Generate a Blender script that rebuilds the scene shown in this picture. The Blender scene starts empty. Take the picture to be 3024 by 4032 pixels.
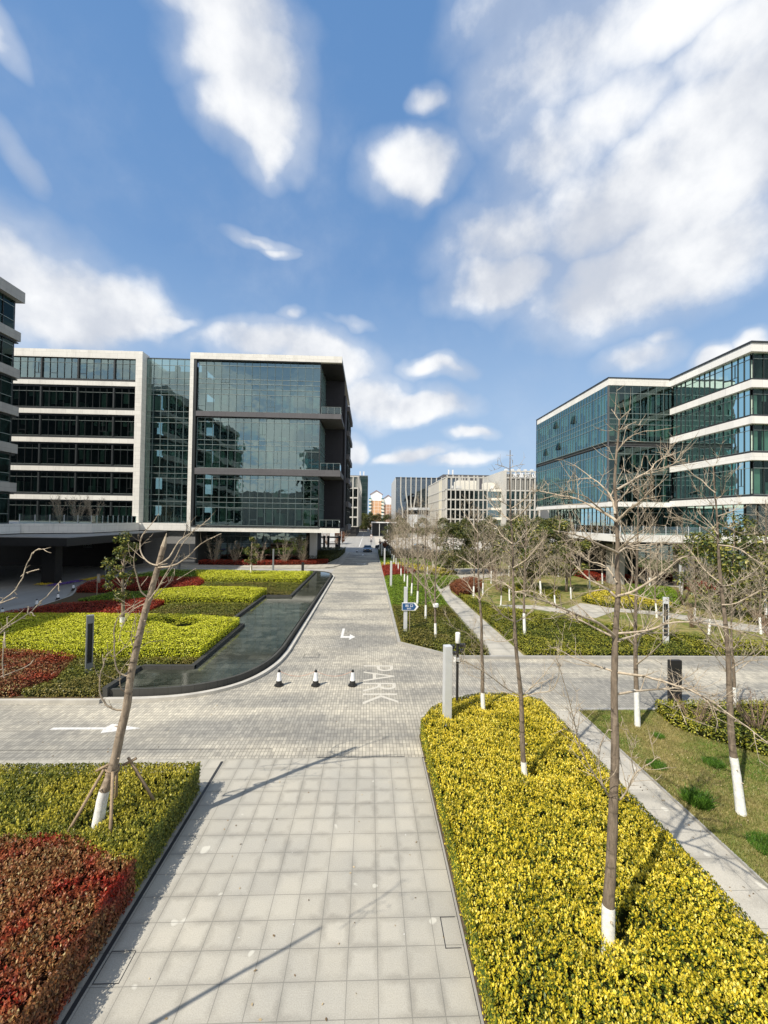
import bpy, bmesh, math, random
import numpy as np
from mathutils import Vector, Matrix
R = math.radians
scene = bpy.context.scene
COL = scene.collection

# ---------------------------------------------------------------- camera
cam = bpy.data.cameras.new('camera'); camo = bpy.data.objects.new('camera', cam); COL.objects.link(camo)
rt = Vector((0.99923356, -0.03643986, 0.01429802)); up = Vector((-0.01489581, -0.01618659, 0.99975803)); fw = Vector((0.03619961, 0.99920475, 0.01671698))
M = Matrix((rt, up, -fw)).transposed().to_4x4(); M.translation = Vector((0, 0, 7.39))
camo.matrix_world = M
cam.sensor_fit = 'VERTICAL'; cam.sensor_height = 36; cam.lens = 14.128
cam.clip_start = 0.1; cam.clip_end = 3000
scene.camera = camo
scene.view_settings.view_transform = 'Standard'; scene.view_settings.look = 'None'
scene.view_settings.exposure = 0.27; scene.view_settings.gamma = 1.0

# ---------------------------------------------------------------- sun
SUN_EL = R(50.3)
SD = Vector((0.76 * math.cos(SUN_EL), 0.65 * math.cos(SUN_EL), -math.sin(SUN_EL)))
sl = bpy.data.lights.new('sun', 'SUN'); sl.energy = 5.0; sl.angle = R(0.5); sl.color = (1.0, 0.93, 0.82)
so = bpy.data.objects.new('sun', sl); COL.objects.link(so)
so.rotation_euler = SD.to_track_quat('-Z', 'Y').to_euler()

# ---------------------------------------------------------------- sky with clouds (direction based)
CLOUDS=[[-0.214,0.618,0.757,11.69,1.251,2.257,5.131,-16.914,15.323,0.9],[-0.213,0.651,0.729,12.118,1.397,2.265,3.81,-13.357,13.118,1.0],[-0.208,0.691,0.693,13.97,1.717,2.467,3.324,-12.73,13.764,1.0],[-0.196,0.721,0.665,21.874,2.657,3.544,4.767,-20.544,23.724,0.9],[0.085,0.756,0.649,12.546,-1.095,-0.364,-2.003,-14.395,17.109,1.0],[0.106,0.772,0.626,24.502,-2.552,-0.984,-3.513,-21.569,27.226,0.9],[0.104,0.688,0.718,35.216,-3.485,-1.777,-6.796,-38.494,37.875,0.6],[0.319,0.609,0.726,6.893,-1.676,-1.556,-5.124,-9.543,10.351,0.7],[0.414,0.558,0.719,6.223,-1.914,-2.012,-11.265,-15.014,18.183,0.8],[0.535,0.608,0.587,5.463,-2.594,-2.134,-3.348,-3.795,7.117,1.1],[0.431,0.693,0.577,6.367,-2.455,-1.698,-3.732,-5.885,9.959,1.1],[0.263,0.817,0.513,9.892,-2.443,-1.142,-3.232,-9.356,16.609,1.1],[0.41,0.778,0.476,9.797,-3.905,-1.963,-3.251,-5.982,12.649,1.0],[0.525,0.704,0.479,4.767,-2.443,-1.411,-3.487,-4.629,10.716,1.1],[0.552,0.563,0.615,9.702,-4.659,-4.348,-4.094,-4.188,7.625,1.0],[0.293,0.769,0.568,7.867,-2.08,-1.183,-4.634,-11.556,18.109,0.8],[0.212,0.602,0.77,12.685,-2.078,-1.85,-7.141,-19.205,17.043,0.5],[0.371,0.649,0.664,10.719,-3.29,-2.73,-6.293,-10.753,14.091,0.7],[0.227,0.664,0.712,14.084,-2.625,-2.025,-3.279,-9.064,9.599,0.6],[0.494,0.546,0.676,11.557,-4.543,-4.721,-11.376,-12.558,18.518,0.8],[0.31,0.704,0.639,9.96,-2.636,-1.875,-4.502,-9.853,13.1,0.8],[-0.562,0.716,0.413,6.659,3.682,2.468,3.184,-4.58,12.368,1.15],[-0.626,0.667,0.403,10.48,6.853,4.78,4.697,-5.642,16.683,1.1],[-0.479,0.774,0.415,9.651,4.404,2.79,3.985,-7.333,18.323,1.1],[-0.41,0.819,0.402,19.733,7.628,4.517,9.317,-21.539,53.39,0.8],[-0.249,0.891,0.38,7.638,1.681,0.962,2.416,-10.845,27.051,1.0],[-0.321,0.867,0.382,20.38,6.039,3.36,4.084,-13.242,33.485,0.8],[-0.11,0.928,0.357,8.581,0.788,0.55,0.503,-7.381,19.385,1.1],[-0.002,0.959,0.283,9.543,-0.052,0.224,-0.304,-5.746,19.527,1.1],[0.109,0.957,0.268,9.024,-1.007,-0.059,-1.272,-7.696,27.999,1.1],[0.153,0.923,0.354,17.834,-2.741,-0.537,-3.865,-19.034,51.322,0.8],[0.243,0.95,0.197,19.938,-4.969,-0.572,-3.877,-12.358,64.281,0.9],[0.103,0.983,0.155,12.552,-1.312,0.047,-1.529,-7.98,51.551,1.0],[0.225,0.965,0.135,11.828,-2.72,-0.14,-2.84,-8.873,68.35,0.9],[-0.045,0.983,0.175,29.479,1.212,0.831,-0.314,-7.133,40.003,0.9],[-0.223,0.8,0.557,19.835,3.319,3.146,11.857,-50.256,76.859,0.6],[-0.185,0.816,0.548,35.551,4.883,4.718,10.524,-56.602,87.765,0.6],[0.525,0.781,0.337,17.68,-10.258,-3.703,-6.777,-9.853,33.448,0.7],[0.545,0.756,0.363,36.42,-21.953,-8.929,-12.7,-17.329,55.134,0.5],[0.626,0.716,0.309,20.779,-15.656,-5.746,-8.867,-10.1,41.44,1.0],[0.672,0.669,0.317,26.966,-22.687,-9.229,-10.406,-10.423,44.103,1.0],[-0.502,0.553,0.665,45.749,15.188,21.852,18.07,-21.777,31.759,0.5],[-0.557,0.616,0.557,58.019,26.876,28.29,15.234,-18.549,35.816,0.35],[-0.508,0.79,0.343,45.458,23.904,12.273,13.207,-23.831,74.368,0.7],[-0.611,0.732,0.3,24.843,17.317,8.28,13.89,-19.467,75.849,0.8],[-0.168,0.888,0.428,39.263,5.514,3.947,6.478,-45.501,97.078,0.5],[-0.035,0.904,0.427,31.884,0.633,1.306,-0.037,-55.959,118.524,0.4]]
class NT:
    def __init__(s, tree): s.t = tree; s.n = tree.nodes; s.l = tree.links
    def add(s, typ, **kw):
        n = s.n.new(typ)
        for k, v in kw.items(): setattr(n, k, v)
        return n
    def link(s, a, b): s.l.new(a, b)
    def put(s, sock, v):
        if isinstance(v, bpy.types.NodeSocket): s.l.new(v, sock)
        elif v is not None: sock.default_value = v
    def math(s, op, a, b=None, c=None, clamp=False):
        n = s.n.new('ShaderNodeMath'); n.operation = op; n.use_clamp = clamp
        for i, v in enumerate((a, b, c)): s.put(n.inputs[i], v)
        return n.outputs[0]
    def vmath(s, op, a, b=None, scale=None):
        n = s.n.new('ShaderNodeVectorMath'); n.operation = op
        s.put(n.inputs[0], a); s.put(n.inputs[1], b)
        if scale is not None: s.put(n.inputs['Scale'], scale)
        return n.outputs['Value'] if op in ('DOT_PRODUCT', 'LENGTH', 'DISTANCE') else n.outputs[0]
    def mix(s, f, a, b, blend='MIX'):
        n = s.n.new('ShaderNodeMix'); n.data_type = 'RGBA'; n.blend_type = blend
        s.put(n.inputs[0], f); s.put(n.inputs[6], a); s.put(n.inputs[7], b)
        return n.outputs[2]
    def ramp(s, f, stops, interp='LINEAR'):
        n = s.n.new('ShaderNodeValToRGB'); cr = n.color_ramp; cr.interpolation = interp
        while len(cr.elements) > 1: cr.elements.remove(cr.elements[-1])
        cr.elements[0].position = stops[0][0]; cr.elements[0].color = (*stops[0][1], 1) if not isinstance(stops[0][1], float) else (stops[0][1],) * 3 + (1,)
        for p, c in stops[1:]:
            e = cr.elements.new(p); e.color = (*c, 1) if not isinstance(c, float) else (c, c, c, 1)
        s.put(n.inputs[0], f)
        return n.outputs[0]
    def maprange(s, v, a, b, c=0.0, d=1.0, smooth=False):
        n = s.n.new('ShaderNodeMapRange'); n.interpolation_type = 'SMOOTHSTEP' if smooth else 'LINEAR'
        s.put(n.inputs[0], v); n.inputs[1].default_value = a; n.inputs[2].default_value = b; n.inputs[3].default_value = c; n.inputs[4].default_value = d
        return n.outputs[0]
    def noise(s, vec, scale, detail=3.0, rough=0.5, out='Fac', dist=0.0):
        n = s.n.new('ShaderNodeTexNoise'); s.put(n.inputs['Vector'], vec)
        n.inputs['Scale'].default_value = scale; n.inputs['Detail'].default_value = detail
        n.inputs['Roughness'].default_value = rough; n.inputs['Distortion'].default_value = dist
        return n.outputs[0] if out == 'Fac' else n.outputs[1]

world = bpy.data.worlds.new('World'); scene.world = world; world.use_nodes = True
world.node_tree.nodes.clear()
W = NT(world.node_tree)
tc = W.add('ShaderNodeTexCoord'); d0 = W.vmath('NORMALIZE', tc.outputs['Generated'])
sky = W.add('ShaderNodeTexSky', sky_type='NISHITA'); sky.sun_disc = False
sky.sun_elevation = SUN_EL; sky.sun_rotation = R(229.5); sky.altitude = 50; sky.air_density = 1.0; sky.dust_density = 0.6; sky.ozone_density = 2.2
nz = W.noise(d0, 3.2, 4.0, 0.55, out='Color')
warp = W.vmath('SCALE', W.vmath('SUBTRACT', nz, (0.5, 0.5, 0.5)), scale=0.19)
d1 = W.vmath('ADD', d0, warp)
val = None
for cx, cy, cz, ax, ay, az, bx, by, bz, w in CLOUDS:
    q = W.vmath('SUBTRACT', d1, (cx, cy, cz))
    u = W.vmath('DOT_PRODUCT', q, (ax, ay, az)); v = W.vmath('DOT_PRODUCT', q, (bx, by, bz))
    r2 = W.math('MULTIPLY_ADD', v, v, W.math('MULTIPLY', u, u))
    m = W.math('MULTIPLY_ADD', r2, -0.62 * w, w * 1.08)
    val = m if val is None else W.math('MAXIMUM', val, m)
# front hemisphere only for the placed clouds; behind the camera plain noise clouds
sep = W.add('ShaderNodeSeparateXYZ'); W.link(d0, sep.inputs[0])
elev = sep.outputs[2]
back = W.maprange(sep.outputs[1], -0.05, -0.3, 0.0, 1.0)
cz = W.math('MAXIMUM', elev, 0.06)
cmb = W.add('ShaderNodeCombineXYZ')
W.link(W.math('DIVIDE', sep.outputs[0], cz), cmb.inputs[0]); W.link(W.math('DIVIDE', sep.outputs[1], cz), cmb.inputs[1])
bn = W.noise(cmb.outputs[0], 0.8, 5.0, 0.5)
bval = W.maprange(bn, 0.30, 0.52, 0.0, 1.0)
val = W.math('MULTIPLY', W.math('MAXIMUM', val, -0.6), W.math('SUBTRACT', 1.0, back))
val = W.math('ADD', val, W.math('MULTIPLY', bval, back))
fb = W.noise(d0, 6.5, 9.0, 0.56, dist=0.0)
fb2 = W.noise(W.vmath('ADD', d0, (0.04, -0.03, 0.09)), 4.5, 5.0, 0.5)
veil = W.maprange(W.math('ADD', val, W.math('MULTIPLY', W.math('SUBTRACT', W.noise(d0, 4.0, 6.0, 0.6), 0.5), 2.2)), -0.75, 0.9, 0.0, 0.42, smooth=True)
dens = W.math('ADD', val, W.math('MULTIPLY', W.math('SUBTRACT', fb, 0.5), 1.6))
dens = W.maprange(dens, -0.05, 1.0, 0.0, 1.0, smooth=True)
dens = W.math('MAXIMUM', W.math('MULTIPLY', dens, 0.97), veil)
shade = W.maprange(W.math('ADD', W.math('MULTIPLY', fb, 0.5), W.math('MULTIPLY', fb2, 0.5)), 0.38, 0.62, 0.0, 1.0, smooth=True)
ccol = W.mix(shade, (4.7, 5.0, 5.6, 1), (7.7, 7.75, 7.8, 1))
skyc = W.mix(0.75, sky.outputs[0], W.mix(W.maprange(elev, 0.25, 0.85), (1.75, 3.15, 5.5, 1), (0.95, 2.25, 4.7, 1)))
hz = W.maprange(elev, -0.02, 0.52, 1.0, 0.0)
skyc = W.mix(W.math('MULTIPLY', hz, 0.85), skyc, (3.9, 5.1, 6.5, 1))
allc = W.mix(dens, skyc, ccol)
bg = W.add('ShaderNodeBackground'); W.link(allc, bg.inputs[0]); bg.inputs[1].default_value = 0.112
wo = W.add('ShaderNodeOutputWorld'); W.link(bg.outputs[0], wo.inputs[0])
world.cycles.sampling_method = 'MANUAL'; world.cycles.sample_map_resolution = 512

# ---------------------------------------------------------------- helpers
def tag(o, label=None, cat=None, group=None, kind=None):
    if label: o['label'] = label
    if cat: o['category'] = cat
    if group: o['group'] = group
    if kind: o['kind'] = kind
    return o
def empty(name, loc=(0, 0, 0), rz=0.0):
    o = bpy.data.objects.new(name, None); COL.objects.link(o); o.location = loc; o.rotation_euler = (0, 0, rz)
    o.empty_display_size = 0.3
    return o
class MB:
    def __init__(s): s.v = []; s.f = []; s.m = []
    def quad(s, a, b, c, d, m=0):
        i = len(s.v); s.v += [a, b, c, d]; s.f.append((i, i + 1, i + 2, i + 3)); s.m.append(m)
    def poly(s, pts, m=0):
        i = len(s.v); s.v += list(pts); s.f.append(tuple(range(i, i + len(pts)))); s.m.append(m)
    def box(s, x0, x1, y0, y1, z0, z1, m=0):
        if x0 > x1: x0, x1 = x1, x0
        if y0 > y1: y0, y1 = y1, y0
        if z0 > z1: z0, z1 = z1, z0
        i = len(s.v)
        s.v += [(x0, y0, z0), (x1, y0, z0), (x1, y1, z0), (x0, y1, z0), (x0, y0, z1), (x1, y0, z1), (x1, y1, z1), (x0, y1, z1)]
        for q in ((0, 3, 2, 1), (4, 5, 6, 7), (0, 1, 5, 4), (1, 2, 6, 5), (2, 3, 7, 6), (3, 0, 4, 7)):
            s.f.append(tuple(i + k for k in q)); s.m.append(m)
    def prism(s, pts, z0, z1, m=0, cap=True, mtop=None):
        n = len(pts); i = len(s.v)
        s.v += [(x, y, z0) for x, y in pts] + [(x, y, z1) for x, y in pts]
        for k in range(n):
            j = (k + 1) % n; s.f.append((i + k, i + j, i + n + j, i + n + k)); s.m.append(m)
        if cap:
            s.f.append(tuple(i + n + k for k in range(n))); s.m.append(m if mtop is None else mtop)
            s.f.append(tuple(i + n - 1 - k for k in range(n))); s.m.append(m)
    def tube(s, pts, rads, sides=6, m=0, cap=True):
        n = len(pts)
        P = [Vector(p) for p in pts]
        base = len(s.v); ref = None
        for k in range(n):
            t = (P[min(k + 1, n - 1)] - P[max(k - 1, 0)])
            if t.length < 1e-9: t = Vector((0, 0, 1))
            t.normalize()
            if ref is None:
                ref = t.cross(Vector((0.31, 0.95, 0.1)))
                if ref.length < 0.1: ref = t.cross(Vector((1, 0, 0)))
            ref = (ref - t * ref.dot(t)).normalized(); bi = t.cross(ref)
            r = rads[k] if not isinstance(rads, float) else rads
            for j in range(sides):
                a = 2 * math.pi * j / sides
                s.v.append(tuple(P[k] + (ref * math.cos(a) + bi * math.sin(a)) * r))
        for k in range(n - 1):
            for j in range(sides):
                j2 = (j + 1) % sides
                s.f.append((base + k * sides + j, base + k * sides + j2, base + (k + 1) * sides + j2, base + (k + 1) * sides + j)); s.m.append(m)
        if cap:
            s.f.append(tuple(base + j for j in range(sides - 1, -1, -1))); s.m.append(m)
            s.f.append(tuple(base + (n - 1) * sides + j for j in range(sides))); s.m.append(m)
    def mesh(s, name, mats, smooth=False):
        me = bpy.data.meshes.new(name)
        me.from_pydata(s.v, [], s.f)
        for m in (mats if isinstance(mats, (list, tuple)) else [mats]): me.materials.append(m)
        me.polygons.foreach_set('material_index', s.m)
        if smooth: me.polygons.foreach_set('use_smooth', [True] * len(s.f))
        me.update()
        return me
    def build(s, name, mats, parent=None, smooth=False, bevel=0.0):
        if bevel: # bake a small bevel into the mesh itself
            bm = bmesh.new(); me = s.mesh(name, mats, smooth); bm.from_mesh(me)
            bmesh.ops.remove_doubles(bm, verts=bm.verts, dist=1e-5)
            bmesh.ops.bevel(bm, geom=[e for e in bm.edges], offset=bevel, segments=2, affect='EDGES', clamp_overlap=True)
            bm.to_mesh(me); bm.free()
        else: me = s.mesh(name, mats, smooth)
        o = bpy.data.objects.new(name, me); COL.objects.link(o)
        if parent: o.parent = parent
        return o
class FR:  # facade frame: s along the wall, d outward, z up
    def __init__(s, O, u, n): s.O = O; s.u = u; s.n = n
    def p(s, a, d, z): return (s.O[0] + s.u[0] * a + s.n[0] * d, s.O[1] + s.u[1] * a + s.n[1] * d, z)
    def box(s, mb, a0, a1, d0, d1, z0, z1, m=0):
        x0, y0, _ = s.p(a0, d0, 0); x1, y1, _ = s.p(a1, d1, 0); mb.box(x0, x1, y0, y1, z0, z1, m)
def part(mb, name, mats, parent, smooth=False, bevel=0.0):
    return mb.build(name, mats, parent, smooth, bevel)
def copy_obj(o, parent=None, name=None):
    c = o.copy(); COL.objects.link(c); c.parent = parent
    return c
def copy_tree(o, parent=None):
    c = copy_obj(o, parent)
    for ch in KIDS.get(o.name, []): 
        copy_tree(ch, c)
    return c
KIDS = {}
def kids(o, *ch): KIDS.setdefault(o.name, []).extend(ch)

# ---------------------------------------------------------------- materials
MAT = {}
def newmat(name):
    m = bpy.data.materials.new(name); m.use_nodes = True; m.node_tree.nodes.clear(); MAT[name] = m
    return m, NT(m.node_tree)
def principled(N, col, rough=0.6, metal=0.0, spec=0.5, normal=None, coat=0.0):
    b = N.add('ShaderNodeBsdfPrincipled')
    N.put(b.inputs['Base Color'], col if isinstance(col, bpy.types.NodeSocket) else (*col, 1))
    N.put(b.inputs['Roughness'], rough); N.put(b.inputs['Metallic'], metal); N.put(b.inputs['Specular IOR Level'], spec)
    if coat: b.inputs['Coat Weight'].default_value = coat
    if normal is not None: N.link(normal, b.inputs['Normal'])
    return b
def out(N, sh):
    o = N.add('ShaderNodeOutputMaterial'); N.link(sh, o.inputs[0])
def bump(N, h, strength=0.3, dist=0.02):
    b = N.add('ShaderNodeBump'); b.inputs['Strength'].default_value = strength; b.inputs['Distance'].default_value = dist
    N.link(h, b.inputs['Height']); return b.outputs[0]
def objco(N): return N.add('ShaderNodeTexCoord').outputs['Object']
def pos(N): return N.add('ShaderNodeNewGeometry').outputs['Position']
def mul(c, k): return tuple(min(1, x * k) for x in c)
def simple(name, col, rough=0.6, metal=0.0, spec=0.5, var=0.12, scale=3.0, bmp=0.0, coat=0.0):
    m, N = newmat(name); p = pos(N)
    n = N.noise(p, scale, 5, 0.6)
    c = N.mix(N.maprange(n, 0.3, 0.7), (*mul(col, 1 - var), 1), (*mul(col, 1 + var), 1))
    nm = bump(N, N.noise(p, scale * 12, 3), bmp, 0.01) if bmp else None
    out(N, principled(N, c, rough, metal, spec, nm, coat).outputs[0]); return m

def brickpos(N, sx, sy, ang=0.0):
    mp = N.add('ShaderNodeMapping'); N.link(pos(N), mp.inputs[0]); mp.inputs['Rotation'].default_value = (0, 0, ang)
    mp.inputs['Location'].default_value = (sx, sy, 0)
    return mp.outputs[0]
def brick(N, vec, bw, rh, mortar, offset=0.5, c1=(0, 0, 0), c2=(1, 1, 1), cm=(0.5, 0.5, 0.5), smooth=0.1, freq=2):
    b = N.add('ShaderNodeTexBrick'); N.link(vec, b.inputs['Vector'])
    b.inputs['Scale'].default_value = 1.0; b.inputs['Brick Width'].default_value = bw; b.inputs['Row Height'].default_value = rh
    b.inputs['Mortar Size'].default_value = mortar; b.inputs['Mortar Smooth'].default_value = smooth
    b.inputs['Color1'].default_value = (*c1, 1); b.inputs['Color2'].default_value = (*c2, 1); b.inputs['Mortar'].default_value = (*cm, 1)
    b.offset = offset; b.offset_frequency = freq; b.squash = 1.0
    return b.outputs[0], b.outputs[1]

def mk_setts():
    m, N = newmat('sett_paving'); p = pos(N)
    c, f = brick(N, brickpos(N, 0, 0, R(90)), 0.215, 0.11, 0.0085, 0.0)
    big = N.noise(p, 0.22, 4, 0.55, dist=0.4)
    mp = N.add('ShaderNodeMapping'); N.link(p, mp.inputs[0]); mp.inputs['Scale'].default_value = (0.07, 0.6, 1)
    band = N.noise(mp.outputs[0], 1.0, 4, 0.6)
    wear = N.maprange(N.math('ADD', N.math('MULTIPLY', big, 0.45), N.math('MULTIPLY', band, 0.55)), 0.40, 0.60, smooth=True)
    base = N.mix(wear, (0.265, 0.256, 0.232, 1), (0.48, 0.445, 0.37, 1))
    vr = N.mix(c, (0.80, 0.80, 0.80, 1), (1.14, 1.13, 1.10, 1))
    col = N.mix(1.0, base, vr, 'MULTIPLY')
    blotch = N.noise(p, 3.2, 4, 0.65)
    col = N.mix(1.0, col, N.mix(N.maprange(blotch, 0.35, 0.7), (0.86, 0.86, 0.86, 1), (1.1, 1.1, 1.08, 1)), 'MULTIPLY')
    pc, pf = brick(N, brickpos(N, 0.4, 0.7), 2.6, 1.7, 0.0, 0.37, c1=(0.80, 0.80, 0.80), c2=(1.12, 1.12, 1.12))
    col = N.mix(0.45, col, N.mix(1.0, col, pc, 'MULTIPLY'))
    pale = N.maprange(N.noise(p, 5.0, 3, 0.5), 0.70, 0.76)
    col = N.mix(N.math('MULTIPLY', pale, 0.25), col, (0.62, 0.6, 0.54, 1))
    col = N.mix(N.math('MULTIPLY', f, 0.66), col, (0.10, 0.094, 0.08, 1))
    h = N.math('SUBTRACT', 1.0, f)
    out(N, principled(N, col, 0.82, spec=0.3, normal=bump(N, h, 0.35, 0.01)).outputs[0])
mk_setts()
def mk_slabs(name, w, col, off=(0, 0), rh=None, tone=0.10, joint=(0.13, 0.125, 0.11)):
    m, N = newmat(name); p = pos(N)
    vec = brickpos(N, off[0], off[1])
    c, f = brick(N, vec, w, rh or w, 0.0075, 0.0, smooth=0.4)
    # damp darker borders of each slab
    sx = N.add('ShaderNodeSeparateXYZ'); N.link(N.vmath('SCALE', vec, scale=1.0 / w), sx.inputs[0])
    ex = N.math('ABSOLUTE', N.math('SUBTRACT', N.math('FRACT', N.math('ADD', sx.outputs[0], 100.0)), 0.5))
    ey = N.math('ABSOLUTE', N.math('SUBTRACT', N.math('FRACT', N.math('ADD', sx.outputs[1], 100.0)), 0.5))
    e = N.math('ADD', N.math('MAXIMUM', ex, ey), N.math('MULTIPLY', N.math('SUBTRACT', N.noise(p, 4.0, 4, 0.6), 0.5), 0.45))
    edge = N.maprange(e, 0.22, 0.52, 0, 1, smooth=True)
    col0 = N.mix(c, (*mul(col, 1 - tone * 0.55), 1), (*mul(col, 1 + tone * 0.55), 1))
    col1 = N.mix(N.math('MULTIPLY', edge, N.maprange(N.noise(p, 0.9, 3), 0.35, 0.65, 0.2, 1.0)), col0, (*mul(col, 0.70), 1))
    gr = N.noise(p, 55.0, 3, 0.7)
    col1 = N.mix(1.0, col1, N.mix(N.maprange(gr, 0.3, 0.7), (0.82, 0.82, 0.82, 1), (1.14, 1.14, 1.14, 1)), 'MULTIPLY')
    big = N.noise(p, 0.5, 4, 0.6)
    col1 = N.mix(1.0, col1, N.mix(N.maprange(big, 0.35, 0.65), (0.90, 0.91, 0.92, 1), (1.06, 1.05, 1.02, 1)), 'MULTIPLY')
    spot = N.maprange(N.noise(p, 1.9, 2, 0.4), 0.715, 0.735)
    col1 = N.mix(N.math('MULTIPLY', spot, 0.55), col1, (0.62, 0.60, 0.52, 1))
    specks = N.maprange(N.noise(p, 9.0, 2, 0.4), 0.77, 0.785)
    col1 = N.mix(N.math('MULTIPLY', specks, 0.5), col1, (0.65, 0.64, 0.6, 1))
    col1 = N.mix(N.math('MULTIPLY', f, 0.6), col1, (*joint, 1))
    out(N, principled(N, col1, 0.78, spec=0.3, normal=bump(N, N.math('ADD', N.math('SUBTRACT', 1.0, f), N.math('MULTIPLY', gr, 0.12)), 0.3, 0.006)).outputs[0])
mk_slabs('granite_slab', 0.5, (0.400, 0.378, 0.325), (0.25, -0.06), tone=0.09)
mk_slabs('path_slab', 1.0, (0.43, 0.405, 0.35), (0.15, 0.3), rh=0.75)
mk_slabs('plaza_slab', 2.0, (0.50, 0.46, 0.40))
def mk_asphalt(name, col):
    m, N = newmat(name); p = pos(N)
    n = N.noise(p, 0.6, 5, 0.6); g = N.noise(p, 30, 3, 0.7)
    mp = N.add('ShaderNodeMapping'); N.link(p, mp.inputs[0]); mp.inputs['Scale'].default_value = (1.2, 0.04, 1)
    st = N.noise(mp.outputs[0], 1.0, 3)
    c = N.mix(N.maprange(N.math('ADD', N.math('MULTIPLY', n, 0.5), N.math('MULTIPLY', st, 0.5)), 0.35, 0.65), (*mul(col, 0.86), 1), (*mul(col, 1.12), 1))
    c = N.mix(1.0, c, N.mix(g, (0.88, 0.88, 0.88, 1), (1.12, 1.12, 1.12, 1)), 'MULTIPLY')
    out(N, principled(N, c, 0.85, spec=0.3).outputs[0])
mk_asphalt('far_concrete', (0.31, 0.30, 0.275)); mk_asphalt('drive_asphalt', (0.33, 0.32, 0.30))
simple('kerb_stone', (0.46, 0.44, 0.39), 0.7, var=0.15, scale=2.0, bmp=0.1)
simple('kerb_grey', (0.32, 0.31, 0.285), 0.7, var=0.15, scale=2.0)
simple('soil', (0.10, 0.075, 0.045), 0.95, var=0.3, scale=6, spec=0.1)
simple('road_paint', (0.60, 0.59, 0.56), 0.6, var=0.25, scale=11)
simple('worn_paint', (0.50, 0.47, 0.40), 0.7, var=0.28, scale=20)
simple('drain_metal', (0.035, 0.035, 0.035), 0.5, var=0.2)
def mk_lawn():
    m, N = newmat('lawn_turf'); p = pos(N)
    a = N.noise(p, 0.35, 5, 0.6); b = N.noise(p, 22, 4, 0.7); c = N.noise(p, 2.2, 4, 0.6)
    k = N.maprange(N.math('ADD', N.math('MULTIPLY', a, 0.55), N.math('MULTIPLY', c, 0.45)), 0.40, 0.62, smooth=True)
    col = N.mix(k, (0.115, 0.145, 0.030, 1), (0.30, 0.245, 0.105, 1))
    col = N.mix(1.0, col, N.mix(N.maprange(b, 0.25, 0.75), (0.55, 0.55, 0.55, 1), (1.35, 1.35, 1.3, 1)), 'MULTIPLY')
    out(N, principled(N, col, 0.95, spec=0.1, normal=bump(N, b, 0.8, 0.04)).outputs[0])
mk_lawn()
def mk_stone(name, col, w=1.2, h=0.6, dirt=0.25, vert=True):
    m, N = newmat(name); p = pos(N)
    sp = N.add('ShaderNodeSeparateXYZ'); N.link(p, sp.inputs[0])
    cb = N.add('ShaderNodeCombineXYZ'); N.link(N.math('ADD', sp.outputs[0], sp.outputs[1]), cb.inputs[0]); N.link(sp.outputs[2], cb.inputs[1])
    c, f = brick(N, cb.outputs[0], w, h, 0.012, 0.5)
    base = N.mix(c, (*mul(col, 0.95), 1), (*mul(col, 1.05), 1))
    mp = N.add('ShaderNodeMapping'); N.link(p, mp.inputs[0]); mp.inputs['Scale'].default_value = (1, 1, 0.25)
    d = N.noise(mp.outputs[0], 0.9, 6, 0.65)
    base = N.mix(N.math('MULTIPLY', N.maprange(d, 0.48, 0.72, smooth=True), dirt), base, (*mul(col, 0.45), 1))
    base = N.mix(N.math('MULTIPLY', f, 0.55), base, (*mul(col, 0.4), 1))
    out(N, principled(N, base, 0.75, spec=0.3).outputs[0])
mk_stone('pale_stone', (0.74, 0.72, 0.66)); mk_stone('pale_stone_plain', (0.76, 0.745, 0.70), 2.0, 3.0, 0.15)
mk_stone('grey_stone', (0.40, 0.385, 0.35)); mk_stone('dark_panel', (0.036, 0.035, 0.041), 1.6, 0.95, 0.1); mk_stone('spandrel_metal', (0.115, 0.112, 0.118), 1.14, 2.0, 0.1)
mk_stone('pool_stone', (0.060, 0.060, 0.054), 0.6, 0.5, 0.5); mk_stone('grid_concrete', (0.50, 0.485, 0.44), 3, 4, 0.15)
mk_stone('cream_concrete', (0.66, 0.60, 0.45), 3, 4, 0.1); mk_stone('louvre_stone', (0.24, 0.24, 0.235), 3, 0.12, 0.1)
simple('frame_dark', (0.035, 0.040, 0.042), 0.45, metal=0.3); simple('frame_green', (0.13, 0.18, 0.18), 0.4, metal=0.3); simple('black_metal', (0.02, 0.02, 0.021), 0.5)
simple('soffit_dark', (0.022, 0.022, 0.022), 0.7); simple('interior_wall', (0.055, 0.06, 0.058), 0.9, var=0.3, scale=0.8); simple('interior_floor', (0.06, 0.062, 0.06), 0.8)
simple('blind_fabric', (0.62, 0.72, 0.62), 0.9, var=0.12, scale=1.2); simple('white_metal', (0.75, 0.75, 0.74), 0.4); simple('grey_metal', (0.58, 0.60, 0.61), 0.4, metal=0.15, var=0.05)
simple('post_dark', (0.20, 0.215, 0.22), 0.45, metal=0.2, var=0.05)
simple('limewash', (0.80, 0.80, 0.76), 0.9, var=0.16, scale=14, bmp=0.6); simple('spandrel_glass', (0.20, 0.27, 0.25), 0.4, var=0.08, scale=0.6); simple('transom_grey', (0.30, 0.35, 0.33), 0.4, metal=0.2); simple('prop_wood', (0.30, 0.22, 0.14), 0.85, var=0.25, scale=14)
simple('plastic_black', (0.02, 0.02, 0.02), 0.45); simple('plastic_white', (0.80, 0.80, 0.78), 0.4); simple('rope_pink', (0.55, 0.30, 0.22), 0.8)
simple('sign_blue', (0.018, 0.085, 0.22), 0.4, var=0.03); simple('sign_white', (0.82, 0.83, 0.83), 0.5, var=0.02)
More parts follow.
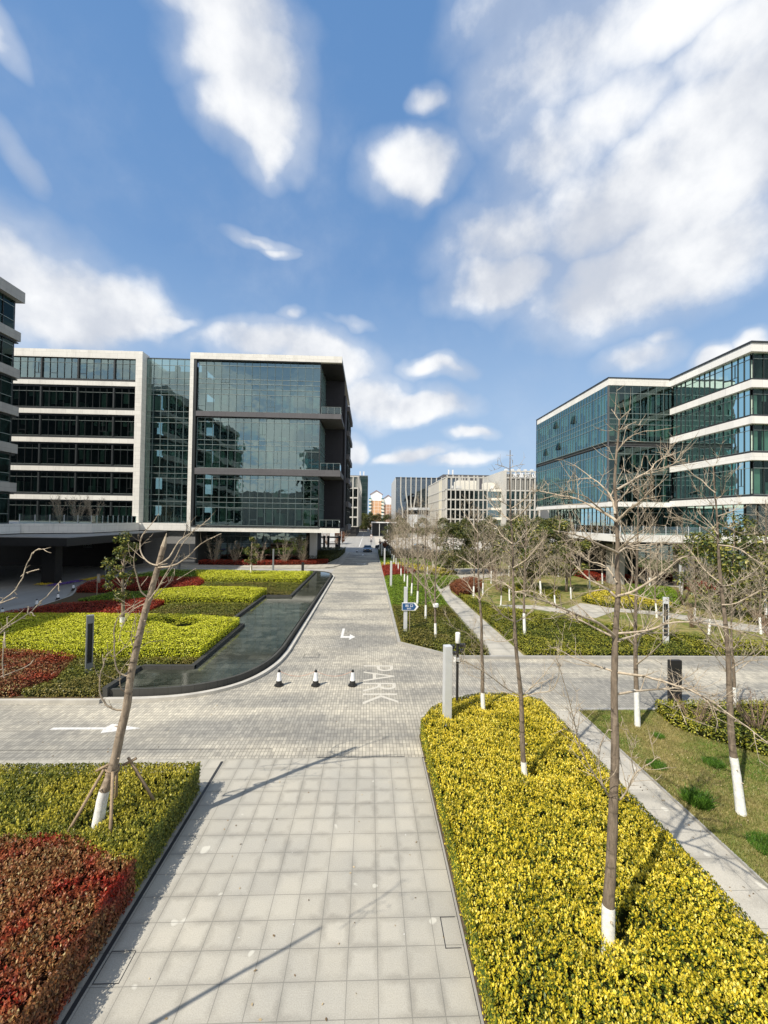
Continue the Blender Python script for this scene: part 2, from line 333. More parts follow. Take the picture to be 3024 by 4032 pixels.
simple('car_paint', (0.035, 0.045, 0.055), 0.25, metal=0.4, coat=1.0, var=0.05); simple('tyre_rubber', (0.02, 0.02, 0.02), 0.8); simple('lamp_glass', (0.8, 0.8, 0.8), 0.1)
simple('brick_orange', (0.62, 0.36, 0.20), 0.85, var=0.08, scale=0.5); simple('brick_pink', (0.50, 0.29, 0.20), 0.85, var=0.08, scale=0.5); simple('wall_cream', (0.78, 0.74, 0.64), 0.85)
simple('roof_tile', (0.30, 0.14, 0.10), 0.8); simple('plank_wood', (0.40, 0.32, 0.24), 0.8); simple('ac_white', (0.72, 0.72, 0.70), 0.6)
simple('petal_violet', (0.16, 0.07, 0.42), 0.7, var=0.3); simple('petal_yellow', (0.80, 0.58, 0.02), 0.7, var=0.2); simple('rope_grey', (.4, .4, .38), .8)

def mk_glass(name, tint, refl=(0.85, 0.97, 0.98), f0=0.10, boost=1.0, wav=0.02):
    m, N = newmat(name); p = pos(N)
    nm = bump(N, N.noise(p, 0.55, 2, 0.4), wav, 1.0)
    tr = N.add('ShaderNodeBsdfTransparent'); tr.inputs[0].default_value = (*tint, 1)
    gl = N.add('ShaderNodeBsdfGlossy'); gl.inputs[0].default_value = (*refl, 1); gl.inputs['Roughness'].default_value = 0.015; N.link(nm, gl.inputs['Normal'])
    lw = N.add('ShaderNodeFresnel'); lw.inputs['IOR'].default_value = 1.5; 
    f = N.math('MULTIPLY_ADD', lw.outputs[0], boost, f0, clamp=True)
    mx = N.add('ShaderNodeMixShader'); N.link(f, mx.inputs[0]); N.link(tr.outputs[0], mx.inputs[1]); N.link(gl.outputs[0], mx.inputs[2])
    out(N, mx.outputs[0])
mk_glass('glass_teal', (0.38, 0.54, 0.48), refl=(0.74, 0.95, 0.90), f0=0.27)
mk_glass('glass_mid', (0.40, 0.58, 0.50), refl=(0.6, 0.82, 0.78), f0=0.08, boost=0.9)
mk_glass('glass_grey', (0.2, 0.25, 0.27), refl=(0.62, 0.74, 0.84), f0=0.22)
mk_glass('glass_dark', (0.30, 0.42, 0.37), refl=(0.65, 0.86, 0.8), f0=0.06)
mk_glass('glass_blue', (0.46, 0.66, 0.60), refl=(0.30, 0.46, 0.46), f0=0.05, boost=0.6)
mk_glass('glass_clear', (0.62, 0.72, 0.70), f0=0.05)
mk_glass('car_glass', (0.03, 0.04, 0.05), f0=0.05)
def mk_water():
    m, N = newmat('pool_water'); p = pos(N)
    c, f = brick(N, brickpos(N, 0.1, 0.2), 0.9, 0.6, 0.012, 0.5)
    base = N.mix(c, (0.022, 0.026, 0.018, 1), (0.060, 0.064, 0.048, 1))
    s = N.noise(p, 1.1, 6, 0.7); base = N.mix(N.maprange(s, 0.5, 0.75), base, (0.12, 0.125, 0.10, 1))
    base = N.mix(N.math('MULTIPLY', f, 0.7), base, (0.012, 0.014, 0.012, 1))
    h = N.noise(p, 16, 3, 0.5)
    sp = N.maprange(N.noise(p, 12, 2), 0.74, 0.76); base = N.mix(N.math('MULTIPLY', sp, 0.5), base, (0.35, 0.34, 0.26, 1))
    out(N, principled(N, base, 0.06, spec=0.7, normal=bump(N, h, 0.06, 0.01)).outputs[0])
mk_water()
def mk_bark(name, c1, c2):
    m, N = newmat(name); p = objco(N)
    mp = N.add('ShaderNodeMapping'); N.link(p, mp.inputs[0]); mp.inputs['Scale'].default_value = (18, 18, 4)
    n = N.noise(mp.outputs[0], 1.0, 5, 0.65)
    mp2 = N.add('ShaderNodeMapping'); N.link(p, mp2.inputs[0]); mp2.inputs['Scale'].default_value = (3, 3, 9)
    ring = N.noise(mp2.outputs[0], 1.0, 3, 0.6)
    col = N.mix(N.maprange(n, 0.3, 0.7), (*c1, 1), (*c2, 1))
    col = N.mix(N.maprange(ring, 0.56, 0.66, 0, 0.75), col, (*mul(c1, 0.6), 1))
    col = N.mix(N.maprange(ring, 0.40, 0.30, 0, 0.45), col, (*mul(c2, 1.25), 1))
    out(N, principled(N, col, 0.9, spec=0.2, normal=bump(N, n, 0.6, 0.02)).outputs[0])
mk_bark('bark_grey', (0.10, 0.08, 0.06), (0.27, 0.215, 0.16)); mk_bark('bark_pale', (0.15, 0.12, 0.09), (0.40, 0.325, 0.24)); mk_bark('twig_tan', (0.30, 0.245, 0.18), (0.54, 0.46, 0.345))
mk_bark('twig_brown', (0.20, 0.14, 0.10), (0.40, 0.29, 0.21))
def mk_leaf(name, stops, patch=None, pscale=0.6, trans=0.25, lo=0.42, hi=0.58, young=0.0):
    m, N = newmat(name)
    g = N.add('ShaderNodeNewGeometry'); rnd = g.outputs['Random Per Island']
    if young:  # fresh shoots differ in colour from the older leaves
        at = N.add('ShaderNodeAttribute'); at.attribute_name = 'growth'
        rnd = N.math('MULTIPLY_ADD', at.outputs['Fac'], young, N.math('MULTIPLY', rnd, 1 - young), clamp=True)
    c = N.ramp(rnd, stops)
    if patch:
        pn = N.noise(g.outputs['Position'], pscale, 4, 0.6)
        c2 = N.ramp(rnd, patch)
        c = N.mix(N.maprange(pn, lo, hi, smooth=True), c, c2)
    v = N.noise(g.outputs['Position'], 2.5, 3)
    c = N.mix(1.0, c, N.mix(N.maprange(v, 0.3, 0.7), (0.8, 0.8, 0.8, 1), (1.15, 1.15, 1.15, 1)), 'MULTIPLY')
    b = principled(N, c, 0.45, spec=0.35)
    t = N.add('ShaderNodeBsdfTranslucent'); N.link(c, t.inputs[0])
    mx = N.add('ShaderNodeMixShader'); mx.inputs[0].default_value = trans
    N.link(b.outputs[0], mx.inputs[1]); N.link(t.outputs[0], mx.inputs[2]); out(N, mx.outputs[0])
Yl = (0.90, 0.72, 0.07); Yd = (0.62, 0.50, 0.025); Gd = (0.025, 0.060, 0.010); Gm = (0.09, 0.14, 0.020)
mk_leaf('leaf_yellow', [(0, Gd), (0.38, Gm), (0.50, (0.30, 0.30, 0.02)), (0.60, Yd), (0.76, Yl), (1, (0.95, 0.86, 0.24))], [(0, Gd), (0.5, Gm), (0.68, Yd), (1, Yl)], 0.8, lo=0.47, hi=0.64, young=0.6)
mk_leaf('leaf_gold_green', [(0, Gd), (0.34, (0.09, 0.12, 0.02)), (0.52, (0.34, 0.31, 0.03)), (0.75, (0.62, 0.53, 0.06)), (1, (0.80, 0.70, 0.14))], [(0, Gd), (0.55, (0.15, 0.18, 0.03)), (1, (0.58, 0.50, 0.06))], 0.7, young=0.55)
mk_leaf('leaf_red', [(0, (0.03, 0.014, 0.008)), (0.35, (0.16, 0.018, 0.010)), (0.6, (0.36, 0.026, 0.014)), (0.85, (0.46, 0.045, 0.025)), (1, (0.52, 0.28, 0.14))], [(0, (0.03, 0.03, 0.012)), (0.35, (0.12, 0.05, 0.02)), (0.6, (0.34, 0.14, 0.05)), (0.85, (0.46, 0.32, 0.13)), (1, (0.62, 0.52, 0.28))], 0.75, lo=0.40, hi=0.56, young=0.5)
mk_leaf('leaf_red_even', [(0, (0.08, 0.014, 0.008)), (0.35, (0.26, 0.024, 0.012)), (0.8, (0.50, 0.05, 0.020)), (1, (0.52, 0.17, 0.07))])
mk_leaf('leaf_red_olive', [(0, (0.08, 0.03, 0.012)), (0.4, (0.26, 0.07, 0.03)), (0.7, (0.30, 0.20, 0.07)), (1, (0.42, 0.36, 0.15))], [(0, (0.12, 0.03, 0.01)), (0.6, (0.36, 0.05, 0.02)), (1, (0.42, 0.12, 0.05))], 0.5)
mk_leaf('leaf_lime', [(0, (0.12, 0.17, 0.012)), (0.3, (0.40, 0.45, 0.02)), (0.7, (0.68, 0.68, 0.035)), (1, (0.85, 0.80, 0.12))], young=0.4)
mk_leaf('leaf_olive', [(0, (0.05, 0.07, 0.012)), (0.4, (0.14, 0.16, 0.022)), (0.8, (0.25, 0.25, 0.035)), (1, (0.34, 0.30, 0.06))], [(0, (0.06, 0.07, 0.015)), (0.5, (0.20, 0.17, 0.035)), (1, (0.30, 0.24, 0.06))], 0.3)
mk_leaf('leaf_green', [(0, (0.05, 0.10, 0.01)), (0.4, (0.16, 0.27, 0.018)), (0.8, (0.28, 0.42, 0.025)), (1, (0.42, 0.50, 0.06))])
mk_leaf('leaf_mixed', [(0, (0.04, 0.07, 0.012)), (0.4, (0.13, 0.17, 0.02)), (0.8, (0.28, 0.29, 0.03)), (1, (0.42, 0.38, 0.05))], [(0, (0.07, 0.10, 0.015)), (0.5, (0.32, 0.32, 0.03)), (1, (0.52, 0.46, 0.05))], 0.35)
mk_leaf('leaf_magnolia', [(0, (0.015, 0.035, 0.008)), (0.45, (0.07, 0.10, 0.018)), (0.8, (0.20, 0.20, 0.035)), (1, (0.45, 0.40, 0.10))], trans=0.12)
mk_leaf('leaf_dark', [(0, (0.015, 0.03, 0.008)), (0.5, (0.07, 0.09, 0.02)), (0.85, (0.16, 0.16, 0.035)), (1, (0.28, 0.25, 0.07))])
mk_leaf('leaf_rust', [(0, (0.10, 0.03, 0.015)), (0.5, (0.26, 0.08, 0.03)), (1, (0.38, 0.17, 0.07))])
mk_leaf('leaf_rust_dry', [(0, (0.10, 0.06, 0.03)), (0.6, (0.32, 0.22, 0.11)), (1, (0.55, 0.45, 0.28))])
mk_leaf('leaf_blade', [(0, (0.07, 0.14, 0.02)), (0.5, (0.14, 0.23, 0.03)), (1, (0.30, 0.28, 0.08))], [(0, (0.20, 0.19, 0.05)), (1, (0.42, 0.35, 0.15))], 0.4, lo=0.40, hi=0.6)
mk_leaf('leaf_tuft', [(0, (0.03, 0.09, 0.01)), (1, (0.14, 0.27, 0.03))])
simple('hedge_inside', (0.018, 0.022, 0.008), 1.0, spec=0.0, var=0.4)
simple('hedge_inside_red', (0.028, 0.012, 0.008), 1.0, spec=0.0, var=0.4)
TR={'T1':([(4.01,6.55,0.27),(4.01,6.55,1.11),(4.04,6.55,1.6),(4.07,6.55,2.31),(4.09,6.55,2.95),(4.11,6.55,3.52),(4.12,6.6,4.54),(4.13,6.61,4.92),(4.15,6.62,5.52),(4.2,6.63,6.26),(4.19,6.65,6.57),(4.2,6.66,6.85),(4.21,6.67,7.08),(4.19,6.68,7.4),(4.2,6.7,7.74),(4.18,6.71,8.04),(4.21,6.72,8.48),(4.26,6.74,8.87),(4.28,6.75,9.15)],[([(4.15,6.6,7.4),(4.09,6.68,7.48),(3.93,6.86,7.63),(3.7,7.08,7.8),(3.46,7.27,7.87),(3.15,7.5,7.98)],0.03),([(3.93,6.6,7.55),(3.63,6.42,7.71),(3.41,6.3,7.8),(3.02,6.1,7.85)],0.018),([(4.16,6.6,7.4),(4.22,6.42,7.58),(4.31,6.19,7.76),(4.33,6.01,7.93),(4.29,5.93,8.02),(4.15,5.8,8.16)],0.028),([(4.15,6.6,7.93),(4.6,6.83,8.14),(5.05,7.05,8.34),(5.24,7.16,8.5),(5.76,7.4,8.72)],0.024),([(4.73,6.6,8.27),(5.09,6.78,8.34),(5.75,7.1,8.57)],0.012),([(4.12,6.6,7.52),(4.22,6.81,7.74),(4.23,7.01,7.94),(4.14,7.34,8.21),(3.99,7.7,8.49)],0.024),([(3.73,6.6,8.12),(3.6,6.74,8.12),(3.44,6.9,8.08)],0.01),([(4.17,6.6,6.87),(3.82,6.41,6.98),(3.31,6.1,7.14),(3.0,5.92,7.21),(2.65,5.7,7.26)],0.026),([(4.17,6.6,6.87),(4.48,6.8,6.96),(5.05,7.13,6.99),(5.76,7.5,7.04)],0.022),([(4.17,6.6,6.91),(4.18,6.42,7.04),(4.2,6.13,7.22),(4.23,5.9,7.32)],0.018),([(4.16,6.6,6.13),(4.06,6.8,6.27),(3.92,6.98,6.35),(3.8,7.21,6.55),(3.76,7.3,6.65)],0.024),([(4.17,6.6,6.15),(4.35,6.46,6.26),(4.53,6.28,6.47),(4.66,6.13,6.65),(4.73,6.01,6.82),(4.83,5.9,6.9)],0.026),([(4.16,6.6,6.37),(4.2,6.87,6.55),(4.16,7.06,6.63),(4.07,7.29,6.66),(4.01,7.6,6.85)],0.02),([(4.17,6.6,8.94),(4.44,6.76,9.06),(4.69,6.9,9.16)],0.009),([(4.16,6.6,8.91),(3.91,6.4,8.92)],0.008),([(4.16,6.6,8.58),(4.2,6.46,8.74),(4.26,6.36,8.81),(4.39,6.2,8.85)],0.012),([(4.13,6.6,8.43),(4.19,6.9,8.49)],0.007),([(4.18,6.6,9.11),(4.11,6.7,9.32)],0.007),([(4.19,6.6,9.11),(4.32,6.5,9.27)],0.008),([(4.14,6.6,7.73),(4.42,6.81,7.87),(4.89,7.1,8.01)],0.01),([(4.12,6.6,5.49),(3.71,6.36,5.76),(3.12,6.04,6.0),(2.57,5.72,6.22),(2.07,5.4,6.41)],0.03),([(4.12,6.6,5.46),(3.87,6.72,5.58),(3.47,6.9,5.8),(3.0,7.1,6.05)],0.022),([(4.15,6.6,5.41),(4.71,6.88,5.43),(5.36,7.2,5.51),(5.94,7.5,5.72)],0.024),([(4.16,6.6,5.53),(4.53,6.43,5.62),(4.91,6.24,5.82),(5.37,6.0,5.82),(5.85,5.7,5.7)],0.022),([(4.1,6.6,4.9),(3.97,6.88,4.89),(3.76,7.27,4.91),(3.57,7.6,4.99)],0.022),([(4.14,6.6,4.88),(4.4,6.43,4.9),(4.68,6.23,4.88),(5.05,5.91,4.79),(5.28,5.6,4.6),(5.44,5.3,4.43)],0.026),([(4.16,6.6,4.52),(4.68,6.76,4.51),(5.27,6.94,4.47),(5.76,7.08,4.4),(6.53,7.3,4.18)],0.024),([(4.96,6.6,4.73),(5.0,6.36,4.51),(4.96,6.1,4.27)],0.008),([(4.08,6.6,2.77),(3.88,6.51,3.08),(3.69,6.44,3.31),(3.39,6.28,3.81),(3.03,6.0,4.76),(2.76,5.8,5.38)],0.017),([(4.13,6.6,2.77),(4.24,6.51,2.92),(4.3,6.33,3.37),(4.4,6.22,3.57),(4.52,6.1,3.78)],0.018),([(4.48,6.6,3.2),(4.32,6.47,3.56),(4.31,6.3,4.0)],0.009),([(3.93,6.6,3.02),(3.98,6.82,3.43),(4.28,7.0,3.74)],0.009)]),'T2':([(4.28,10.7,0.16),(4.23,10.7,0.73),(4.18,10.7,1.42),(4.16,10.75,2.49),(4.09,10.75,3.18),(4.02,10.75,3.78),(3.97,10.75,4.38),(3.93,10.75,5.07),(3.9,10.75,5.84),(3.92,10.8,6.06),(3.9,10.8,6.76),(3.85,10.8,7.45),(3.82,10.8,8.19),(3.81,10.8,8.76),(3.81,10.8,9.31)],[([(3.79,10.75,9.15),(3.68,10.75,9.17)],0.006),([(3.79,10.75,9.15),(3.87,10.75,9.17)],0.006),([(3.8,10.75,8.82),(4.08,10.92,8.92),(4.3,11.05,8.96)],0.01),([(3.79,10.75,8.78),(3.47,10.56,8.85),(3.29,10.45,8.86)],0.01),([(3.83,10.75,7.39),(3.65,11.05,7.58),(3.47,11.38,7.86),(3.36,11.65,8.15)],0.02),([(3.82,10.75,7.76),(3.5,10.5,7.87),(3.26,10.28,8.02),(3.08,10.05,8.21)],0.014),([(3.84,10.75,7.39),(4.04,10.54,7.58),(4.19,10.29,7.87),(4.23,10.09,8.15),(4.38,9.95,8.11)],0.02),([(3.82,10.75,7.71),(4.29,11.09,7.95),(4.56,11.3,8.15),(4.75,11.45,8.28)],0.016),([(3.88,10.75,6.76),(3.69,11.05,6.96),(3.6,11.31,7.22),(3.39,11.55,7.36)],0.02),([(3.9,10.75,6.11),(4.14,10.45,6.36),(4.3,10.12,6.72),(4.4,9.85,7.02)],0.022),([(3.89,10.75,6.42),(3.5,10.47,6.69),(3.19,10.27,6.78),(2.76,9.95,7.04)],0.02),([(3.89,10.75,6.68),(4.32,11.28,6.92),(4.69,11.75,7.18)],0.018),([(3.94,10.75,4.66),(3.5,10.42,4.93),(3.25,10.17,5.19),(2.97,9.85,5.53)],0.024),([(3.95,10.75,4.64),(4.42,11.13,4.72),(4.8,11.49,4.91),(4.91,11.65,5.04)],0.02),([(3.97,10.75,4.21),(3.62,10.89,4.08),(3.31,11.01,4.11),(3.21,11.05,4.03)],0.012),([(4.12,10.75,2.69),(3.74,10.56,2.92),(3.32,10.32,3.26),(2.82,10.02,3.66),(2.35,9.75,3.96)],0.022),([(4.12,10.75,2.64),(3.79,11.2,2.6),(3.48,11.55,2.5)],0.014),([(4.15,10.75,2.66),(4.62,11.03,2.85),(5.12,11.35,3.12),(5.59,11.65,3.43)],0.022),([(4.16,10.75,2.62),(4.47,10.55,2.84),(4.8,10.33,3.01),(4.87,10.14,3.42),(4.8,9.95,3.85)],0.018),([(3.91,10.75,5.54),(3.63,11.09,5.7),(3.31,11.38,5.7),(3.01,11.65,5.75)],0.022),([(3.92,10.75,5.45),(4.21,10.3,5.58),(4.43,9.85,5.5)],0.02)]),'T3':([(4.24,14.5,0.3),(4.19,14.52,1.12),(4.19,14.54,1.92),(4.15,14.55,2.73),(4.14,14.57,3.65),(4.04,14.6,4.81),(4.03,14.6,5.06),(4.0,14.6,5.94),(3.97,14.6,7.11),(3.95,14.6,7.87)],[([(4.07,14.55,4.47),(3.85,14.87,4.76),(3.72,15.1,5.02),(3.37,15.45,5.27)],0.022),([(4.17,14.55,2.93),(4.34,14.45,3.08),(4.7,14.29,3.04),(5.09,14.09,3.19),(5.13,14.05,3.28)],0.012),([(4.19,14.55,1.63),(3.85,14.74,1.67),(3.61,14.89,1.79),(3.62,15.05,2.09)],0.01),([(4.18,14.55,1.89),(3.71,14.23,2.26),(3.44,14.05,2.44)],0.01),([(3.97,14.55,6.93),(3.76,14.87,7.34),(3.48,15.25,7.82)],0.018),([(3.99,14.55,6.23),(4.17,14.17,6.55),(4.37,13.75,6.86)],0.018),([(4.08,14.55,4.5),(4.38,14.84,4.77),(4.84,15.15,4.96),(5.15,15.35,5.05)],0.02),([(4.16,14.55,2.73),(3.58,14.22,3.34),(3.01,13.95,3.64),(2.58,13.65,4.21)],0.014),([(4.15,14.55,2.15),(3.81,14.42,2.65),(3.71,14.29,3.27),(3.84,14.15,3.87)],0.01),([(3.98,14.55,6.82),(4.39,14.96,7.1),(4.69,15.35,7.47)],0.016),([(3.96,14.55,7.28),(3.6,14.26,7.68),(3.49,14.05,8.02)],0.012),([(3.95,14.55,7.34),(4.29,14.85,7.7)],0.01),([(4.0,14.55,5.59),(3.65,15.09,5.88),(3.36,15.45,6.03)],0.02),([(4.0,14.55,5.53),(4.53,14.97,5.78),(5.24,15.45,5.99)],0.02)]),'T4':([(9.5,9.95,0.17),(9.43,10.0,1.01),(9.37,10.02,1.49),(9.34,10.05,2.03),(9.35,10.1,2.82),(9.35,10.14,3.81),(9.31,10.16,4.6),(9.23,10.2,5.6),(9.17,10.2,6.17),(9.15,10.23,6.94),(9.14,10.26,7.73),(9.1,10.28,8.28),(9.08,10.3,8.91)],[([(8.94,10.15,8.85),(8.87,10.25,9.02)],0.007),([(8.94,10.15,8.85),(9.23,10.25,9.12)],0.007),([(9.0,10.15,8.19),(8.92,10.27,8.35),(8.84,10.41,8.56),(8.71,10.55,8.73),(8.6,10.72,9.0),(8.43,10.85,9.1)],0.016),([(9.02,10.15,8.03),(9.09,10.0,8.18),(8.85,9.65,8.71)],0.014),([(9.04,10.15,7.72),(8.54,9.87,8.01),(7.93,9.55,8.28)],0.012),([(9.06,10.15,7.57),(9.83,10.54,7.74),(10.19,10.75,7.92),(10.38,10.85,8.01)],0.018),([(9.08,10.15,7.1),(9.2,10.49,7.37),(9.26,11.05,7.74)],0.02),([(9.09,10.15,6.83),(9.26,9.81,6.78),(9.33,9.45,6.55),(9.37,9.15,6.37)],0.024),([(9.09,10.15,6.95),(8.47,9.88,7.26),(7.87,9.62,7.47),(6.95,9.25,7.53)],0.02),([(9.15,10.15,5.82),(9.03,10.53,6.16),(8.97,10.91,6.61),(8.91,11.05,6.77)],0.02),([(9.15,10.15,5.79),(9.52,10.3,5.76),(10.46,10.68,5.99),(11.08,10.95,6.3)],0.02),([(9.19,10.15,5.28),(9.39,9.94,5.37),(9.62,9.59,5.74),(9.71,9.45,5.87)],0.024),([(9.06,10.15,7.41),(9.55,10.33,7.26),(10.17,10.55,7.1),(10.79,10.75,7.14)],0.016),([(9.29,10.15,4.14),(8.58,9.89,4.54),(7.83,9.56,5.21),(7.01,9.25,5.58)],0.022),([(9.31,10.15,4.2),(9.39,10.65,4.89),(9.27,10.95,5.25)],0.018),([(9.4,10.15,2.46),(9.16,10.4,2.55),(8.83,10.86,2.98),(8.68,11.05,3.19)],0.022),([(9.36,10.15,3.6),(9.5,9.86,3.91),(9.7,9.45,4.11)],0.018)]),'T5':([(-5.87,9.1,0.63),(-5.76,9.13,1.16),(-5.62,9.15,1.63),(-5.53,9.17,2.01),(-5.44,9.2,2.58),(-5.34,9.23,3.13),(-5.29,9.26,3.77),(-5.19,9.29,4.4),(-5.09,9.32,4.99),(-4.98,9.34,5.46),(-4.84,9.37,6.06),(-4.75,9.39,6.47),(-4.7,9.4,6.69)],[([(-5.43,9.3,3.0),(-5.65,9.24,3.07),(-5.81,9.18,3.25),(-5.87,9.13,3.5),(-5.82,9.05,3.89),(-5.71,8.99,4.14),(-5.64,8.94,4.35),(-5.47,8.9,4.49)],0.026),([(-5.37,9.3,3.41),(-5.47,9.24,3.5),(-5.47,9.16,3.75),(-5.37,9.06,4.01),(-5.03,8.9,4.39)],0.018),([(-5.33,9.3,3.76),(-5.48,9.25,3.83),(-5.58,9.19,4.03),(-5.55,9.07,4.5),(-5.48,8.95,4.96),(-5.28,8.85,5.27),(-4.76,8.7,5.59)],0.024),([(-5.21,9.3,4.39),(-5.27,9.24,4.54),(-5.22,9.15,4.84),(-5.05,9.0,5.27)],0.016),([(-5.1,9.3,4.43),(-4.97,9.43,4.49),(-4.75,9.6,4.47)],0.01),([(-4.98,9.3,5.53),(-5.09,9.24,5.68),(-5.14,9.13,6.03),(-5.15,9.02,6.4),(-5.01,8.9,6.77)],0.022),([(-5.31,9.3,6.42),(-5.39,9.26,6.54),(-5.38,9.2,6.78)],0.01),([(-4.76,9.3,6.26),(-4.97,9.35,6.3),(-5.18,9.41,6.46),(-5.28,9.48,6.7),(-5.26,9.54,6.94),(-5.1,9.62,7.18),(-4.98,9.7,7.43)],0.022),([(-4.75,9.3,6.28),(-4.56,9.39,6.44),(-4.4,9.53,6.81),(-4.12,9.66,7.05),(-3.83,9.8,7.34)],0.024),([(-4.73,9.3,6.26),(-4.56,9.3,6.31)],0.014),([(-4.76,9.3,6.21),(-4.41,9.22,6.26),(-4.04,9.12,6.47),(-3.71,9.02,6.78),(-3.25,8.9,7.0)],0.024),([(-4.97,9.3,5.45),(-4.72,9.21,5.75),(-4.45,9.1,6.17),(-4.14,8.97,6.65),(-3.95,8.89,6.91),(-3.67,8.8,7.21)],0.022),([(-4.99,9.3,5.37),(-4.73,9.49,5.7),(-4.58,9.6,5.9),(-4.59,9.7,6.16)],0.013),([(-5.02,9.3,5.4),(-5.36,9.43,5.23),(-5.74,9.65,4.77),(-5.89,9.8,4.37)],0.015),([(-4.12,9.3,6.45),(-3.96,9.4,6.41)],0.007),([(-5.13,9.3,5.8),(-5.08,9.5,5.99)],0.008),([(-5.91,9.3,4.02),(-6.01,9.4,4.22)],0.006),([(-5.54,9.3,4.86),(-5.47,9.45,5.16),(-5.29,9.6,5.4)],0.01),([(-5.24,9.3,5.0),(-5.36,9.47,4.65),(-5.76,9.7,4.23)],0.009),([(-4.34,9.3,5.94),(-4.0,9.5,6.18)],0.008)]),'T6':([(-5.9,4.28,0),(-5.6,4.2,2),(-5.2,4.08,4.4),(-4.95,4.0,5.6),(-4.8,3.95,6.4)],[([(-3.99,4.35,6.31),(-3.88,4.39,6.44),(-3.76,4.44,6.58),(-3.7,4.48,6.77),(-3.67,4.53,6.96),(-3.59,4.55,7.01)],0.016),([(-4.05,4.35,5.99),(-3.9,4.43,6.13),(-3.79,4.48,6.22),(-3.67,4.53,6.32),(-3.56,4.59,6.48),(-3.45,4.65,6.63)],0.02),([(-3.97,4.35,5.63),(-3.87,4.41,5.66),(-3.73,4.49,5.71),(-3.65,4.55,5.78)],0.012),([(-3.58,4.35,6.77),(-3.44,4.35,6.81)],0.006),([(-3.25,4.35,6.66),(-3.23,4.35,6.58)],0.005),([(-3.75,4.35,6.2),(-3.76,4.35,6.31)],0.005),([(-3.84,4.35,6.45),(-3.68,4.35,6.51)],0.005),([(-3.55,4.35,6.35),(-3.55,4.35,6.42)],0.004),([(-3.53,4.35,6.36),(-3.47,4.35,6.32)],0.004),([(-3.77,4.35,5.99),(-3.79,4.35,6.15),(-3.78,4.35,5.68)],0.004)])}
# ================================================================ GROUND
def sheet(name, polys, z, mat, kind='structure', label=None, cat=None):
    mb = MB()
    for p in polys: mb.poly([(x, y, z) for x, y in p])
    o = mb.build(name, M_(mat)); tag(o, label, cat, kind=kind); return o
def M_(n): return MAT[n]
def rect(x0, x1, y0, y1): return [(x0, y0), (x1, y0), (x1, y1), (x0, y1)]
sheet('ground', [rect(-900, 900, -400, 1500)], -0.03, 'far_concrete')
sheet('forecourt_paving', [rect(-30, 1.74, -4, 12.56)], 0.0, 'granite_slab')
road = sheet('road', [rect(-60, 70, 12.56, 88.5)], 0.0, 'sett_paving')
sheet('far_road', [[(-5.9, 88.5), (1.85, 88.5), (1.3, 330), (-9.3, 330)], rect(-40, -5.9, 88.5, 103), rect(1.85, 60, 88.5, 99)], 0.0, 'far_concrete')
sheet('plaza', [rect(1.9, 60, 99.0, 165)], 0.004, 'plaza_slab')
sheet('driveway', [[(-60, 17), (-27.5, 17), (-26.0, 28), (-26.4, 33), (-27.0, 37), (-29.5, 41.5), (-30.5, 46), (-27.0, 54.9), (-7.6, 54.9), (-5.0, 53.2), (-4.9, 58.4), (-28, 58.4), (-60, 58.4)]], 0.004, 'drive_asphalt')
# centre line of the far road, stop marks (painted, part of the road)
mb = MB(); mb.box(-2.62, -2.42, 104, 150, 0.003, 0.006); mb.box(-2.7, -2.5, 160, 200, 0.003, 0.006); mb.box(-2.0, -1.0, 83.0, 83.15, 0.003, 0.006)
o = mb.build('lane_line', M_('road_paint'), road)
def arrow_poly(pts, name='arrow_marking', mat='road_paint'):
    mb = MB(); mb.poly([(x, y, 0.005) for x, y in pts]); return mb.build(name, M_(mat), road)
arrow_poly([(-10.85, 14.29), (-9.05, 14.29), (-8.98, 14.05), (-7.80, 14.36), (-8.98, 14.67), (-9.05, 14.43), (-10.80, 14.43)])
arrow_poly([(-1.68,25.0),(-1.12,25.0),(-1.12,24.6),(-.76,25.2),(-1.12,25.8),(-1.12,25.38),(-1.52,25.38),(-1.52,27.1),(-1.68,27.1)])
arrow_poly([(-1.3, 80.6), (-1.1, 80.6), (-1.1, 82.3), (-0.95, 82.3), (-1.2, 83.2), (-1.45, 82.3), (-1.3, 82.3)])
arrow_poly([(-1.9, 65.2), (-0.8, 65.2), (-0.8, 64.7), (-0.3, 65.5), (-0.8, 66.3), (-0.8, 65.7), (-1.9, 65.7)])
def text_mesh(name, body, mat, parent, loc, rot, sx, sy, extrude=0.0, bold=0.0):
    cu = bpy.data.curves.new(name, 'FONT'); cu.body = body; cu.extrude = extrude; cu.offset = bold; cu.align_x = 'LEFT'
    to = bpy.data.objects.new(name, cu); COL.objects.link(to)
    bpy.context.view_layer.update()
    me = bpy.data.meshes.new_from_object(to.evaluated_get(bpy.context.evaluated_depsgraph_get()))
    bpy.data.objects.remove(to); bpy.data.curves.remove(cu)
    xs = [v.co.x for v in me.vertices]; ys = [v.co.y for v in me.vertices]
    x0, x1, y0, y1 = min(xs), max(xs), min(ys), max(ys)
    for v in me.vertices:
        v.co.x = (v.co.x - x0) / (x1 - x0) * sx; v.co.y = (v.co.y - y0) / (y1 - y0) * sy
    me.materials.clear(); me.materials.append(M_(mat))
    o = bpy.data.objects.new(name, me); COL.objects.link(o); o.location = loc; o.rotation_euler = rot
    if parent: o.parent = parent
    return o
text_mesh('park_lettering', 'PARK', 'worn_paint', road, (-0.16, 20.35, 0.005), (0, 0, R(-90)), 4.25, 1.45, bold=-0.008)
mb = MB()
for q in (rect(-3.35, -2.6, 21.45, 21.48), rect(-3.35, -2.6, 22.0, 22.03), rect(-3.38, -3.35, 21.45, 22.03), rect(-2.6, -2.57, 21.45, 22.03)): mb.poly([(x, y, 0.004) for x, y in q])
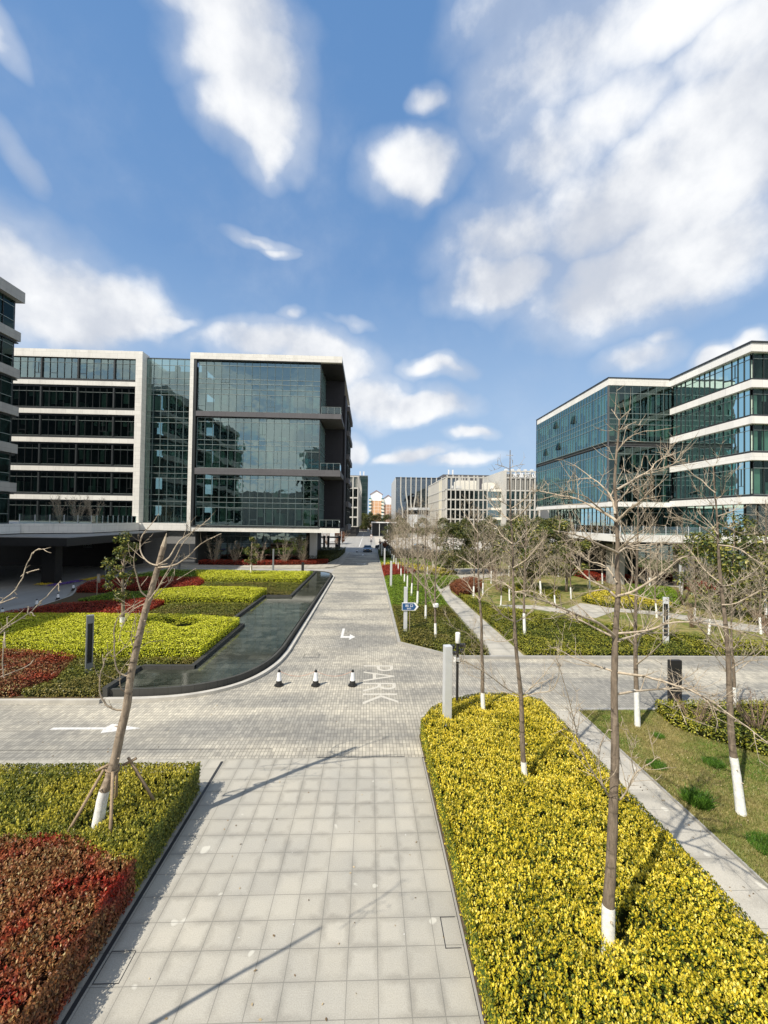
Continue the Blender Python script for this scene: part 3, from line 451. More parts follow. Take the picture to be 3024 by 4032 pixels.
mb.build('manhole_cover', M_('drain_metal'), road)
# drain channel along the forecourt and its cover plates
mb = MB(); mb.box(-4.36, -4.29, 4.0, 12.4, 0.002, 0.010); mb.build('drain_slot', M_('drain_metal'), bpy.data.objects['forecourt_paving'])
mb = MB()
for q in (rect(-4.25, -3.85, 6.6, 7.08), ): 
    x0, y0 = q[0]; x1, y1 = q[2]
    for a in ((x0, x1, y0, y0 + .012), (x0, x1, y1, y1 + .012), (x0, x0 + .012, y0, y1), (x1, x1 + .012, y0, y1)): mb.box(a[0], a[1], a[2], a[3], 0.001, 0.004)
for a in ((1.42, 1.435, 7.0, 7.55), (1.42, 1.70, 7.0, 7.012), (1.42, 1.70, 7.54, 7.552)): mb.box(*a, 0.001, 0.005)
mb.build('cover_plate', M_('drain_metal'), bpy.data.objects['forecourt_paving'])
# strip of darker setts lines across the forecourt mouth
mb = MB(); mb.box(-1.5, 1.2, 12.57, 12.60, 0.001, 0.005); mb.box(-14, -3.0, 13.05, 13.065, 0.001, 0.004); mb.build('threshold_strip', M_('drain_metal'), road)

def offset_poly(pts, d):  # offset an open polyline to its left
    res = []
    for i, p in enumerate(pts):
        a = Vector(pts[max(i - 1, 0)]); b = Vector(pts[min(i + 1, len(pts) - 1)])
        t = (b - a).normalized(); n = Vector((-t.y, t.x)); res.append((p[0] + n.x * d, p[1] + n.y * d))
    return res
def strip(mb, pts, w, z0, z1, m=0):
    o2 = offset_poly(pts, w)
    for i in range(len(pts) - 1):
        a, b, c, d = pts[i], pts[i + 1], o2[i + 1], o2[i]
        mb.quad((*a, z1), (*b, z1), (*c, z1), (*d, z1), m)
        mb.quad((*a, z0), (*b, z0), (*b, z1), (*a, z1), m)
        mb.quad((*d, z1), (*c, z1), (*c, z0), (*d, z0), m)
    for k, s in ((0, 1), (-1, -1)):
        a, d = pts[k], o2[k]; mb.quad((*a, z0), (*a, z1), (*d, z1), (*d, z0), m)
def smooth_line(pts, n=4):
    res = []
    P = [Vector(p) for p in pts]
    for i in range(len(P) - 1):
        p0, p1, p2, p3 = P[max(i - 1, 0)], P[i], P[i + 1], P[min(i + 2, len(P) - 1)]
        for k in range(n):
            t = k / n
            res.append(tuple(0.5 * ((2 * p1) + (p2 - p0) * t + (2 * p0 - 5 * p1 + 4 * p2 - p3) * t * t + (3 * p1 - p0 - 3 * p2 + p3) * t ** 3)))
    res.append(tuple(P[-1])); return res

# left garden: bed soil, kerb
curve = smooth_line([(-10.45, 16.32), (-8.6, 16.4), (-7.05, 16.75), (-5.75, 17.55), (-4.9, 18.75), (-4.4, 20.4), (-4.22, 22.2)], 5)
curve = curve + [(-4.2, 30), (-4.2, 40)] + smooth_line([(-4.2, 50.0), (-4.45, 51.6), (-5.3, 53.0), (-6.8, 53.9), (-8.5, 54.2)], 4)
leftbed = [(-27, 16.35)] + [(-10.45, 16.35)] + [(-10.3, 54.2), (-26.5, 54.4), (-30.0, 46), (-29.0, 41.5), (-26.6, 37), (-26.0, 33), (-25.5, 28.5), (-27, 24)]
mb = MB(); mb.prism([(-27, 16.4), (-10.45, 16.4), (-10.45, 19), (-8.05, 19), (-8.05, 26.3), (-9.15, 26.3), (-9.15, 36), (-6.85, 36), (-6.85, 53.6), (-26.4, 54.2), (-29.8, 46), (-28.8, 41.5), (-26.4, 37), (-25.8, 33), (-25.3, 28.5), (-26.8, 24)], -0.02, 0.14)
tag(mb.build('garden_soil', M_('soil')), kind='structure')
mb = MB(); strip(mb, [(-60, 16.22), (-10.45, 16.22)], 0.16, -0.02, 0.14); strip(mb, curve, 0.20, -0.02, 0.13)
strip(mb, smooth_line([(-8.5, 54.2), (-27, 54.6), (-30.2, 46), (-29.1, 41.5), (-26.7, 37), (-26.1, 33), (-25.6, 28.5), (-27.1, 24), (-27.3, 16.3)], 3), 0.15, -0.02, 0.12)
tag(mb.build('kerb', M_('kerb_stone')), kind='structure')
# reflecting pool
pool = empty('reflecting_pool', (-7, 30, 0)); tag(pool, 'long dark stone reflecting pool with curved rim beside the road', 'pool')
inner = [(-10.38, 16.6), (-10.38, 18.95), (-8.0, 18.95), (-8.0, 26.25), (-9.1, 26.25), (-9.1, 35.95), (-6.8, 35.95), (-6.8, 52.6)]
rim = offset_poly(curve, 0.30)
def P0(o, pool=pool): 
    o.parent = pool; o.location = (-pool.location.x, -pool.location.y, 0); return o
mb = MB()
outer = [p for p in offset_poly(curve, 0.5)]
wp = [(-10.38, 16.75)] + outer[:-4] + [(-6.8, 52.9)] + inner[::-1][:-1]
mb.poly([(x, y, 0.34) for x, y in wp]); P0(mb.build('water', M_('pool_water')))
mb = MB(); strip(mb, rim[:-2], 0.12, 0.0, 0.39); P0(mb.build('outer_rim', M_('pool_stone')))
mb = MB()
for i in range(len(inner) - 1):
    a, b = inner[i], inner[i + 1]
    x0, x1 = sorted((a[0], b[0])); y0, y1 = sorted((a[1], b[1]))
    if a[0] == b[0]: mb.box(x0 - 0.16, x0 + 0.06, y0 - (0.0 if i else 0.1), y1 + 0.0, 0.0, 0.50)
    else: mb.box(x0 + (0.06 if True else 0), x1 + 0.06 - 0.22 * 0, y0 - 0.08, y0 + 0.14, 0.0, 0.503)
P0(mb.build('inner_coping', M_('pool_stone')))

# right garden ground
mb = MB(); mb.prism([(1.95, 23.9), (4.2, 21.95), (5.2, 21.45), (60, 21.4), (60, 88), (1.95, 88)], -0.02, 0.10)
tag(mb.build('garden_lawn', M_('lawn_turf')), kind='structure')
mb = MB(); strip(mb, [(1.78, 88), (1.78, 23.8), (4.1, 21.75), (5.15, 21.28), (60, 21.22)], 0.17, -0.02, 0.15)
strip(mb, [(8.2, 15.56), (60, 15.56)], -0.14, -0.02, 0.1)
tag(mb.build('kerb', M_('kerb_grey')), kind='structure')
mb = MB(); mb.prism([(8.22, -6), (60, -6), (60, 15.42), (8.22, 15.42)], -0.02, 0.06)
tag(mb.build('lawn', M_('lawn_turf')), kind='structure')
mb = MB(); mb.prism([(1.80, -4), (6.66, -4), (6.66, 15.2), (6.1, 15.7), (4.5, 15.8), (3.2, 15.3), (2.3, 14.6), (1.80, 13.7)], -0.02, 0.08)
mb.prism([(-24, -4), (-4.52, -4), (-4.52, 11.0), (-24, 11.0)], -0.02, 0.08)
tag(mb.build('garden_soil', M_('soil')), kind='structure')
sheet('path', [rect(6.72, 8.18, -4, 15.52)], 0.010, 'path_slab')
mb = MB(); mb.box(6.66, 6.72, -4, 15.3, 0, 0.09); mb.box(8.18, 8.22, -4, 15.42, 0, 0.07); tag(mb.build('path_edging', M_('kerb_grey')), kind='structure')
# garden paths
mb = MB(); W1 = 0.115
def pth(p): mb.poly([(x, y, W1) for x, y in p])
pth([(6.6, 21.45), (8.45, 21.45), (8.45, 37), (8.3, 40), (8.9, 44), (10.4, 46.5), (13.5, 49.5), (12.0, 51.5), (9.6, 50.3), (7.4, 46), (6.95, 40)])
W1 = 0.119; pth([(11.5, 50.5), (13.2, 49.0), (19.0, 53.5), (18.0, 60.5), (12.0, 59.5)])
W1 = 0.115; pth([(9.8, 33.0), (13.6, 32.9), (16.2, 30.8), (17.2, 29.9), (20.0, 32.1), (22.8, 31.0), (25.0, 27.0), (32, 22.5), (34, 23.4), (27.2, 28.6), (24.0, 32.1), (20.9, 33.9), (18.9, 35.3), (16.5, 32.9), (14.2, 34.3), (9.8, 34.4)])
W1 = 0.119; pth([(31.5, 64), (36.5, 56), (33.0, 48), (36.0, 42), (40, 42), (40, 64)])
tag(mb.build('garden_path', M_('path_slab')), kind='structure')
# left pavement beside the building and along the road
mb = MB(); mb.prism([(-34, 58.6), (-8.6, 58.6), (-6.4, 59.2), (-5.2, 60.4), (-4.4, 63.0), (-4.2, 66), (-4.1, 87.5), (-6.0, 87.5), (-34, 87.5)], -0.02, 0.13)
tag(mb.build('pavement', M_('path_slab')), kind='structure')

# ================================================================ HEDGES
def hnoise(x, y, s=1.0, ph=0.0):
    return (np.sin(x * 2.1 * s + 1.3 + ph + 1.7 * np.sin(y * 1.3 * s)) * np.cos(y * 1.8 * s + 0.4 + 1.1 * np.sin(x * 1.7 * s + ph)) * 0.5 + np.sin(x * 5.3 * s + y * 3.1 * s + ph) * np.cos(y * 6.1 * s - x * 2.2 * s) * 0.3 + np.sin(x * 13 * s + ph) * np.cos(y * 11.7 * s) * 0.2)
def inpoly(px, py, poly):
    ins = np.zeros(len(px), bool); n = len(poly)
    for i in range(n):
        x1, y1 = poly[i]; x2, y2 = poly[(i + 1) % n]
        if y1 == y2: continue
        c = ((y1 > py) != (y2 > py)) & (px < (x2 - x1) * (py - y1) / (y2 - y1) + x1)
        ins ^= c
    return ins
def quads_from(P, Nrm, L, Wd, rng, bend=0.0, T=None):
    n = len(P)
    r = rng.normal(size=(n, 3)) if T is None else T; t = r - Nrm * np.sum(r * Nrm, 1, keepdims=True); t /= np.linalg.norm(t, axis=1, keepdims=True) + 1e-9
    b = np.cross(Nrm, t)
    L = L[:, None]; Wd = Wd[:, None]
    V = np.empty((n, 4, 3))
    V[:, 0] = P - t * L * 0.5; V[:, 1] = P + b * Wd * 0.5 + Nrm * L * 0.06; V[:, 2] = P + t * L * 0.5; V[:, 3] = P - b * Wd * 0.5 + Nrm * L * 0.06
    return V.reshape(-1, 3)
def bulk_mesh(name, V, mats, extra=None, growth=None):
    """V: (4n,3) quad leaves in slot 0; extra: an MB whose faces go in slot 1"""
    nq = len(V) // 4
    ev = np.array(extra.v, float) if extra and extra.v else np.zeros((0, 3)); ef = extra.f if extra else []
    me = bpy.data.meshes.new(name)
    allv = np.vstack([V, ev]); me.vertices.add(len(allv)); me.vertices.foreach_set('co', allv.astype(np.float32).ravel())
    loops = [np.arange(4 * nq)]; starts = [np.arange(nq) * 4]
    k = 4 * nq
    if ef:
        fl = np.array([i for f in ef for i in f]) + 4 * nq; lens = np.array([len(f) for f in ef])
        loops.append(fl); starts.append(k + np.concatenate([[0], np.cumsum(lens)[:-1]]))
    loops = np.concatenate(loops); starts = np.concatenate(starts)
    me.loops.add(len(loops)); me.loops.foreach_set('vertex_index', loops.astype(np.int32))
    me.polygons.add(len(starts)); me.polygons.foreach_set('loop_start', starts.astype(np.int32))
    for m in mats: me.materials.append(m)
    mi = np.zeros(len(starts), np.int32); mi[nq:] = 1; me.polygons.foreach_set('material_index', mi)
    if growth is not None:
        at = me.attributes.new('growth', 'FLOAT', 'FACE'); g = np.zeros(len(starts), np.float32); g[:nq] = growth; at.data.foreach_set('value', g)
    me.update(calc_edges=True); me.validate()
    return me
HN = 0
def hedge(name, poly, z0, z1, leaf, dens, mat, label, cat='hedge', group=None, seed=1, amp=0.05, inside='hedge_inside', rnd=0.0, holes=(), sprig=False):
    global HN; HN += 1
    rng = np.random.default_rng(seed * 77 + HN)
    xs = [p[0] for p in poly]; ys = [p[1] for p in poly]
    A = (max(xs) - min(xs)) * (max(ys) - min(ys)); n = int(A * dens)
    px = rng.uniform(min(xs), max(xs), n); py = rng.uniform(min(ys), max(ys), n)
    k = inpoly(px, py, poly); px = px[k]; py = py[k]
    # distance to the edge, for rounded shoulders
    dmin = np.full(len(px), 9.9); npol = len(poly)
    for i in range(npol):
        a = np.array(poly[i]); b = np.array(poly[(i + 1) % npol]); ab = b - a; L2 = ab @ ab
        t = np.clip(((px - a[0]) * ab[0] + (py - a[1]) * ab[1]) / L2, 0, 1)
        dmin = np.minimum(dmin, np.hypot(px - a[0] - t * ab[0], py - a[1] - t * ab[1]))
    def top(x, y, d): 
        h = z1 + amp * hnoise(x, y, 1.0, seed) + amp * 0.6 * hnoise(x * 3, y * 3, 1.0, seed + 2)
        h = h - rnd * np.exp(-d / 0.25)
        for hx, hy, hr, hd in holes: h = h - hd * np.exp(-((x - hx) ** 2 + (y - hy) ** 2) / hr ** 2)
        return h
    T = None
    if sprig:   # shoots: a few upright leaves round a stem tip, older leaves lower down
        m = len(px) // 7; px = px[:m]; py = py[:m]; dmin = dmin[:m]
        ht = top(px, py, dmin) + rng.normal(0, leaf * 0.75, m); young = np.clip(rng.normal(0.72, 0.22, m) + (ht - top(px, py, dmin)) / leaf * 0.25, 0, 1)
        k = np.repeat(np.arange(m), 7); a = rng.uniform(0, 6.283, m * 7); f = np.tile(np.linspace(0, 1, 7), m) + rng.normal(0, .08, m * 7)
        rad = leaf * (0.75 - 0.45 * f); P = np.stack([px[k] + rad * np.cos(a), py[k] + rad * np.sin(a), ht[k] - leaf * 2.0 * (1 - f)], 1)
        T = np.stack([np.cos(a) * (1.05 - f), np.sin(a) * (1.05 - f), 0.35 + 0.9 * f], 1) + rng.normal(0, .18, (m * 7, 3))
        Nn = np.stack([-np.cos(a) * (0.35 + .6 * f), -np.sin(a) * (0.35 + .6 * f), 1.15 - .8 * f], 1) + rng.normal(0, .25, (m * 7, 3))
        gr = np.clip(young[k] * 0.55 + 0.55 * f + rng.normal(0, .08, m * 7) - .05, 0, 1)
    else:
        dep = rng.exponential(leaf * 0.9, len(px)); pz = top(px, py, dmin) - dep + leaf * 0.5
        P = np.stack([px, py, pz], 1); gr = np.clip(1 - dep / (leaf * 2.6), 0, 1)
        Nn = rng.normal(0, 0.55, (len(P), 3)); Nn[:, 2] += 1.0
    ntop = len(P)
    # sides
    SP = []; SN = []
    for i in range(npol):
        a = np.array(poly[i]); b = np.array(poly[(i + 1) % npol]); L = np.linalg.norm(b - a)
        m = int(L * (z1 - z0) * dens * 1.1)
        if m == 0: continue
        t = rng.uniform(0, 1, m); z = z0 + (z1 - z0) * rng.uniform(0, 1, m) ** 0.8
        d = (b - a) / L; nn = np.array([d[1], -d[0]])
        x = a[0] + (b - a)[0] * t; y = a[1] + (b - a)[1] * t
        off = rng.normal(0, leaf * 0.5, m) + 0.03 * hnoise(x * 2 + z * 3, y * 2 - z * 2) 
        SP.append(np.stack([x + nn[0] * off, y + nn[1] * off, z], 1)); q = rng.normal(0, 0.5, (m, 3)); q[:, 0] += nn[0]; q[:, 1] += nn[1]; q[:, 2] += 0.4; SN.append(q)
    if SP:
        P = np.vstack([P] + SP); Nn = np.vstack([Nn] + SN); gr = np.concatenate([gr, rng.uniform(0.1, 0.75, len(P) - ntop)])
        if T is not None: T = np.vstack([T, rng.normal(size=(len(P) - ntop, 3)) + np.array([0, 0, .8])])
    Nn /= np.linalg.norm(Nn, axis=1, keepdims=True)
    Ls = leaf * rng.uniform(0.7, 1.35, len(P)); V = quads_from(P, Nn, Ls, Ls * rng.uniform(0.45, 0.7, len(P)), rng, T=T)
    mb = MB()
    c = np.mean(poly, 0); ins = [(x + (c[0] - x) * min(0.05, 0.5), y + (c[1] - y) * 0.05) for x, y in poly]
    bl = []
    for i, p in enumerate(poly):  # body pulled in a little from the leaves
        a = Vector(poly[i - 1]); b = Vector(poly[(i + 1) % npol]); v = Vector(p)
        n1 = (v - a).normalized(); n2 = (b - v).normalized(); nn = Vector((-(n1.y + n2.y), n1.x + n2.x))
        if nn.length < 1e-6: nn = Vector((-n1.y, n1.x))
        nn.normalize(); area = 1
        q = v + nn * leaf * 0.9 * ORI(poly); bl.append((q.x, q.y))
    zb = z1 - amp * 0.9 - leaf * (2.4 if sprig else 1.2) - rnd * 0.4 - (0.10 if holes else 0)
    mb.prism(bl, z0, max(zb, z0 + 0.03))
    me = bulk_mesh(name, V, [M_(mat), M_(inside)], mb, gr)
    o = bpy.data.objects.new(name, me); COL.objects.link(o); tag(o, label, cat, group); return o
def ORI(poly):
    a = 0
    for i in range(len(poly)):
        x1, y1 = poly[i]; x2, y2 = poly[(i + 1) % len(poly)]; a += x1 * y2 - x2 * y1
    return 1.0 if a > 0 else -1.0
def ccw(p): return p if ORI(p) > 0 else p[::-1]

# foreground
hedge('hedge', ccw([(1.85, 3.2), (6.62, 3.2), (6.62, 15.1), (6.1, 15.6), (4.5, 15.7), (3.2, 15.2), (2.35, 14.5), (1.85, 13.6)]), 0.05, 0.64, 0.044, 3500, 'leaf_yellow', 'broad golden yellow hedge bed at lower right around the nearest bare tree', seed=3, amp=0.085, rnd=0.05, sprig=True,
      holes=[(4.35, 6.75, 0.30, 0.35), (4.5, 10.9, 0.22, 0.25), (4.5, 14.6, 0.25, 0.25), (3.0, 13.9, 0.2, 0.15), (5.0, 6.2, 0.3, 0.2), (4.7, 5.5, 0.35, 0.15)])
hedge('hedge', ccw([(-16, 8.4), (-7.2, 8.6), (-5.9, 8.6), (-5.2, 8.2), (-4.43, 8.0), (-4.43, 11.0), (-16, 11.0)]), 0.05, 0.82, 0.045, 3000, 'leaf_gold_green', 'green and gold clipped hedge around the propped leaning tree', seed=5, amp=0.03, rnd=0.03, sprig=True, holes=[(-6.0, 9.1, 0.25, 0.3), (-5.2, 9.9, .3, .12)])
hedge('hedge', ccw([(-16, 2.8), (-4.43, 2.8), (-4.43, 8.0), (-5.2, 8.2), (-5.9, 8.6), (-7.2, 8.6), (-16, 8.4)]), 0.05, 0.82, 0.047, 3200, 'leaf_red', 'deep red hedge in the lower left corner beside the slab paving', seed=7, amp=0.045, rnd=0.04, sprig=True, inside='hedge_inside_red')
hedge('hedge', ccw([(11.2, 15.3), (11.0, 14.2), (11.3, 13.6), (12.6, 12.3), (15.5, 11.6), (22, 10.5), (40, 10.5), (40, 15.3)]), 0.05, 0.55, 0.065, 420, 'leaf_mixed', 'dull green hedge behind the near right lawn beside the black pillar', seed=9, amp=0.06, rnd=0.1)
# left garden (behind the road)
hedge('hedge', ccw([(-24, 16.5), (-13.9, 16.5), (-13.3, 17.6), (-14.3, 20.5), (-14.8, 21.2), (-17.5, 21.3), (-24, 21.6)]), 0.1, 0.55, 0.065, 480, 'leaf_red_olive', 'brownish red and olive hedge at the left picture edge behind the left road', seed=11, amp=0.06, rnd=0.08, inside='hedge_inside_red')
hedge('hedge', ccw([(-13.6, 16.5), (-10.55, 16.5), (-10.55, 19.1), (-8.2, 19.1), (-8.2, 20.2), (-14.2, 20.2), (-13.1, 17.6)]), 0.1, 0.48, 0.065, 520, 'leaf_olive', 'olive green hedge around the tall slotted lamp post at the near pool end', seed=12, amp=0.05, rnd=0.06)
hedge('hedge', ccw([(-14.2, 20.3), (-8.2, 20.3), (-8.25, 26.3), (-11.5, 27.2), (-18.0, 27.3), (-24.6, 27.2), (-25.0, 22), (-17.2, 21.2)]), 0.1, 0.92, 0.065, 520, 'leaf_lime', 'lime green flat topped hedge nearest the camera at the pool', seed=13, amp=0.04, rnd=0.05, holes=[(-11.2, 25.2, 0.8, 0.35), (-12.4, 25.6, .5, .25)])
hedge('hedge', ccw([(-25.0, 27.4), (-18.2, 27.5), (-15.9, 27.5), (-15.9, 30.0), (-16.5, 33.3), (-18.4, 34.0), (-23.4, 31.8), (-25.2, 29.0)]), 0.1, 0.62, 0.07, 340, 'leaf_red_even', 'deep red hedge between the lime hedge and the curved driveway', seed=15, amp=0.04, rnd=0.06, inside='hedge_inside_red')
hedge('hedge', ccw([(-15.7, 27.4), (-11.5, 27.5), (-9.3, 26.8), (-9.35, 33.0), (-15.8, 32.8)]), 0.1, 0.50, 0.07, 330, 'leaf_olive', 'olive hedge between the first and second lime hedges beside the pool', seed=16, amp=0.05, rnd=0.05)
hedge('hedge', ccw([(-18.3, 34.2), (-16.4, 33.2), (-9.35, 33.1), (-9.35, 37.5), (-12.0, 38.2), (-16.3, 38.2), (-18.5, 36.6)]), 0.1, 0.90, 0.07, 330, 'leaf_lime', 'lime green flat topped hedge in the middle of the pool side, second from the camera', seed=17, amp=0.04, rnd=0.05)
hedge('hedge', ccw([(-24.2, 34.5), (-21.5, 34.3), (-19.0, 35.0), (-18.7, 37.0), (-20.5, 38.6), (-23.6, 37.8)]), 0.1, 0.36, 0.07, 300, 'leaf_green', 'low green ground hedge beside the small wooden sign board', seed=18, amp=0.03, rnd=0.05)
hedge('hedge', ccw([(-28.4, 41.8), (-27.0, 38.3), (-24.6, 38.3), (-21.2, 39.6), (-16.8, 40.1), (-17.3, 43.0), (-18.2, 45.6), (-24.5, 45.5), (-28.0, 44.0)]), 0.1, 0.66, 0.075, 260, 'leaf_red_even', 'far deep red hedge behind the dark lamp post on the left lawn', seed=19, amp=0.04, rnd=0.06, inside='hedge_inside_red')
hedge('hedge', ccw([(-16.6, 38.4), (-12, 38.5), (-9.2, 37.8), (-7.05, 36.9), (-7.05, 43.2), (-17.2, 43.4), (-16.6, 40.5)]), 0.1, 0.50, 0.075, 260, 'leaf_olive', 'olive hedge between the second and third lime hedges beside the pool', seed=20, amp=0.05, rnd=0.05)
hedge('hedge', ccw([(-17.4, 43.6), (-7.1, 43.3), (-7.1, 49.5), (-21.0, 49.8), (-19.0, 45.7)]), 0.1, 0.92, 0.08, 230, 'leaf_lime', 'lime green flat topped hedge farthest from the camera at the far pool end', seed=21, amp=0.04, rnd=0.05, holes=[(-13.0, 47.6, 1.5, 0.25)])
hedge('hedge', ccw([(-28.5, 46.0), (-19.2, 46.0), (-21.2, 50.0), (-7.2, 49.8), (-7.2, 52.6), (-26.5, 53.5)]), 0.1, 0.45, 0.08, 200, 'leaf_green', 'low shaded green hedge strip along the far side of the left garden', seed=22, amp=0.04, rnd=0.05)
# hedges at the building
hedge('hedge', ccw([(-25.4, 61.0), (-16.6, 61.0), (-8.4, 62.6), (-6.6, 64.0), (-6.6, 65.6), (-9.0, 64.9), (-16.5, 63.3), (-25.4, 62.9)]), 0.13, 0.78, 0.09, 190, 'leaf_red_even', 'long low red hedge under the overhanging glass front of the left office', seed=23, amp=0.06, rnd=0.08, inside='hedge_inside_red')
hedge('hedge', ccw([(-10.2, 66.5), (-6.4, 66.3), (-5.4, 74), (-5.0, 86.0), (-10.2, 86.0)]), 0.13, 1.2, 0.10, 120, 'leaf_dark', 'dark mounded hedge bank along the pavement beside the left office column', seed=24, amp=0.25, rnd=0.5)
# right garden strip along the road
hedge('hedge', ccw([(2.0, 24.0), (4.25, 22.0), (5.2, 21.5), (6.5, 21.5), (6.5, 32.5), (2.0, 32.5)]), 0.1, 0.52, 0.065, 420, 'leaf_olive', 'olive green hedge at the foot of the blue exit arrow post', seed=25, amp=0.06, rnd=0.07)
hedge('hedge', ccw([(2.0, 32.6), (6.5, 32.6), (6.9, 40), (7.3, 46), (9.0, 50.0), (5.4, 51.5), (2.0, 49.0)]), 0.1, 0.48, 0.07, 330, 'leaf_green', 'bright grass green low hedge strip along the right road edge', seed=26, amp=0.05, rnd=0.07)
hedge('hedge', ccw([(2.0, 49.1), (5.4, 51.6), (6.4, 54.8), (4.2, 60.6), (2.0, 59.6)]), 0.1, 0.62, 0.08, 230, 'leaf_red_even', 'rusty red hedge block beside the right road edge in mid distance', seed=27, amp=0.05, rnd=0.07, inside='hedge_inside_red')
hedge('hedge', ccw([(2.0, 59.7), (4.4, 60.8), (6.6, 55.0), (9.4, 51.8), (12.0, 54.0), (9.5, 60), (5.0, 64.5), (2.0, 63.5)]), 0.1, 0.50, 0.08, 200, 'leaf_yellow', 'thin curving yellow hedge strip behind the rusty red hedge block', seed=28, amp=0.05, rnd=0.07)
hedge('hedge', ccw([(2.0, 63.6), (5.0, 64.6), (9.8, 60.2), (12.5, 61), (12.5, 70), (2.0, 72)]), 0.1, 0.45, 0.09, 150, 'leaf_green', 'green hedge patch behind the curving yellow strip', seed=29, amp=0.06, rnd=0.07)
hedge('hedge', ccw([(2.0, 72.1), (14, 71), (30, 72), (30, 84), (2.0, 86)]), 0.1, 1.0, 0.12, 60, 'leaf_dark', 'dark green far hedge before the side street on the right', seed=30, amp=0.2, rnd=0.3)
hedge('hedge', ccw([(7.6, 42.0), (8.6, 43.8), (10.8, 46.8), (11.2, 50), (9.6, 50.2), (7.7, 46.0)]), 0.1, 0.45, 0.08, 240, 'leaf_green', 'small green hedge wedge inside the bend of the garden path', seed=31, amp=0.05, rnd=0.07)
hedge('hedge', ccw([(8.6, 38.2), (9.6, 38.6), (11.6, 41.1), (13.0, 46.0), (12.4, 47.8), (9.9, 45.2), (8.5, 41.8)]), 0.1, 0.75, 0.08, 260, 'leaf_rust', 'rust red mounded hedge beside the bend of the garden path', seed=32, amp=0.08, rnd=0.2, inside='hedge_inside_red')
hedge('hedge', ccw([(8.6, 21.5), (40, 21.5), (34, 22.2), (26, 22.4), (22.6, 23.3), (18.6, 25.6), (16.0, 27.6), (12.6, 30.6), (10.6, 32.6), (9.7, 36), (8.6, 37.8)]), 0.1, 0.52, 0.065, 400, 'leaf_mixed', 'wide mottled green hedge between the right cross street and the garden path', seed=33, amp=0.08, rnd=0.1)
hedge('hedge', ccw([(20.3, 33.6), (24.6, 31.9), (26.0, 33.6), (24.8, 37.2), (23.4, 40.4), (21.6, 38.4), (19.4, 36.0)]), 0.1, 0.62, 0.075, 330, 'leaf_yellow', 'bright yellow hedge patch in the middle of the right garden', seed=34, amp=0.08, rnd=0.12)
hedge('hedge', ccw([(25.2, 37.6), (26.4, 33.6), (30.0, 37.0), (32.6, 42.6), (29.0, 44.4)]), 0.1, 0.50, 0.08, 240, 'leaf_green', 'bright green hedge patch behind the yellow patch in the right garden', seed=35, amp=0.06, rnd=0.08)
hedge('hedge', ccw([(27.5, 49.0), (32.0, 47.0), (33.2, 51.0), (32.6, 60), (31.0, 64), (27.5, 60)]), 0.1, 0.8, 0.09, 160, 'leaf_red_even', 'dull red hedge left of the far garden walk before the right office', seed=36, amp=0.08, rnd=0.1, inside='hedge_inside_red')
hedge('hedge', ccw([(33.6, 40.5), (36.0, 38.5), (39.5, 43.0), (40.5, 60), (38.0, 60), (37.2, 48)]), 0.1, 0.85, 0.09, 160, 'leaf_red_even', 'dull red hedge right of the far garden walk under the right office', seed=37, amp=0.08, rnd=0.1, inside='hedge_inside_red')
hedge('hedge', ccw([(14, 38.5), (18, 37.0), (19.5, 40.5), (17, 45), (13.8, 43)]), 0.1, 0.40, 0.08, 200, 'leaf_mixed', 'low mottled hedge under the small whitewashed trees in the garden centre', seed=38, amp=0.08, rnd=0.1)
hedge('hedge', ccw([(26.5, 22.7), (40, 22.5), (40, 30), (31, 31.2), (28.2, 29.2), (30.5, 26)]), 0.1, 0.42, 0.075, 220, 'leaf_mixed', 'low mottled hedge at the right picture edge beyond the cross street', seed=39, amp=0.08, rnd=0.1)

# flower strips by the canopy
def flowerbed(pts, mat, label, seed):
    rng = np.random.default_rng(seed); P = []
    for (x, y, w, l, a) in pts:
        n = int(w * l * 240); u = rng.uniform(-.5, .5, n) * l; v = rng.uniform(-.5, .5, n) * w; ca, sa = math.cos(a), math.sin(a)
        P.append(np.stack([x + u * ca - v * sa, y + u * sa + v * ca, rng.uniform(0.08, 0.2, n)], 1))
    P = np.vstack(P); Nn = rng.normal(0, .4, (len(P), 3)); Nn[:, 2] += 1; Nn /= np.linalg.norm(Nn, axis=1, keepdims=True)
    L = rng.uniform(0.06, 0.1, len(P)); V = quads_from(P, Nn, L, L * 0.9, rng)
    me = bulk_mesh('flower_bed', V, [M_(mat)]); o = bpy.data.objects.new('flower_bed', me); COL.objects.link(o); tag(o, label, 'flower bed')
flowerbed([(-33.6, 43.0, 1.0, 1.6, 0)], 'petal_yellow', 'small patch of yellow flowers at the foot of the canopy column', 1)
flowerbed([(-31.9, 43.8, 1.0, 3.6, R(80))], 'petal_violet', 'strip of violet flowers beside the dark canopy column', 2)
flowerbed([(-31.4, 47.6, 1.0, 4.2, R(88))], 'petal_yellow', 'longer strip of yellow flowers beyond the violet ones under the canopy edge', 3)

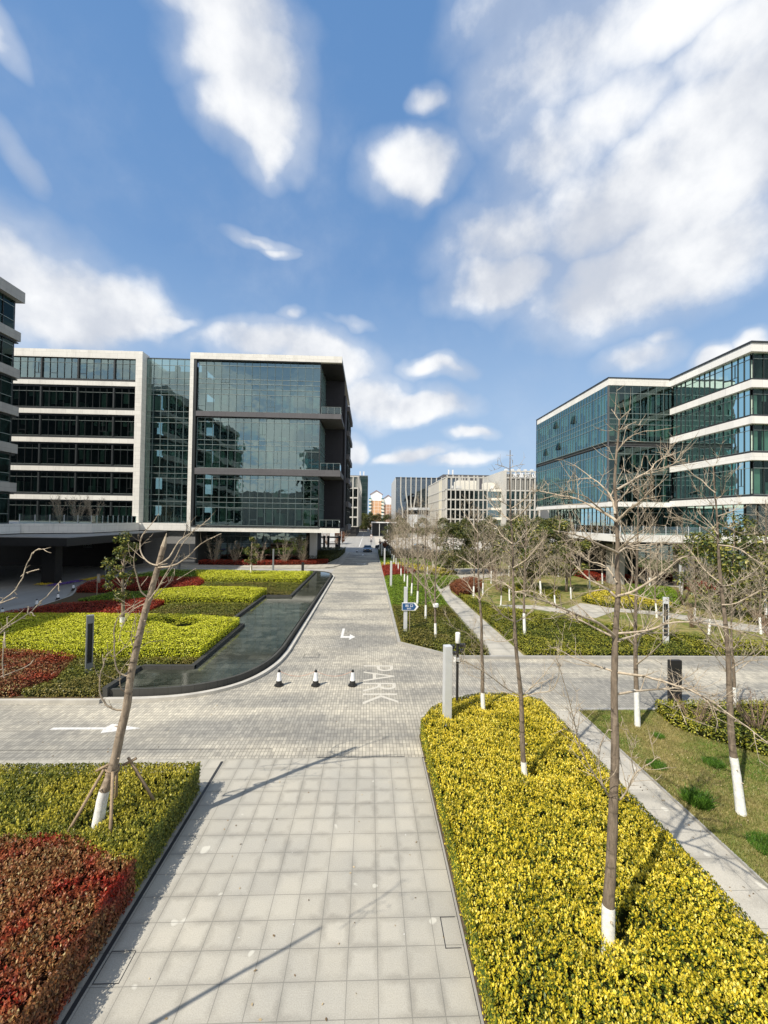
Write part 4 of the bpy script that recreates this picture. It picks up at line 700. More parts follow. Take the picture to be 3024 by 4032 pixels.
# grass blades on the near right lawn, dark tufts
def grass(name, n, xr, yr, h, mat, seed, ctr=None, z=0.06):
    rng = np.random.default_rng(seed)
    if ctr is None: x = rng.uniform(*xr, n); y = rng.uniform(*yr, n)
    else:
        k = rng.integers(0, len(ctr), n); c = np.array(ctr)[k]; r = c[:, 2] * rng.uniform(0, 1, n) ** 0.6; a = rng.uniform(0, 6.28, n)
        x = c[:, 0] + r * np.cos(a); y = c[:, 1] + r * np.sin(a)
    a = rng.uniform(0, 6.28, n); hh = h * rng.uniform(0.5, 1.3, n); lean = rng.normal(0, 0.45, (n, 2)) * hh[:, None]; w = 0.008 + 0.006 * (h > 0.1)
    V = np.empty((n, 4, 3)); dx = np.cos(a) * w; dy = np.sin(a) * w
    V[:, 0] = np.stack([x - dx, y - dy, np.full(n, z)], 1); V[:, 1] = np.stack([x + dx, y + dy, np.full(n, z)], 1)
    V[:, 2] = np.stack([x + lean[:, 0] + dx * .3, y + lean[:, 1] + dy * .3, z + hh], 1); V[:, 3] = np.stack([x + lean[:, 0] - dx * .3, y + lean[:, 1] - dy * .3, z + hh], 1)
    me = bulk_mesh(name, V.reshape(-1, 3), [M_(mat)]); o = bpy.data.objects.new(name, me); COL.objects.link(o); return o
tag(grass('grass', 170000, (8.2, 19), (5.5, 15.42), 0.055, 'leaf_blade', 3), 'short dry winter grass on the near right lawn', 'grass', kind='stuff')
for (cx, cy, r, lab) in ((10.0, 13.5, 0.16, 'small dark grass tuft highest on the near right lawn'), (8.75, 11.9, 0.26, 'dark grass tuft at the path edge near the middle of the lawn'), (8.70, 10.35, 0.30, 'tall bushy dark grass tuft beside the path bend'), (9.2, 8.9, 0.42, 'broad dark grass patch lowest on the near right lawn'), (10.6, 12.0, 0.28, 'flat small green grass tuft right of the path tufts')):
    o = grass('grass_tuft', int(5500 * r), None, None, 0.20 if r == 0.30 else 0.09, 'leaf_tuft', 9, ctr=[(cx, cy, r)]); tag(o, lab, 'grass tuft')

# fallen leaves
def litter(n, xr, yr, z, seed):
    rng = np.random.default_rng(seed); P = np.stack([rng.uniform(*xr, n), rng.uniform(*yr, n), np.full(n, z)], 1); Nn = rng.normal(0, .35, (n, 3)); Nn[:, 2] += 1; Nn /= np.linalg.norm(Nn, axis=1, keepdims=True)
    L = rng.uniform(0.03, 0.07, n); return quads_from(P, Nn, L, L * .6, rng)
V = np.vstack([litter(900, (8.3, 18), (5.5, 15.3), 0.10, 1), litter(45, (-3.9, 1.6), (6, 12.5), 0.012, 2), litter(60, (6.8, 8.1), (6, 15.4), 0.022, 3), litter(60, (-4.0, 1.6), (12.8, 40), 0.012, 4), litter(50, (-12, -4.3), (11.1, 16.1), 0.012, 5)])
o = bpy.data.objects.new('fallen_leaves', bulk_mesh('fallen_leaves', V, [M_('leaf_rust_dry')])); COL.objects.link(o); tag(o, 'scattered dry fallen leaves on lawn and paving', 'leaves', kind='stuff')
# ================================================================ TREES
TWMIN = 0.0055
def grow_twigs(mb, pts, r0, rng, depth, n, lmin, lmax, sides, m=0, up=0.35, z_up=0.25):
    """side twigs along a branch polyline"""
    P = [Vector(p) for p in pts]; seg = [(P[i + 1] - P[i]).length for i in range(len(P) - 1)]; L = sum(seg)
    for k in range(n):
        t = rng.uniform(0.12, 1.0) * L; i = 0; acc = 0
        while i < len(seg) - 1 and acc + seg[i] < t: acc += seg[i]; i += 1
        f = (t - acc) / max(seg[i], 1e-6); q = P[i].lerp(P[i + 1], min(f, 1)); d = (P[i + 1] - P[i]).normalized()
        side = d.cross(Vector((rng.gauss(0, 1), rng.gauss(0, 1), rng.gauss(0, 1)))).normalized()
        ln = rng.uniform(lmin, lmax) * (1.15 - 0.6 * t / L)
        v = (d * rng.uniform(0.35, 0.9) + side * rng.uniform(0.5, 1.0) + Vector((0, 0, z_up))).normalized()
        rr = max(r0 * (1 - 0.75 * t / L) * 0.5, TWMIN)
        pl = [q]; cur = q.copy(); steps = 4
        for s in range(steps):
            v = (v + Vector((rng.gauss(0, .10), rng.gauss(0, .10), rng.gauss(0, .08) + up * 0.22))).normalized()
            cur = cur + v * ln / steps; pl.append(cur.copy())
        mb.tube(pl, [rr * (1 - 0.75 * s / steps) for s in range(steps + 1)], sides, m, cap=False)
        if depth > 0: grow_twigs(mb, pl, rr, rng, depth - 1, rng.randint(1, 3), lmin * 0.45, lmax * 0.45, 3, m, up, z_up)
def spurs(mb, pts, rng, n, r, m=0):
    P = [Vector(p) for p in pts]
    for k in range(n):
        i = rng.randrange(len(P) - 1); q = P[i].lerp(P[i + 1], rng.random()); v = Vector((rng.gauss(0, 1), rng.gauss(0, 1), rng.gauss(0, 1))).normalized()
        mb.tube([q, q + v * rng.uniform(0.02, 0.05)], [r, r * 0.7], 3, m, cap=False)
def wiggle(pts, rng, amt=0.012, n=3):
    """resample a traced polyline with small irregularities"""
    P = [tuple(p) for p in pts]; s = smooth_line(P, n) if len(P) > 2 else [Vector(P[0]).lerp(Vector(P[1]), t / 3) for t in range(4)]
    r = [Vector(s[0])]
    for q in s[1:]: r.append(Vector(q) + Vector((rng.gauss(0, amt), rng.gauss(0, amt), rng.gauss(0, amt))))
    return r
def traced_tree(key, rbase, rtop, label, wash=1.0, seed=1, zb=0.0, twig='twig_tan', ntw=5, name='bare_tree', cat='tree', group=None, knob=True, tk=0.92, bark='bark_grey', flare=0.10):
    trunk, br = TR[key]; rng = random.Random(seed)
    b = Vector(trunk[0]); root = empty(name, (b.x, b.y, 0)); tag(root, label, cat, group)
    off = Vector((b.x, b.y, 0))
    T = [Vector((b.x - (trunk[1][0] - b.x) * 0.2, b.y, zb - 0.0)) - off] + [Vector(p) - off for p in trunk[1:]]
    S = smooth_line([tuple(t) for t in T], 5)
    n = len(S); zt = S[-1][2]
    rads = []
    for i, p in enumerate(S):
        f = p[2] / zt; rads.append((rbase + (rtop - rbase) * f ** 0.85) * (1 + flare * math.exp(-p[2] / (0.25 if flare < 0.2 else 0.9))) * rng.uniform(0.96, 1.05))
    mb = MB(); mb.tube(S, rads, 12, 0)
    tr = part(mb, 'trunk', M_(bark), root, smooth=True)
    if wash:
        idx = [i for i, p in enumerate(S) if p[2] <= wash]; idx.append(idx[-1] + 1)
        k0 = idx[-2]; f = (wash - S[k0][2]) / (S[k0 + 1][2] - S[k0][2]); e = Vector(S[k0]).lerp(Vector(S[k0 + 1]), f)
        pts = [Vector(S[i]) for i in idx[:-1]] + [e]; rr = [rads[i] + 0.006 for i in idx[:-1]] + [rads[k0] + 0.005]
        mb = MB(); mb.tube(pts, rr, 12, 0, cap=False); w = part(mb, 'limewash', M_('limewash'), tr, smooth=True)
    mb = MB()
    for pts, r in br:
        P = wiggle([Vector(p) - off for p in pts], rng, 0.004)
        m = len(P); mb.tube(P, [max(r * tk * (1 - 0.75 * i / (m - 1)), 0.005) for i in range(m)], 6, 0, cap=False)
        L = sum((P[i + 1] - P[i]).length for i in range(m - 1))
        grow_twigs(mb, P, r, rng, 1, int(ntw * L), 0.2, 0.8, 4)
        spurs(mb, P, rng, int(14 * L), max(r * 0.35, 0.004))
    if knob:
        for k in range(14):
            i = rng.randrange(3, n - 2); a = rng.uniform(0, 6.28); p = Vector(S[i]); d = Vector((math.cos(a), math.sin(a), 0.3))
            mb.tube([p + d * rads[i] * 0.6, p + d * (rads[i] + 0.05)], [rads[i] * 0.28, rads[i] * 0.1], 5, 0)
    part(mb, 'crown', M_(twig), root, smooth=True)
    return root
GR = 'bare young trees with white painted trunk bases'
traced_tree('T1', 0.105, 0.014, 'nearest bare tree, tall straight trunk with white base rising out of the yellow hedge', wash=1.12, seed=2, ntw=7, group=GR)
traced_tree('T2', 0.080, 0.010, 'second bare tree in the yellow hedge, behind the nearest one, thin pointed top', wash=0.97, seed=3, ntw=7, group=GR)
traced_tree('T3', 0.082, 0.012, 'third bare tree at the far end of the yellow hedge beside the black camera pole', wash=1.15, seed=4, ntw=7, group=GR)
traced_tree('T4', 0.100, 0.012, 'bare tree with white base on the near right lawn beside the grass tufts', wash=1.45, seed=5, ntw=7, group=GR)
lean = traced_tree('T5', 0.108, 0.060, 'thick leaning tree with a broken pointed top, held by wooden props in the left hedge', wash=1.35, seed=6, ntw=2, name='leaning_tree', bark='bark_pale', tk=0.9, flare=0.32)
traced_tree('T6', 0.062, 0.022, 'tree just outside the left edge whose bare twigs reach into the picture', wash=0, seed=7, ntw=1.5, name='leaning_tree', tk=0.5)
tp = Vector(TR['T5'][0][-1]) - Vector(lean.location); mb = MB(); mb.tube([tp - Vector((.01, 0, .04)), tp + Vector((.02, .01, .12)), tp + Vector((.05, .02, .30))], [.058, .042, .006], 8); part(mb, 'broken_tip', M_('twig_tan'), lean)
# props for the leaning tree
def prop(p0, p1, r, lab):
    mb = MB(); mb.tube([p0, Vector(p0).lerp(Vector(p1), .5) + Vector((.01, .01, 0)), p1], [r, r * .95, r * .85], 8); return mb
o5 = Vector(lean.location)
for a, b in (((-6.55, 8.7, 0.1), (-5.72, 9.1, 1.82)), ((-5.25, 8.55, 0.1), (-5.50, 9.05, 1.80)), ((-4.72, 9.85, 0.1), (-5.32, 9.3, 1.95)), ((-5.95, 9.9, 0.1), (-5.6, 9.35, 1.85))):
    mb = prop(Vector(a) - o5, Vector(b) - o5, 0.035, ''); part(mb, 'prop', M_('prop_wood'), lean, smooth=True)
mb = MB()
for dz, rr in ((1.70, 0.125), (1.78, 0.13)):
    c = Vector((-5.60, 9.2, dz)) - o5; pts = [c + Vector((math.cos(a) * rr, math.sin(a) * rr, 0.02 * math.sin(a * 2))) for a in [i * math.pi / 8 for i in range(17)]]
    mb.tube(pts, 0.022, 5)
for x, y in ((-5.30, 9.28), (-5.75, 9.08)): mb.tube([Vector((x - .12, y, 1.80)) - o5, Vector((x + .14, y + .05, 1.92)) - o5], 0.03, 6)
part(mb, 'collar', M_('prop_wood'), lean, smooth=True)

# procedural bare trees
def bare_meshes(seed, H, r0, spread, nb, wash, twigs=6, lean=0.0, z_first=0.24, sub=2):
    rng = random.Random(seed); mt = MB(); mc = MB(); mw = MB()
    ax = rng.uniform(0, 6.28); S = []
    n = 12
    for i in range(n + 1):
        f = i / n; S.append(Vector((lean * f * math.cos(ax) * H + 0.05 * math.sin(f * 7 + seed), lean * f * math.sin(ax) * H + 0.05 * math.cos(f * 6 + seed), f * H)))
    rads = [r0 * (1 - 0.9 * (i / n) ** 0.9) + 0.006 for i in range(n + 1)]
    mt.tube(S, rads, 8)
    k = [p for p in S if p.z < wash]; f = (wash - k[-1].z) / (H / n); e = k[-1].lerp(S[len(k)], f)
    mw.tube(k + [e], [rads[i] + 0.008 for i in range(len(k))] + [rads[len(k)] + 0.008], 8, cap=False)
    a = rng.uniform(0, 6.28)
    for b in range(nb):
        f = z_first + (0.97 - z_first) * (b / (nb - 1)) ** 0.9; a += 2.4 + rng.gauss(0, .35)
        i = min(int(f * n), n - 1); q = S[i].lerp(S[i + 1], f * n - i)
        ln = spread * (1 - f) ** 0.65 * rng.uniform(0.75, 1.15) + 0.25
        el = rng.uniform(0.35, 0.75) + 0.35 * f
        v = Vector((math.cos(a) * math.cos(el), math.sin(a) * math.cos(el), math.sin(el))); pl = [q]; cur = q.copy()
        for s in range(6):
            v = (v + Vector((rng.gauss(0, .05), rng.gauss(0, .05), rng.gauss(0.06, .04)))).normalized(); cur = cur + v * ln / 6; pl.append(cur.copy())
        rr = max(rads[i] * 0.38, 0.010); mc.tube(pl, [max(rr * (1 - 0.78 * s / 6), 0.005) for s in range(7)], 5, cap=False)
        grow_twigs(mc, pl, rr, rng, sub - 1, max(2, int(twigs * ln / 1.6)), 0.25 * spread / 2, 0.75 * spread / 2, 3)
    return mt.mesh('trunk', M_('bark_grey'), True), mc.mesh('crown', M_('twig_tan'), True), mw.mesh('limewash', M_('limewash'), True)
TWMIN = 0.0075
VAR = [bare_meshes(40 + i, 8.6 + 0.3 * (i % 3), 0.085, 2.9, 26, 1.2 + 0.1 * i, twigs=8) for i in range(5)]
SMALL = [bare_meshes(60 + i, 4.2, 0.06, 2.1, 20, 1.0, twigs=14, z_first=0.3) for i in range(3)]
def bare_tree(x, y, rz, sc, label, var=None, small=False, z=0.1, group=GR, twig=None):
    v = (SMALL if small else VAR)[var % (3 if small else 5)]
    r = empty('bare_tree', (x, y, z), rz); r.scale = (sc, sc, sc); tag(r, label, 'tree', group)
    t = bpy.data.objects.new('trunk', v[0]); c = bpy.data.objects.new('crown', v[1]); w = bpy.data.objects.new('limewash', v[2])
    for o in (t, c): COL.objects.link(o); o.parent = r
    COL.objects.link(w); w.parent = t
    return r
ordn = ['first', 'second', 'third', 'fourth', 'fifth', 'sixth', 'seventh', 'eighth', 'ninth', 'tenth', 'eleventh', 'twelfth', 'thirteenth']
rowY = [24.1, 28.5, 33.1, 37.3, 41.2, 44.6, 49.7, 55.1, 60.0, 65.0, 70.5, 76, 81]
for i, y in enumerate(rowY):
    bare_tree(4.05, y, i * 2.1, 0.90 + 0.04 * ((i * 7) % 3), 'bare tree with white base, %s from the front in the roadside row' % ordn[i], var=i)
mb = MB(); mb.tube([(0, 0, 0), (0, 0, 0.22)], 0.17, 12); o = part(mb, 'tree_guard', M_('plastic_white'), None, bevel=0.03); o.location = (4.05, 24.0, 2.15)
tag(o, 'small white box strapped round the trunk beside the blue exit sign', 'box')
others = [(9.75, 14.3, 'bare white based tree at the far corner of the near right lawn', 9.0, 0), (9.8, 24.9, 'bare white based tree in the mottled hedge behind the cross street', 9.0, 0),
 (9.8, 37.0, 'slim white based tree beside the garden path before the rust red mound', 8.5, 0), (11.2, 38.9, 'slim white based tree just right of the rust red mound', 7.5, 0), (16.8, 38.8, 'crooked bare tree with white base alone on the brown lawn', 6.0, 1), (15.9, 33.8, 'small bare tree with white base where the side path begins', 4.2, 1),
 (11.1, 33.4, 'small bare tree with short white base at the left end of the side path', 4.2, 1), (12.9, 36.3, 'small leaning tree with white base left on the brown lawn', 4.5, 1), (19.0, 37.2, 'bare tree with white base left of the yellow hedge patch', 7.0, 0), (24.1, 43.1, 'bare tree with white base behind the yellow hedge patch', 8.0, 0),
 (25.1, 52.3, 'distant white based tree left before the dull red hedges', 8.0, 0), (22.9, 45.9, 'leaning white based tree in the back of the garden', 7.0, 0), (22.1, 30.2, 'bare tree with white base at the right end of the yellow hedge patch', 4.6, 1), (24.0, 28.8, 'small whitewashed tree right of the slotted pale post', 4.5, 1), (22.4, 25.7, 'short whitewashed tree standing in the hedge near the slotted pale post', 4.3, 1),
 (26.1, 25.9, 'short whitewashed tree at the right end of the mottled hedge', 4.6, 1), (30.4, 29.8, 'tall bare tree with white base at the right picture edge', 9.5, 0), (30.9, 38.6, 'bare tree with white base before the far walk at right', 8.0, 0), (30.8, 43.0, 'bare tree with white base in the green patch at the far right', 8.0, 0), (14.2, 46.0, 'bare tree with white base right of the path bend in the back', 8.0, 0),
 (7.6, 52.0, 'bare tree with white base in the curve of the yellow strip', 8.0, 0), (9.2, 57.5, 'bare tree with white base behind the yellow strip', 8.0, 0), (12.8, 62.5, 'bare tree with white base at the left rim of the plaza path', 8.0, 0), (27.5, 46.5, 'bare tree with white base between green patch and dull red hedge', 8.0, 0), (14.0, 15.0, 'multi-stemmed bare tree with white base behind the lawn at right', 4.6, 1), (34.5, 33.0, 'bare tree with white base nearest the right office podium', 9.0, 0), (18.4, 52.0, 'bare tree with white base before the dark evergreens', 8.5, 0), (21.0, 56.5, 'far bare tree with white base right behind the evergreens', 8.5, 0)]
for i, (x, y, lab, h, sm) in enumerate(others):
    bare_tree(x, y, i * 1.7 + .4, h / (4.2 if sm else 8.9), lab, var=i * 2 + 1, small=bool(sm), z=0.06 if y < 16 else 0.1)
# brown bare shrubs (no whitewash): many thin stems
def shrub_mesh(seed, H, spread, stems, mat):
    rng = random.Random(seed); mc = MB()
    for k in range(stems):
        a = rng.uniform(0, 6.28); el = rng.uniform(0.85, 1.3); v = Vector((math.cos(a) * math.cos(el) * spread, math.sin(a) * math.cos(el) * spread, math.sin(el))).normalized()
        ln = H * rng.uniform(0.8, 1.1); cur = Vector((math.cos(a) * .05, math.sin(a) * .05, 0)); pl = [cur.copy()]
        for s in range(6): v = (v + Vector((rng.gauss(0, .08), rng.gauss(0, .08), 0.02))).normalized(); cur = cur + v * ln / 6; pl.append(cur.copy())
        mc.tube(pl, [0.035 * (1 - 0.8 * s / 6) for s in range(7)], 5, cap=False); grow_twigs(mc, pl, 0.022, rng, 2, int(9 * H / 2), 0.3 * H / 3, 0.85 * H / 3, 3)
    return mc.mesh('crown', M_(mat), True)
def trunk_stub(mat):
    mb = MB(); mb.tube([(0, 0, 0), (0, 0, 0.25)], [0.07, 0.06], 7); return mb.mesh('trunk', M_(mat), True)
TWMIN = 0.013
SH_T = [shrub_mesh(80 + i, 4.2, 0.55, 9, 'twig_tan') for i in range(2)]; TWMIN = 0.007; SH_B = [shrub_mesh(84 + i, 2.4, 1.0, 12, 'twig_brown') for i in range(2)]
ST_T = trunk_stub('twig_tan'); ST_B = trunk_stub('twig_brown')
def shrub(x, y, sc, v, tan, label, group, name='bare_shrub', z=0.12):
    r = empty(name, (x, y, z), v * 1.3 + x); r.scale = (sc, sc, sc); tag(r, label, 'shrub', group)
    for n, m in (('trunk', ST_T if tan else ST_B), ('crown', (SH_T if tan else SH_B)[v % 2])):
        o = bpy.data.objects.new(n, m); COL.objects.link(o); o.parent = r
for i, (x, y, s, lab) in enumerate([(-23.4, 61.7, 0.98, 'widest bare fan shaped shrub, leftmost under the left office'), (-20.2, 61.7, 0.78, 'second bare shrub from the left under the left office'), (-16.6, 61.8, 0.82, 'bare shrub half hidden behind the small leafy tree under the office'), (-12.9, 62.2, 0.92, 'bare shrub fourth from the left under the left office'), (-10.3, 62.9, 0.94, 'rightmost bare shrub under the left office beside the column')]):
    shrub(x, y, s, i, True, lab, 'bare shrubs before the left office ground floor')
for i, (x, y, s) in enumerate([(13.5, 41.5, .9), (15.2, 48.5, 1.0), (18.5, 45.0, .9), (21.0, 50.0, 1.1), (24.5, 40.0, .8), (28.0, 35.0, .9), (22.6, 27.4, .8), (25.0, 24.2, .8), (28.2, 27.8, .9), (11.6, 13.9, .55), (13.4, 13.4, .7), (34.0, 36.0, 1.0), (17.0, 55.5, 1.2), (10.5, 66.0, 1.2), (6.0, 74.0, 1.2), (14.0, 70.0, 1.2), (20.0, 66.0, 1.3), (26.0, 60.0, 1.3), (-9.0, 112.0, 1.6), (-11.5, 110.0, 1.6), (-7.8, 119.0, 1.6)]):
    where = ['behind the rust red mound', 'right of the plaza path', 'left of the garden centre trees', 'before the dark evergreens', 'behind the yellow patch', 'right of the yellow patch', 'left of the slotted pale post', 'just right of the slotted pale post', 'beyond the short whitewashed trees', 'left of the black pillar foot', 'right of the black pillar on the lawn', 'below the right office podium', 'on the far side of the plaza path', 'in the far garden behind the green patch', 'near the far lamp posts', 'at the back left of the garden', 'at the back centre of the garden', 'at the back right of the garden', 'beyond the side street on the left', 'leftmost beyond the side street', 'beside the far white building'][i]
    shrub(x, y, s, i, False, 'leafless brown shrub ' + where, 'brown leafless shrubs')

# leafy trees
def leafy_mesh(seed, H, W, z0, n, leaf, clumps, mat, shape='oval'):
    rng = np.random.default_rng(seed); C = []
    for k in range(clumps):
        a = rng.uniform(0, 6.28); f = rng.uniform(0, 1); z = z0 + (H - z0) * f
        rad = W * 0.5 * (math.sin(math.pi * min(0.12 + f * 0.88, 1)) ** 0.7 if shape == 'oval' else (1 - f) ** 0.6)
        r = rad * rng.uniform(0.15, 1.0) ** 0.6; C.append((r * math.cos(a), r * math.sin(a), z, rng.uniform(0.10, 0.22) * W * (0.8 if shape == 'oval' else .7)))
    C = np.array(C); k = rng.integers(0, clumps, n); c = C[k]
    d = rng.normal(size=(n, 3)); d /= np.linalg.norm(d, axis=1, keepdims=True); rr = c[:, 3] * rng.uniform(0.35, 1.05, n) ** 0.5
    P = c[:, :3] + d * rr[:, None] * np.array([1, 1, 0.75]); P[:, 2] = np.maximum(P[:, 2], z0 * 0.75)
    Nn = d + rng.normal(0, .6, (n, 3)) + np.array([0, 0, .5]); Nn /= np.linalg.norm(Nn, axis=1, keepdims=True)
    L = leaf * rng.uniform(0.7, 1.3, n); V = quads_from(P, Nn, L, L * 0.5, rng)
    me = bulk_mesh('crown', V, [M_(mat)])
    mt = MB(); r2 = random.Random(seed)
    S = [Vector((0.03 * math.sin(i), 0.03 * math.cos(i * 1.3), H * 0.9 * i / 8)) for i in range(9)]; r0 = 0.035 * H ** 0.6 + 0.03
    mt.tube(S, [r0 * (1 - 0.85 * i / 8) + .01 for i in range(9)], 8)
    for q in C[:: max(1, clumps // 26)]:
        z = max(q[2] - abs(q[0]) * .5 - abs(q[1]) * .5 - .1, z0 * .6); mt.tube([(0, 0, z), (q[0] * .5, q[1] * .5, (z + q[2]) * .5), (q[0], q[1], q[2])], [r0 * .35, r0 * .22, .01], 5, cap=False)
    return me, mt.mesh('trunk', M_('bark_pale'), True), r0
def leafy(x, y, args, label, name='evergreen_tree', wash=0, sc=1.0, rz=0.0, cat='tree', group=None, mesh=None, z=0.1):
    me, mt, r0 = mesh or leafy_mesh(*args); r = empty(name, (x, y, z), rz); r.scale = (sc,) * 3; tag(r, label, cat, group)
    for n, m in (('crown', me), ('trunk', mt)):
        o = bpy.data.objects.new(n, m); COL.objects.link(o); o.parent = r
    if wash:
        mb = MB(); mb.tube([(0, 0, 0), (0, 0, wash)], [r0 + .02, r0 * .9 + .012], 9, cap=False); w = mb.build('limewash', M_('limewash'), o, smooth=True)
    return r
leafy(-14.8, 24.9, (101, 6.1, 2.3, 2.3, 2300, 0.16, 26, 'leaf_magnolia'), 'loose glossy leaved evergreen tree with white base standing in the nearest lime hedge', name='magnolia_tree', wash=1.15, rz=2.0)
leafy(-14.2, 49.3, (103, 4.7, 2.2, 1.7, 2600, 0.15, 30, 'leaf_magnolia'), 'small dense leafy tree with white stem in the farthest lime hedge', name='magnolia_tree', wash=1.5)
leafy(29.5, 31.5, (105, 7.6, 7.6, 1.2, 8500, 0.26, 60, 'leaf_magnolia'), 'wide glossy evergreen tree behind the bare tree at right', name='magnolia_tree')
leafy(16.3, 41.5, (106, 7.6, 5.6, 1.6, 6500, 0.24, 46, 'leaf_magnolia'), 'dark evergreen in the garden left of the right office far end', name='magnolia_tree')
leafy(20.5, 41.0, (107, 7.6, 4.2, 1.6, 4600, 0.24, 38, 'leaf_magnolia'), 'slim evergreen before the left end of the right office podium', name='magnolia_tree')
EV = [leafy_mesh(110 + i, 7.6, 7.0, 1.0, 8000, 0.28, 70, 'leaf_dark') for i in range(3)]
evp = [(11.5, 54.5, .86, 'left of the dark evergreen group behind the plaza path'), (15.8, 55.5, .90, 'in the middle of the evergreen group behind the plaza path'), (20.0, 53.5, .98, 'tallest of the evergreen group behind the plaza path'), (24.5, 55.0, .95, 'right of the evergreen group toward the right office'), (27.5, 58.5, 1.0, 'in front of the right office far corner')]
for i, (x, y, s, w) in enumerate(evp): leafy(x, y, None, 'dark leafy tree ' + w, sc=s, rz=i * 2.0, mesh=EV[i % 3], group='dark evergreen trees in the garden')
far = [(-3.5, 232, 1.3), (0.5, 225, 1.35), (4.5, 215, 1.25), (9.5, 206, 1.2), (-8.5, 240, 1.3), (14.5, 196, 1.1), (20, 150, 1.0), (12, 140, .85), (6.5, 128, .7), (27, 146, 1.0), (34, 142, 1.0), (42, 138, 1.1), (50, 136, 1.1), (58, 136, 1.1), (66, 136, 1.1)]
fw_ = ['at the end of the road, left of centre', 'right at the end of the road', 'at the road end before the second orange tower', 'right of the road end', 'leftmost at the end of the road', 'before the striped glass office left corner', 'before the striped glass office', 'left on the bright plaza', 'nearest on the bright plaza by the lamp posts', 'before the white grid building left corner', 'second before the white grid building', 'third before the white grid building', 'fourth before the white grid building', 'fifth before the white grid building', 'sixth before the white grid building, half behind the right office']
for i, (x, y, s) in enumerate(far): leafy(x, y, None, 'distant dark green tree ' + fw_[i], sc=s, rz=i * 1.1, mesh=EV[i % 3], group='distant trees beyond the side street')
leafy(3.4, 84.0, (130, 3.6, 2.4, 1.6, 1500, 0.2, 16, 'leaf_rust'), 'small rust coloured tree beside the far lamp posts on the right', name='small_tree')
leafy(-8.6, 116, (131, 4.4, 5.0, 0.6, 2500, 0.3, 26, 'leaf_rust'), 'reddish bush tree beside the far white building left of the road', name='small_tree')
# ================================================================ BUILDINGS
def window(parent, F, a0, a1, z0, z1, nb, rows, glass='glass_teal', fmat='frame_dark', blind=0.5, rng=random, bar=0.05, prot=0.09, sash=True, edges=None, span=None):
    """one glazed unit: glass sheet + bars (one mesh), blinds behind it (sub-part)"""
    mb = MB(); e = edges or [a0 + (a1 - a0) * i / nb for i in range(nb + 1)]; e_ = e.__getitem__
    zr = sorted([z0] + list(rows) + [z1]); t = 0.0045
    for i in range(nb):     # every pane sits a hair out of true, as real glazing does
        for za, zb in zip(zr, zr[1:]):
            o = [rng.uniform(-t, t) for _ in range(3)]; o.append(o[0] + o[2] - o[1])
            mb.quad(F.p(e_(i), o[0], za), F.p(e_(i + 1), o[1], za), F.p(e_(i + 1), o[2], zb), F.p(e_(i), o[3], zb), 0)
    for i, x in enumerate(e[:-1]):
        h = bar * 0.5; x0 = x if i == 0 else x - h
        F.box(mb, x0, x0 + bar, -0.012, prot, z0, z1, 1)
    for z in [z0] + rows: F.box(mb, a0, a1, -0.014, prot - 0.012, z + 0.002, z + bar, 2)
    if sash and nb >= 2 and rng.random() < 0.35:
        i = rng.randrange(nb); x = (e[i] + e[i + 1]) * 0.5 if rng.random() < .5 else e[i]; zz = z0 + (rows[0] - z0 if rows else z1 - z0) * 0.33
        F.box(mb, e[i], e[i + 1], 0.008, prot * .6, zz, zz + 0.045, 1); F.box(mb, x - .02, x + .025, 0.009, prot * .6, zz, rows[0] if rows else z1, 1)
    w = part(mb, 'window', [M_(glass), M_(fmat), M_('transom_grey')], parent)
    if span:
        sb = MB(); F.box(sb, a0 + .01, a1 - .01, -.16, -.13, span[0], span[1]); part(sb, 'spandrel_panel', M_('spandrel_glass'), w)
    if blind > 0:
        bb = MB(); ztop = (rows[0] if rows else z1)
        for i in range(nb):
            if rng.random() < blind:
                ln = rng.choice([0.3, 0.5, 0.65, 0.8, 0.96, 0.96]) * (ztop - z0); wd = (e[i + 1] - e[i]); k = rng.choice([0.4, 0.55, 0.6, 0.82]); s = e[i] + wd * 0.08
                F.box(bb, s, s + wd * k, -0.28, -0.26, ztop - ln, ztop - 0.02)
        if bb.v: part(bb, 'blind', M_('blind_fabric'), w)
    return w
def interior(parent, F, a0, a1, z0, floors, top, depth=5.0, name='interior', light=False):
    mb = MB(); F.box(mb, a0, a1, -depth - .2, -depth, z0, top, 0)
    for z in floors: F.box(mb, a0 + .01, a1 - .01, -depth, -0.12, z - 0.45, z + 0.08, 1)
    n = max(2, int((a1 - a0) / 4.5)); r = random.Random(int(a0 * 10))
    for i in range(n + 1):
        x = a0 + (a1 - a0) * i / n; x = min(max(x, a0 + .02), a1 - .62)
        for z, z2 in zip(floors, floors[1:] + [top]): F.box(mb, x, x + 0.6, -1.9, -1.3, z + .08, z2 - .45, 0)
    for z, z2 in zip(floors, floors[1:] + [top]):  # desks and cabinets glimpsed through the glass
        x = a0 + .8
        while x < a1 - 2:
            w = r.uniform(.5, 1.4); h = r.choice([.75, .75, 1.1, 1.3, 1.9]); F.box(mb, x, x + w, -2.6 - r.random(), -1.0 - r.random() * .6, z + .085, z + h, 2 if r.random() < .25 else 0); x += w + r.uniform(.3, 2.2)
    return part(mb, name, [M_('interior_wall'), M_('interior_floor'), M_('blind_fabric')], parent)

